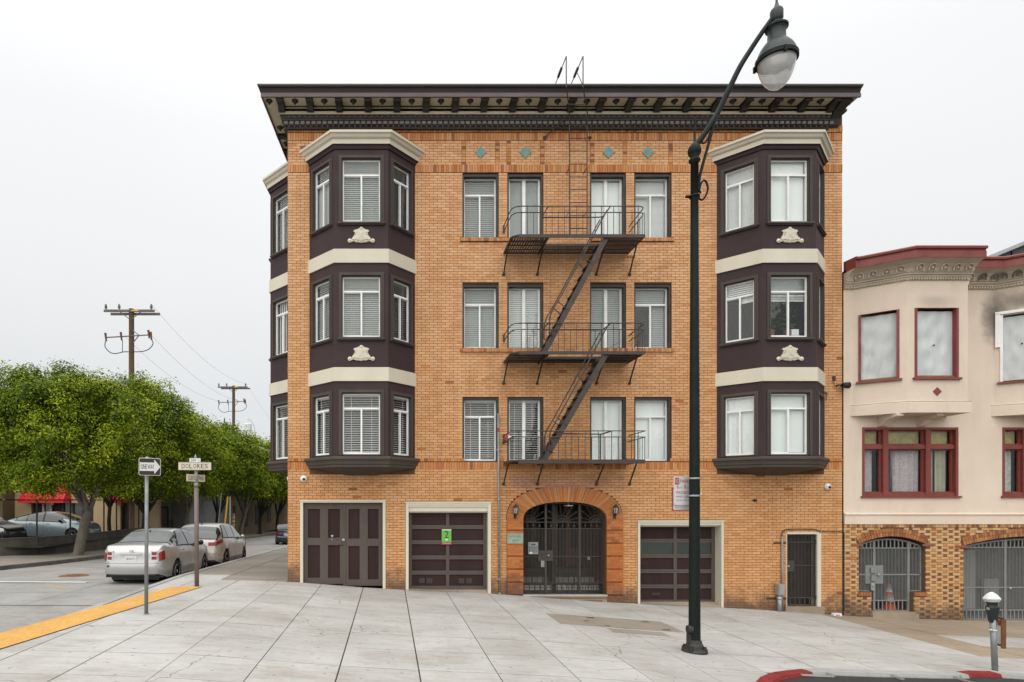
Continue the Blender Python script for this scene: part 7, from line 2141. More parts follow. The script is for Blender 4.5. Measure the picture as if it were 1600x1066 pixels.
    def surf(x, s_, o_=0.):
        P = sect(x); s_ = min(max(s_, 0), NP_ - 1.0001); j = int(s_); t = s_ - j
        y = P[j][0] * (1 - t) + P[j + 1][0] * t; z = P[j][1] * (1 - t) + P[j + 1][1] * t
        return Vector((x, y, z))
    def patch(fa, fb, s0, s1, nm, mat, sgn=1, o_=.004, nx=14, ns=8, sm=True, parent=None, both=False):
        m = MB()
        for sg in ((1, -1) if both else (sgn,)):
            base = len(m.v)
            for i in range(nx + 1):
                for j in range(ns + 1):
                    s_ = s0 + (s1 - s0) * j / ns; v = j / ns
                    x = fa(v) + (fb(v) - fa(v)) * i / nx
                    p = surf(x, s_); e = .02
                    n_ = (surf(x + e, s_) - surf(x - e, s_)).cross(surf(x, min(s_ + .1, NP_ - 1.01)) - surf(x, max(s_ - .1, 0)))
                    if n_.length > 1e-9: n_.normalize()
                    if n_.y * p.y + n_.z * (p.z - .65) < 0: n_ = -n_
                    p = p + n_ * o_
                    m.v.append((p.x, sg * p.y, p.z))
            for i in range(nx):
                for j in range(ns):
                    a = base + i * (ns + 1) + j; m.f.append((a, a + 1, a + ns + 2, a + ns + 1)); m.t.append(0.)
        return m.build(nm, mat, parent or root, smooth=sm, local=True)
    for (nm, f0, f1, s0, s1) in cfg['side_glass']:
        for sg in (1, -1): patch(f0, f1, s0, s1, nm, 'carglass', sg, .017)
    # black surround so that glass reads as one daylight opening
    for sg in (1, -1): patch(*cfg['surround'], 'window_trim', 'black', sg, .011, nx=30)
    r0 = cfg['rear_glass']; patch(r0[0], r0[1], 6.0, 11, 'rear_window', 'carglass', 1, .014, both=True, nx=36, ns=40)
    f0 = cfg['windscreen']; patch(f0[0], f0[1], 6.5, 11, 'windscreen', 'carglass', 1, .014, both=True, nx=18, ns=36)
    # lamps
    for sg in (1, -1):
        for (nm, mat, a, c, s0, s1) in cfg['lamps']: patch(lambda v: a, lambda v: c, s0, s1, nm, mat, sg, .008, nx=8, ns=6)
    # rear face furniture
    for (nm, mat, y0, y1, z0, z1, th) in cfg['rear']:
        m = MB(); ns_ = max(1, int(abs(y1 - y0) / .12)); zc_ = (z0 + z1) / 2
        ys_s = [y0 + (y1 - y0) * k / ns_ for k in range(ns_ + 1)]; xr = [rearx(y_, zc_) - th for y_ in ys_s]; vb = len(m.v)
        if ns_ > 1 and nm == 'number_plate': xr = [min(xr)] * (ns_ + 1)
        for y_, x_ in zip(ys_s, xr): m.v += [(x_, y_, z0), (x_, y_, z1), (x_ + .06, y_, z1), (x_ + .06, y_, z0)]
        for k in range(ns_):
            for e_ in range(4): m.f.append((vb + 4 * k + e_, vb + 4 * k + (e_ + 1) % 4, vb + 4 * k + 4 + (e_ + 1) % 4, vb + 4 * k + 4 + e_)); m.t.append(0.)
        m.f += [(vb, vb + 1, vb + 2, vb + 3), (vb + 4 * ns_, vb + 4 * ns_ + 1, vb + 4 * ns_ + 2, vb + 4 * ns_ + 3)]; m.t += [0., 0.]
        o = m.build(nm, mat, root, local=True)
        if nm == 'number_plate':
            m = MB(); m.text('5EHR371', 1, (min(xr) - .002, (y0 + y1) / 2, (z0 + z1) / 2 - .005), right=(0, -1, 0), w=.24, h=.06); m.build('plate_lettering', 'navy', o, local=True)
    for (nm, mat, y0, y1, z0, z1, th) in cfg.get('front', ()):
        m = MB(); m.box(L - .02, L + th, y0, y1, z0, z1); m.build(nm, mat, root, local=True)
    # door shut lines, handles, mirrors
    for x in cfg['doors']:
        for sg in (1, -1): patch(lambda v, x=x: x - .006, lambda v, x=x: x + .006, .3, 5, 'shut_line', 'black', sg, .0025, nx=1, ns=10)
    for x in cfg['handles']:
        for sg in (1, -1):
            p = surf(x, 4.2); m = MB(); m.box(x - .09, x + .09, sg * p.y + (.0 if sg > 0 else -.03), sg * p.y + (.03 if sg > 0 else .0), p.z - .015, p.z + .015); m.build('door_handle', paint, root, local=True)
    for sg in (1, -1):
        x = cfg['mirror']; p = surf(x, 5.2)
        m = MB(); m.lathe((x, sg * (p.y + .11), p.z + .06), [(.0, -.09), (.07, -.06), (.085, 0), (.06, .05), (.0, .07)], 10, 'x'); m.box(x - .02, x + .02, min(sg * p.y, sg * (p.y + .1)), max(sg * p.y, sg * (p.y + .1)), p.z, p.z + .04); m.build('wing_mirror', cfg.get('mirrorm', 'black'), root, local=True, smooth=True)
    x = cfg.get('antenna')
    if x: m = MB(); zt = smoothstep_interp(top, x); m.lathe((x, 0, zt), [(.035, 0), (.03, .02), (.012, .05), (.0, .06)], 8); m.build('antenna', 'black', root, local=True)
    # wheels
    for k, (wx, sg) in enumerate(((wx0, 1), (wx0, -1), (wx1, 1), (wx1, -1))):
        y = sg * (W2 - .115)
        m = MB(); m.lathe((wx, y, wr), [(wr * .64, -.09), (wr * .93, -.10), (wr, -.07), (wr, .07), (wr * .93, .10), (wr * .64, .09)], 32, 'y'); wh = m.build('wheel', 'rubber', root, smooth=True, local=True)
        m = MB(); m.lathe((wx, y, wr), [(wr * .66, sg * .085), (wr * .62, sg * .095), (wr * .58, sg * .07)], 32, 'y')
        for q in range(cfg.get('spokes', 5)):
            a = q * 2 * math.pi / cfg.get('spokes', 5) + .3
            d = Vector((math.cos(a), 0, math.sin(a))); t = Vector((-d.z, 0, d.x))
            c = Vector((wx, y + sg * .082, wr)); w_ = cfg.get('spokew', .034)
            m.add([c + d * .03 - t * w_ * .7, c + d * wr * .6 - t * w_, c + d * wr * .6 + t * w_, c + d * .03 + t * w_ * .7], [(0, 1, 2, 3)])
        m.lathe((wx, y, wr), [(.0, sg * .095), (.045, sg * .092), (.055, sg * .08)], 12, 'y'); m.build('rim', 'rim', wh, local=True)
        m = MB(); m.lathe((wx, y, wr), [(wr * .62, sg * .05), (.0, sg * .05)], 20, 'y'); m.build('brake_drum', 'black', wh, local=True)
    return root

SED = dict(L=4.57, W=1.79, sill=.21, wheels=(1.0, 3.68), wr=.31,
    top=[(0, .88), (.06, 1.02), (.22, 1.08), (.62, 1.12), (1.0, 1.30), (1.45, 1.46), (1.95, 1.505), (2.5, 1.50), (2.95, 1.40), (3.55, 1.08), (3.7, 1.02), (4.2, .88), (4.5, .70), (4.57, .58)],
    belt=[(0, .84), (.06, .96), (.3, 1.0), (1.0, 1.0), (2.2, .965), (3.3, .93), (3.8, .90), (4.3, .80), (4.5, .66), (4.57, .54)],
    roofw=[(0, .86), (.6, .74), (1.4, .66), (2.4, .66), (3.2, .74), (4, .82)],
    side_glass=[('side_window', lambda v: 1.12 + .42 * v, lambda v: 1.98, 5.25, 7.6), ('side_window', lambda v: 2.06, lambda v: 3.12 - .46 * v, 5.25, 7.6)],
    surround=(lambda v: 1.0 + .46 * v, lambda v: 3.24 - .52 * v, 5.1, 7.75),
    rear_glass=(lambda v: .66 + .03 * v, lambda v: 1.34 + .03 * v), windscreen=(lambda v: 2.62, lambda v: 3.42 + .06 * v),
    lamps=[('tail_light', 'taillight', .03, .20, 3.0, 4.5), ('reversing_lens', 'clearlens', .03, .12, 4.5, 4.85), ('headlight', 'clearlens', 4.05, 4.4, 3.2, 4.6)],
    rear=[('lamp_housing', 'clearlens', .50, .66, .66, .93, .010), ('lamp_housing', 'clearlens', -.66, -.50, .66, .93, .010), ('tail_lens', 'taillight', .53, .65, .82, .90, .018), ('tail_lens', 'taillight', -.65, -.53, .82, .90, .018), ('tail_lens', 'taillight', .53, .65, .70, .78, .018), ('tail_lens', 'taillight', -.65, -.53, .70, .78, .018), ('number_plate', 'signwhite', -.155, .155, .655, .80, .014),
          ('plate_recess', 'casing', -.30, .30, .63, .645, .010), ('boot_handle', 'silver', -.28, .28, .83, .86, .03), ('boot_gap', 'black', -.70, .70, .597, .605, .003), ('bumper_reveal', 'black', -.62, .62, .27, .31, .004), ('badge', 'rim', -.045, .045, .895, .955, .012), ('blue_sticker', 'carglass', .6, .66, .50, .55, .003)],
    doors=[1.17, 2.02, 3.22], handles=[1.42, 2.32], mirror=2.98, antenna=1.25, spokes=7, spokew=.026)
HATCH = dict(L=4.40, W=1.82, sill=.20, wheels=(.82, 3.47), wr=.325,
    top=[(0, .98), (.04, 1.06), (.22, 1.34), (.50, 1.53), (1.0, 1.60), (1.8, 1.62), (2.4, 1.58), (2.9, 1.42), (3.5, 1.12), (3.75, 1.04), (4.1, .92), (4.32, .74), (4.4, .6)],
    belt=[(0, .93), (.06, .98), (.5, 1.06), (1.2, 1.04), (2.4, .99), (3.4, .95), (3.8, .92), (4.15, .82), (4.33, .68), (4.4, .56)],
    roofw=[(0, .80), (.3, .74), (1.0, .70), (2.4, .70), (3.2, .76), (4, .82)],
    side_glass=[('quarter_window', lambda v: .50 + .25 * v, lambda v: .98, 5.25, 7.4), ('side_window', lambda v: 1.05, lambda v: 1.90, 5.25, 7.6), ('side_window', lambda v: 1.98, lambda v: 3.02 - .48 * v, 5.25, 7.6)],
    surround=(lambda v: .40 + .30 * v, lambda v: 3.14 - .54 * v, 5.1, 7.75),
    rear_glass=(lambda v: .05, lambda v: .42), windscreen=(lambda v: 2.45, lambda v: 3.42 + .06 * v),
    lamps=[('tail_light', 'taillight', .004, .40, 4.0, 5.0), ('headlight', 'clearlens', 3.85, 4.2, 3.4, 4.7)],
    rear=[('tail_lens', 'taillight', .46, .72, .83, .95, .014), ('tail_lens', 'taillight', -.72, -.46, .83, .95, .014), ('number_plate', 'signwhite', -.155, .155, .60, .74, .014), ('boot_handle', 'rim', -.28, .28, .79, .83, .02), ('bumper_gap', 'black', -.72, .72, .545, .553, .003), ('bumper_base', 'black', -.68, .68, .25, .36, .006)],
    doors=[1.02, 1.94, 3.12], handles=[1.22, 2.16], mirror=2.86, antenna=.72, spokes=5, spokew=.03, mirrorm='pearl')
LIFT = dict(L=4.45, W=1.73, sill=.20, wheels=(.86, 3.55), wr=.30,
    top=[(0, .92), (.05, 1.02), (.3, 1.10), (.9, 1.30), (1.5, 1.44), (2.1, 1.49), (2.6, 1.44), (3.1, 1.27), (3.75, 1.00), (4.2, .82), (4.4, .62), (4.45, .5)],
    belt=[(0, .88), (.06, .95), (.5, .99), (1.2, .97), (2.4, .93), (3.4, .88), (3.9, .83), (4.25, .72), (4.4, .55), (4.45, .46)],
    roofw=[(0, .82), (.5, .72), (1.4, .68), (2.4, .68), (3.2, .74), (4, .82)],
    side_glass=[('quarter_window', lambda v: .55 + .5 * v, lambda v: 1.15, 5.25, 7.3), ('side_window', lambda v: 1.22, lambda v: 2.02, 5.25, 7.6), ('side_window', lambda v: 2.12, lambda v: 3.22 - .55 * v, 5.25, 7.6)],
    surround=(lambda v: .48 + .5 * v, lambda v: 3.3 - .58 * v, 5.1, 7.75),
    rear_glass=(lambda v: .35, lambda v: 1.2), windscreen=(lambda v: 2.55, lambda v: 3.6 + .06 * v),
    lamps=[('tail_light', 'taillight', .004, .25, 4.0, 5.0), ('headlight', 'clearlens', 3.95, 4.3, 3.2, 4.6)],
    rear=[('number_plate', 'signwhite', -.155, .155, .70, .84, .014)], doors=[1.18, 2.07, 3.25], handles=[1.4, 2.3], mirror=2.98, spokes=5, spokew=.05, mirrorm='black')
SMALL = dict(L=3.80, W=1.68, sill=.19, wheels=(.62, 3.10), wr=.30,
    top=[(0, .95), (.03, 1.04), (.12, 1.25), (.35, 1.38), (.9, 1.42), (1.8, 1.42), (2.2, 1.36), (2.62, 1.05), (3.0, .98), (3.5, .88), (3.75, .70), (3.8, .6)],
    belt=[(0, .90), (.05, .94), (.6, .96), (2, .94), (2.7, .92), (3.3, .88), (3.7, .72), (3.8, .56)],
    roofw=[(0, .84), (.3, .80), (1.0, .76), (2.2, .78), (3.2, .84)],
    side_glass=[('side_window', lambda v: .40 + .1 * v, lambda v: 2.5 - .28 * v, 5.25, 7.7)], surround=(lambda v: .32 + .1 * v, lambda v: 2.58 - .3 * v, 5.1, 7.8),
    rear_glass=(lambda v: .035, lambda v: .25), windscreen=(lambda v: 2.15, lambda v: 2.62),
    lamps=[('tail_light', 'taillight', .004, .16, 3.2, 4.9), ('headlight', 'clearlens', 3.4, 3.7, 3.2, 4.6)],
    rear=[('tail_lens', 'taillight', .50, .66, .66, .90, .014), ('tail_lens', 'taillight', -.66, -.50, .66, .90, .014), ('number_plate', 'signwhite', -.155, .155, .62, .76, .014), ('bumper_line', 'rim', -.66, .66, .52, .55, .01), ('bumper_base', 'black', -.62, .62, .22, .36, .006)],
    doors=[1.2, 2.55], handles=[1.4], mirror=2.4, spokes=5, mirrorm='navy')
GP = 'cars parked along the side street'
def place(px_, y_, fn): return (px_, y_, fn(px_, y_))
z0, z1 = groad(-6.7, 17), groad(-6.7, 21)
c1 = car('parked_car', 'silver sedan parked nearest at the kerb, white number plate towards the camera', 'car', GP, (-6.86, 16.35, .12), R(90.6), SED, 'silver')
c1.rotation_euler = (0, R(1.6), R(90.6))
c2 = car('parked_car', 'pale champagne hatchback parked in front of the silver sedan', 'car', GP, (-6.78, 21.45, -.02), R(90), HATCH, 'pearl')
c2.rotation_euler = (0, R(1.7), R(90))
c3 = car('parked_car', 'navy small car parked far down the side street, half behind the brick corner', 'car', GP, (-6.95, 41.5, groad(-6.95, 41.5)), R(90), SMALL, 'navy')
c3.rotation_euler = (0, R(1.7), R(90))
LOTZ = .32
c4 = car('parked_car', 'blue grey liftback parked side-on in the lot below the red awning', 'car', 'cars in the parking lot', (-20.15, 32.9, LOTZ), 0, LIFT, 'sage')
c5 = car('parked_car', 'black car whose nose enters the left edge of the photo behind the low wall', 'car', 'cars in the parking lot', (-22.35, 29.6, LOTZ + .02), R(-3), SED, 'blackcar')

# =================================================================== LOT, WALLS AND BUILDINGS ACROSS THE SIDE STREET
m = MB(); m.quad((-60, 27.0, LOTZ), (-15.4, 27.0, LOTZ), (-15.0, 39.5, LOTZ), (-60, 39.5, LOTZ)); m.build('parking_lot', 'asphalt', None, kind='structure')
lwp = [(-30.0, 25.6), (-19.5, 26.1), (-17.3, 26.8), (-16.2, 28.2), (-15.6, 30.0), (-15.35, 33.0), (-15.3, 39.0)]
wl = thing('low_wall', (-17.3, 26.8, .0), 'low dark concrete wall curving round the parking lot corner', 'wall')
m = MB()
for a, c in zip(lwp[:-1], lwp[1:]):
    a_, c_ = Vector(a), Vector(c); d = (c_ - a_).normalized(); n_ = Vector((-d.y, d.x)) * .11
    zt = .66
    vs = [(p.x, p.y, z) for z in (-.5, zt) for p in (a_ - n_, c_ - n_, c_ + n_, a_ + n_)]
    m.add(vs, [(0, 1, 5, 4), (2, 3, 7, 6), (4, 5, 6, 7), (3, 0, 4, 7), (1, 2, 6, 5)])
m.build('wall_body', 'lowwall', wl)
m = MB()
for a, c in zip(lwp[:-1], lwp[1:]):
    a_, c_ = Vector(a), Vector(c); d = (c_ - a_).normalized(); n_ = Vector((-d.y, d.x)) * .13
    vs = [(p.x, p.y, z) for z in (.662, .72) for p in (a_ - n_, c_ - n_, c_ + n_, a_ + n_)]
    m.add(vs, [(0, 1, 5, 4), (2, 3, 7, 6), (4, 5, 6, 7), (0, 3, 2, 1), (3, 0, 4, 7), (1, 2, 6, 5)])
m.build('coping', 'lowwall', wl)
fc = thing('railing_fence', (-17.3, 26.9, .72), 'dark post and rail fence standing on the low wall by the parking lot', 'fence')
ptsf = resample(lwp, 1.7)
m = MB(); m.tube([(p.x, p.y, 2.42) for p in ptsf], .032, 6); m.build('top_rail', 'irondk', fc)
for p in ptsf[1:]:
    m = MB(); m.tube([(p.x, p.y, .7), (p.x, p.y, 2.42)], .038, 6); m.build('post', 'irondk', fc)
# beige shop with the red awning
YS = 39.6
sx = lambda u: WX(u, YS); sz = lambda v: WZ(v, YS)
sp_ = thing('beige_shop', (-20, YS, .3), 'single storey beige block shop with red awnings behind the parking lot', 'building')
m = MB(); 
shop_holes = [(sx(49), sx(146), .3, sz(786)), (sx(188), sx(202), .3, sz(760))]
def TS(x, b_, z): return (x, YS - b_, z)
holed(TS, m, sx(23), sx(204), .0, 6.2, shop_holes, 0., .3)
m.add([(sx(204), YS, 0), (sx(204), YS + 9, 0), (sx(204), YS + 9, 6.2), (sx(204), YS, 6.2)], [(0, 1, 2, 3)]); m.add([(sx(23), YS, 6.2), (sx(204), YS, 6.2), (sx(204), YS + 9, 6.2), (sx(23), YS + 9, 6.2)], [(0, 1, 2, 3)])
m.build('wall', 'beige', sp_)
m = MB(); m.box(sx(49), sx(146), YS + .3, YS + .32, .3, 2.5); m.box(sx(188), sx(202), YS + .3, YS + .32, .3, 3.5); m.build('shop_front', 'shopdark', sp_)
for u in (66, 78, 97, 112, 128, 145):
    m = MB(); m.box(sx(u) - .06, sx(u) + .06, YS + .1, YS + .25, .3, 2.4); m.build('mullion', 'farwhite' if u in (66, 78) else 'casing', sp_)
for (a, c) in ((69, 77), (98, 111), (113, 127)):
    m = MB(); m.box(sx(a), sx(c), YS + .2, YS + .22, .9, 2.3); m.build('pane', 'greenglass', sp_)
def awn(u0, u1, nm='awning'):
    a0, a1 = sx(u0), sx(u1); ya = YS - 1.0; zt, zb = sz(756), WZ(786, ya)
    m = MB(); m.add([(a0 + .15, YS, zt), (a1 - .15, YS, zt), (a1, ya, zb + .22), (a0, ya, zb + .22), (a0, ya, zb), (a1, ya, zb), (a0, YS, zb), (a1, YS, zb)], [(0, 1, 2, 3), (3, 2, 5, 4), (0, 3, 4, 6), (1, 7, 5, 2)])
    m.build(nm, 'awning', sp_)
awn(42, 112); awn(180, 200)
# browner shop at the far left with white letters
bs = thing('brown_shop', (-26, YS - 1, .3), 'brown block shop with white sign letters at the left edge', 'building')
m = MB(); m.box(-45, sx(22.5), YS - 1.2, YS + 8, .0, 6.0); m.build('wall', 'brownwall', bs)
m = MB(); m.box(-45, sx(22.5) + .05, YS - 1.3, YS - 1.2, WZ(762, YS - 1.3), WZ(760, YS - 1.3)); m.build('ledge', 'shopdark', bs)
m = MB(); m.box(sx(-20), sx(1), YS - 1.25, YS - 1.2, .3, WZ(768, YS - 1.3)); m.build('shop_window', 'shopdark', bs)
m = MB(); y_ = YS - 1.33; m.text('s', 1, (WX(3.6, y_), y_, WZ(746, y_)), w=.24, h=.26); m.text('s', 1, (WX(10.0, y_), y_, WZ(746, y_)), w=.24, h=.26); m.text('e', 1, (WX(-3, y_), y_, WZ(746, y_)), w=.24, h=.26)
m.build('sign_letters', 'whitep', bs)
# gap, bollards, corrugated gate, grey building, brown building further down
gx = thing('corrugated_gate', (-14.6, 37.5, .1), 'pale corrugated metal gate between the shops and the grey building', 'gate')
yy = 45.0; w0, w1 = WX(228, yy), WX(263, yy)
m = MB(); x = w0
while x < w1: m.box(x, x + .12, yy - .04, yy, -.4, WZ(784, yy)); m.box(x + .12, x + .2, yy - .0, yy + .04, -.4, WZ(784, yy)); x += .2
m.build('corrugated_sheet', 'greywall', gx, kind='stuff')
for x in (w0, (w0 + w1) / 2, w1): m = MB(); m.box(x - .05, x + .05, yy - .12, yy - .05, -.4, WZ(792, yy)); m.build('post', 'irondk', gx)
m = MB(); m.box(w0, w1, yy - .1, yy - .05, WZ(793.5, yy), WZ(792, yy)); m.build('rail', 'irondk', gx)
gbk = thing('grey_building', (-16.5, 46, -.4), 'pale grey rendered building glimpsed between the tree trunks', 'building')
m = MB(); m.box(-24, WX(292, 46), 45.6, 58, -.8, 5.2); m.build('wall', 'greywall', gbk)
m = MB(); m.box(WX(246, 45.5), WX(270, 45.5), 45.0, 45.55, -.5, WZ(812, 45.5)); m.build('dark_bin', 'irondk', gbk)
bbk = thing('brown_building', (-17, 60, -.8), 'brown flat building behind the trees beyond the champagne hatchback', 'building')
m = MB(); m.box(-26, -15.3, 58.1, 96, -1.5, 5.5); m.build('wall', 'brownwall', bbk)
for (y_, w_) in ((60, 1.0), (64, 2.2), (70, 2.2), (77, 2.2)):
    m = MB(); m.box(-15.3, -15.24, y_, y_ + w_, -.4, 1.9); m.build('door', 'shopdark', bbk)
fw = thing('white_house', (-10, 118, -3), 'white house with dark windows closing the far end of the side street', 'house')
yy = 112
def TW(x, b_, z): return (x, yy - b_, z)
m = MB(); wh_ = []
for r_ in range(3):
    for c_ in range(7): wh_.append((-26 + c_ * 3.6, -24.6 + c_ * 3.6, -1.0 + r_ * 3.1, .7 + r_ * 3.1))
holed(TW, m, -28, -1, -3.5, 8.6, wh_, 0., .25); m.add([TW(-28, 0, 8.6), TW(-1, 0, 8.6), TW(-1, -10, 8.6), TW(-28, -10, 8.6)], [(0, 1, 2, 3)]); m.build('wall', 'farwhite', fw)
for h in wh_:
    m = MB(); bx(TW, m, h[0], h[1], -.3, -.24, h[2], h[3]); wo = m.build('window', 'greenglass', fw)
    m = MB(); bx(TW, m, h[0], h[1], -.235, -.15, (h[2] + h[3]) / 2 - .05, (h[2] + h[3]) / 2 + .05); bx(TW, m, (h[0] + h[1]) / 2 - .05, (h[0] + h[1]) / 2 + .05, -.235, -.155, h[2], h[3]); m.build('glazing_bar', 'farwhite', wo)
for z in (1.6, 4.7): m = MB(); bx(TW, m, -28, -1, 0, .15, z, z + .2); m.build('string_course', 'farwhite', fw)

# slim street poles and striped bollards among the trunks
for (u, vt, Y_, tiltx, mt_, lab) in ((348, 771, 33, .6, 'pipe', 'slanting grey guy rod behind the champagne hatchback'), (358, 776, 33.5, .5, 'yellowtag', 'slanting yellow guy guard beside the grey rod')):
    b0 = Vector((WX(u - 10, Y_), Y_, -.05)); t1 = Vector((WX(u - 2, Y_), Y_, WZ(vt, Y_)))
    m = MB(); m.tube([b0, t1], .03 if mt_ == 'pipe' else .045, 6); tag(m.build('guy_rod', mt_, None, loc=b0), lab, 'rod')
Y_ = 37; m = MB(); m.tube([(WX(359.5, Y_), Y_, -.1), (WX(359.5, Y_), Y_, WZ(776, Y_))], .045, 8); tag(m.build('sign_pole', 'galv', None, loc=(WX(359.5, Y_), Y_, -.1)), 'thin straight grey pole on the far pavement, beside the guy rods', 'pole')
def bollard(u, Y_, vs_, lab):
    x = WX(u, Y_); z0 = gfar(-13, Y_)
    t = thing('striped_post', (x, Y_, z0), lab, 'post', 'striped posts on the far pavement')
    m = MB(); m.tube([(x, Y_, z0 - .05), (x, Y_, WZ(min(vs_) - 6, Y_))], .13, 10); m.build('shaft', 'timberg', t)
    for v in vs_: m = MB(); m.lathe((x, Y_, WZ(v, Y_)), [(.135, -.05), (.135, .05)], 10); m.build('yellow_band', 'yellowtag', t)
bollard(204.5, 39, (814, 823), 'dark post with two yellow bands beside the beige shop')
bollard(364.5, 46, (808.5, 814.5, 820.5), 'dark post with three yellow bands beyond the champagne hatchback')

# =================================================================== UTILITY POLES AND WIRES
def upole(label, u, vtop, Y_, k=1.0, near=True):
    x = WX(u, Y_); zg = gfar(-14, Y_); zt = WZ(vtop, Y_)
    t = thing('utility_pole', (x, Y_, zg), label, 'utility pole', 'utility poles along the side street')
    m = MB(); m.lathe((x, Y_, 0), [(.20, zg - .1), (.18, zg + 4), (.155, zt - .0)], 12); m.build('pole', 'timber', t, smooth=True)
    z = zt - .18
    m = MB(); m.box(x - 1.62, x + 1.50, Y_ - .24, Y_ - .14, z - .06, z + .08); m.build('cross_arm', 'timberg', t)
    m = MB(); m.box(x - 1.38, x + 1.68, Y_ + .16, Y_ + .26, z - .14, z + .0); m.build('cross_arm', 'timberg', t)
    m = MB(); m.box(x + .1, x + .52, Y_ - .262, Y_ - .242, z - .04, z + .06); m.build('warning_tag', 'yellowtag', t)
    for dx in (-1.5, -.68, 1.30):
        m = MB(); m.lathe((x + dx, Y_ - .19, z + .08), [(.03, 0), (.03, .06), (.08, .08), (.09, .14), (.07, .17), (.085, .20), (.07, .26), (.04, .34), (.0, .36)], 8); m.build('insulator', 'timberg', t)
    m = MB(); 
    for s_ in (-1, 1): m.beam((x + s_ * .62, Y_ - .15, z - .06), (x + s_ * .05, Y_ - .15, z - .5), .03, .05)
    m.build('arm_brace', 'timberg', t)
    z2 = z - 1.52
    m = MB(); m.beam((x - 1.5, Y_ - .2, z2 - .12), (x + 1.35, Y_ - .2, z2 + .05), .06, .06); m.build('lower_arm', 'timberg', t)
    m = MB(); m.beam((x + .15, Y_ - .2, z2 + .32), (x + .62, Y_ - .2, z2 - .02), .04, .05); m.beam((x + .15, Y_ - .2, z2 - .48), (x + .52, Y_ - .2, z2 - .02), .04, .05); m.build('lower_brace', 'timberg', t)
    for dx, dz in ((-1.45, -.1), (-.5, -.05), (1.2, .08), (1.34, -.03)):
        m = MB(); a = Vector((x + dx, Y_ - .25, z2 + dz - .26)); m.tube([a, a + Vector((-.06, 0, .5))], [.05, .075], 7); m.build('insulator', 'rust', t)
    lp_ = smooth_path([(x - 1.5, Y_ - .25, z2 - .35), (x - 1.52, Y_ - .25, z2 - .7), (x - 1.25, Y_ - .25, z2 - 1.02), (x - .9, Y_ - .25, z2 - 1.12), (x - .4, Y_ - .25, z2 - 1.02), (x - .1, Y_ - .2, z2 - 1.0)])
    m = MB(); m.tube(lp_, .028, 5); m.tube(smooth_path([(x + 1.38, Y_ - .25, z2 - .3), (x + 1.42, Y_ - .25, z2 - .55), (x + 1.15, Y_ - .25, z2 - .86), (x + .7, Y_ - .25, z2 - 1.0), (x + .1, Y_ - .2, z2 - 1.0)]), .028, 5); m.tube([(x - .45, Y_ - .25, z2 - .3), (x - .46, Y_ - .25, z2 - 1.0)], .022, 5); m.build('jumper_cable', 'black', t)
    return Vector((x, Y_, z)), Vector((x, Y_, z2)), t
a1_, b1_, _ = upole('nearer wooden utility pole with two cross arms rising above the trees', 205.5, 483, 38)
a2_, b2_, t2 = upole('farther utility pole carrying a pale transformer can', 365, 603, 64.5)
x, y, z = a2_
for (dx, mt_, nm) in ((1.55, 'signwhite', 'transformer'), (-.9, 'irondk', 'dark_transformer')):
    m = MB(); w_ = .42 if dx > 0 else .3; m.lathe((x + dx, y - .2, z - 5.8), [(.0, 0), (w_ * .9, .02), (w_, .08), (w_, 1.9), (w_ * .85, 2.0), (.0, 2.05)], 14); m.lathe((x + dx, y - .2, z - 3.75), [(.06, 0), (.09, .1), (.05, .3), (.09, .35), (.03, .5), (.0, .6)], 8); m.box(min(x, x + dx), max(x, x + dx), y - .15, y - .05, z - 4.6, z - 4.5); m.build(nm, mt_, t2)
m = MB(); m.tube(smooth_path([(x + 1.6, y, z - 3.3), (x + 2.2, y, z - 4.2), (x + 2.1, y, z - 6.2), (x + 1.5, y, z - 7.4), (x + .9, y, z - 8)]), .02, 4); m.build('jumper_cable', 'black', t2)
def wire(a, c, sag, lab, r_=.008, n=20):
    P = []
    for i in range(n + 1):
        t = i / n; p = a.lerp(c, t); p = Vector((p.x, p.y, p.z - sag * 4 * t * (1 - t))); P.append(p)
    m = MB(); m.tube(P, r_, 3, cap=False); tag(m.build('overhead_wire', 'pipe', None, loc=P[0]), lab, 'wire', 'wires between the utility poles')
wire(a1_ + Vector((1.3, 0, .4)), a2_ + Vector((1.3, 0, .4)), .9, 'topmost thin wire between the two utility poles')
wire(b1_ + Vector((1.3, 0, 0)), b2_ + Vector((1.2, 0, 0)), .9, 'middle wire between the lower arms of the two utility poles')
wire(b1_ + Vector((-.4, 0, 0)), b2_ + Vector((-.5, 0, 0)), 1.0, 'lowest wire between the lower arms of the two utility poles')
wire(a2_ + Vector((1.3, 0, .4)), Vector((-13, 110, 9)), 1.4, 'far wire running on beyond the farther utility pole')
q1 = PX(375, 684, 64.5); q2 = Vector((-2.9, 27, WZ(722, 27)))
m = MB(); m.tube([q1, q1.lerp(q2, .5) + Vector((0, 0, -.35)), q2], .035, 4); tag(m.build('service_cable', 'galv', None, loc=q1), 'pale service cable slanting from the farther pole to the brick building', 'cable')

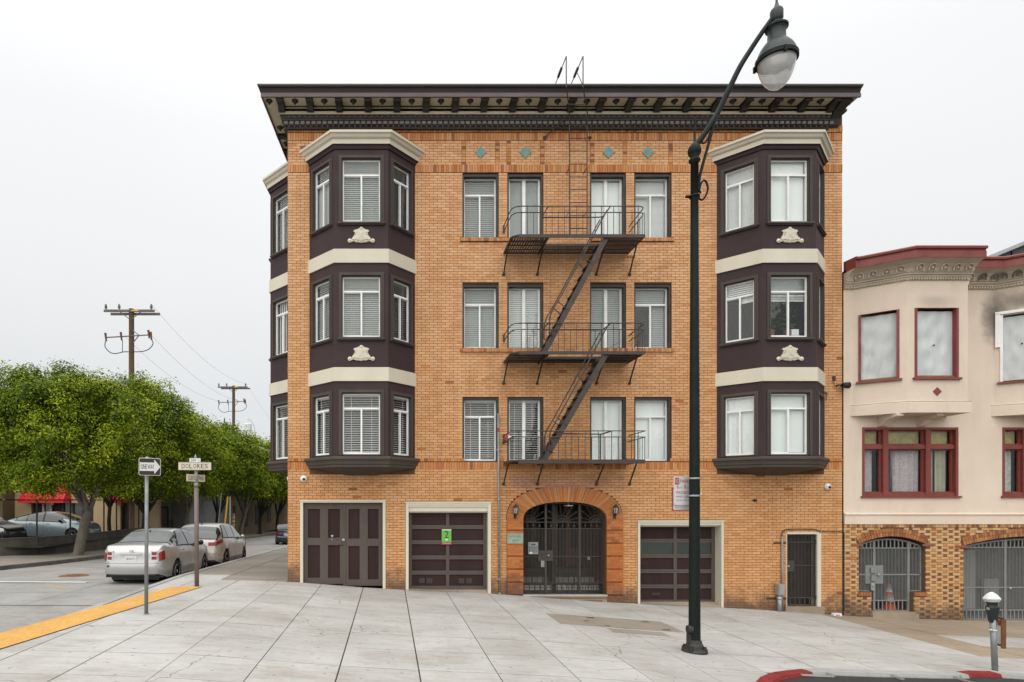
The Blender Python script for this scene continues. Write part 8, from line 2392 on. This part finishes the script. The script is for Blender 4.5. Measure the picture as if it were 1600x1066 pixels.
# =================================================================== TREES
def foliage(name, parent, centre, rad, n, leaf, seed, lobes=26, wav=.22, flat=.75):
    rg = np.random.default_rng(seed)
    C = np.array(centre); Rr = np.array(rad)
    # lobes: overlapping lumps on the crown's surface give an uneven outline
    d = rg.normal(size=(lobes, 3)); d /= np.linalg.norm(d, axis=1)[:, None]
    d[:, 2] = np.where(d[:, 2] < -.72, -d[:, 2] * .5, d[:, 2])
    lr = rg.uniform(.10, .19, lobes)
    lc = d * (1 - lr[:, None] * .5) * rg.uniform(.80, 1.03, (lobes, 1))
    # twig clusters on the lobes
    nc = n // 16
    li = rg.integers(0, lobes, nc)
    v = rg.normal(size=(nc, 3)); v /= np.linalg.norm(v, axis=1)[:, None]
    r = rg.uniform(.6, 1.0, nc) ** .45
    cc = lc[li] + v * (lr[li] * r)[:, None]
    # fill inside
    k = nc // 5; vi = rg.normal(size=(k, 3)); vi /= np.linalg.norm(vi, axis=1)[:, None]
    cc[:k] = vi * (rg.uniform(.3, .85, k) ** .5)[:, None] * .9
    rad_n = np.linalg.norm(cc, axis=1)
    li2 = li[rad_n < 1.16]; cc = cc[rad_n < 1.16]; v = v[rad_n < 1.16]; nc = len(cc)
    # ragged flat underside
    keep = cc[:, 2] > -flat + rg.normal(0, .07, nc) + .10 * np.sin(cc[:, 0] * 7) * np.cos(cc[:, 1] * 6); cc = cc[keep]; v = v[keep]; li2 = li2[keep]; nc = len(cc)
    cw = C + cc * Rr
    per = 16
    cen = np.repeat(cw, per, 0); N = len(cen)
    spr = leaf * 1.25
    cen = cen + rg.normal(size=(N, 3)) * spr * np.array([1, 1, .75])
    # a few shoots stick up out of the crown
    outd = np.repeat(v * .8 + cc * .5, per, 0); outd /= (np.linalg.norm(outd, axis=1)[:, None] + 1e-6)
    nn = outd + rg.normal(size=(N, 3)) * .42 + np.array([0, 0, .35]); nn /= np.linalg.norm(nn, axis=1)[:, None]
    t = np.cross(nn, rg.normal(size=(N, 3))); t /= np.linalg.norm(t, axis=1)[:, None]
    b = np.cross(nn, t)
    L = leaf * rg.uniform(.7, 1.3, N); Wd = L * rg.uniform(.38, .5, N)
    p0 = cen - t * (L / 2)[:, None]; p2 = cen + t * (L / 2)[:, None]; fold = nn * (L * .06)[:, None]
    p1 = cen + b * (Wd / 2)[:, None] + fold; p3 = cen - b * (Wd / 2)[:, None] + fold
    V = np.stack([p0, p1, p2, p3], 1).reshape(-1, 3) - np.array(W(parent))
    me = bpy.data.meshes.new(name)
    me.vertices.add(N * 4); me.vertices.foreach_set('co', V.astype(np.float32).ravel())
    me.loops.add(N * 4); me.loops.foreach_set('vertex_index', np.arange(N * 4, dtype=np.int32))
    me.polygons.add(N); me.polygons.foreach_set('loop_start', (np.arange(N) * 4).astype(np.int32)); me.polygons.foreach_set('loop_total', np.full(N, 4, dtype=np.int32))
    # leaf colour is the leaf's own: young yellow-green shoots in clusters, mostly on the outer twigs; older leaves dark
    clump = np.repeat(np.clip(.45 * rg.beta(2.0, 2.0, nc) + .55 * rg.random(lobes)[li2], 0, 1), per); young = np.repeat(rg.random(nc) < .12, per)
    tone = np.clip(.12 + .62 * clump + rg.normal(0, .09, N) + young * rg.uniform(.1, .3, N), 0, 1)
    a = me.attributes.new('tone', 'FLOAT', 'FACE'); a.data.foreach_set('value', tone.astype(np.float32))
    me.update(calc_edges=True); me.validate()
    me.materials.append(M['leaf'])
    o = bpy.data.objects.new(name, me); COL.objects.link(o); o.parent = parent; o['kind'] = 'stuff'
    return o
def tree(label, x, y, zg, rad, zc, n, leaf, seed, lean=(0, 0), tr=.24, bark='bark', fork=1.9, trunk_lean=.5, flat=.86, group='street trees along the far pavement', cx=None, lobes=170):
    rg = random.Random(seed)
    t = thing('street_tree', (x, y, zg), label, 'tree', group)
    fp = Vector((x + trunk_lean, y, zg + fork))
    m = MB()
    P = smooth_path([(x - .0, y, zg - .1), (x + .08, y, zg + .12), (x + trunk_lean * .45, y, zg + fork * .5), fp], 5)
    n_ = len(P); m.tube(P, [tr * (1.65 if i == 0 else 1.35 if i < 3 else 1.0) * (1 - .25 * i / n_) for i in range(n_)], 12)
    m.build('trunk', bark, t, smooth=True)
    c = Vector((cx if cx is not None else x + lean[0], y + lean[1], zc))
    for k in range(7):
        a = k * 2 * math.pi / 7 + rg.uniform(-.3, .3); e = c + Vector((math.cos(a) * rad[0] * .72, math.sin(a) * rad[1] * .72, rg.uniform(-.35, .4) * rad[2]))
        mid = fp.lerp(e, .45) + Vector((rg.uniform(-.2, .2), rg.uniform(-.2, .2), rg.uniform(.2, .6)))
        m = MB(); Q = smooth_path([P[-2], mid, e], 5); m.tube(Q, [tr * .42 * (1 - .8 * i / len(Q)) + .010 for i in range(len(Q))], 7); m.build('limb', bark, t, smooth=True)
        for q in range(3):
            s_ = Q[len(Q) // 2 + q]; e2 = s_ + Vector((rg.uniform(-1, 1), rg.uniform(-1, 1), rg.uniform(.1, .9))) * .9
            m = MB(); m.tube([s_, s_.lerp(e2, .5) + Vector((0, 0, .1)), e2], [.035, .022, .01], 5); m.build('branch', bark, t)
    foliage('crown', t, c, rad, n, leaf, seed, lobes, flat=flat)
    return t
ty = [27.6, 34.8, 42.0, 49.5, 57.0, 66.0, 76.0, 88.0]
tl = ['nearest street tree with a broad bright crown and pale leaning trunk', 'second street tree, behind the one way sign, tallest of the row', 'third street tree, its forked trunk showing left of the street name post', 'fourth street tree, behind the champagne hatchback', 'fifth street tree with a pale leaning trunk past the hatchback', 'sixth street tree, dark trunk before the far white house', 'seventh street tree, thin dark forked trunk far down the street', 'farthest street tree at the end of the row']
R_ = [(3.8, 3.7, 3.6), (3.6, 3.9, 3.9), (3.4, 4.0, 3.4), (3.3, 4.0, 3.1), (3.1, 4.1, 3.2), (3.6, 4.6, 3.6), (4.2, 5.0, 3.8), (4.5, 5.5, 4.2)]
topz = [WZ(568, 27.6), WZ(592, 34.8), WZ(640, 42), WZ(660, 49.5), WZ(682, 57), WZ(690, 66), WZ(694, 76), WZ(700, 88)]
nl = [110000, 70000, 46000, 32000, 26000, 22000, 18000, 14000]
lf = [.135, .16, .19, .21, .24, .27, .30, .34]
for k in range(8):
    y = ty[k]; x = -13.95 - (.1 if k == 0 else 0)
    tree(tl[k], x, y, gfar(-13.5, y), R_[k], topz[k] - R_[k][2], nl[k], lf[k], 100 + k, trunk_lean=(.55 if k in (0, 4) else .15), bark='bark' if k in (0, 2, 4) else 'barkdk', cx=(-14.55 if k == 0 else -14.2 if k < 3 else -13.6 if k < 5 else -12.6), fork=2.0, flat=.58 if k == 0 else .86, tr=.25 if k == 0 else .22)
# smaller tree inside the lot edge and dark evergreen behind the shops
tree('small dark tree in front of the beige shop wall', WX(169, 36.5), 36.5, .32, (2.2, 2.0, 1.9), 4.4, 12000, .17, 140, trunk_lean=.1, bark='barkdk', tr=.13, fork=1.7, group='trees behind the parking lot')
tree('wide tree at the left edge rising over the shops', -25.5, 36.0, .32, (4.4, 3.6, 2.5), 6.9, 26000, .18, 141, trunk_lean=.1, bark='barkdk', tr=.2, group='trees behind the parking lot')
# trees on the right of the far street
for k, (x, y) in enumerate(((-5.0, 70), (-4.8, 84), (-5.2, 100))):
    tree(['right-hand street tree beyond the navy car', 'next right-hand street tree, farther down', 'last right-hand street tree before the white house'][k], x, y, -1.6, (3.8, 5, 3.6), 3.6, 14000, .28, 160 + k, trunk_lean=-.2, bark='barkdk', tr=.22, group='street trees on the right pavement')
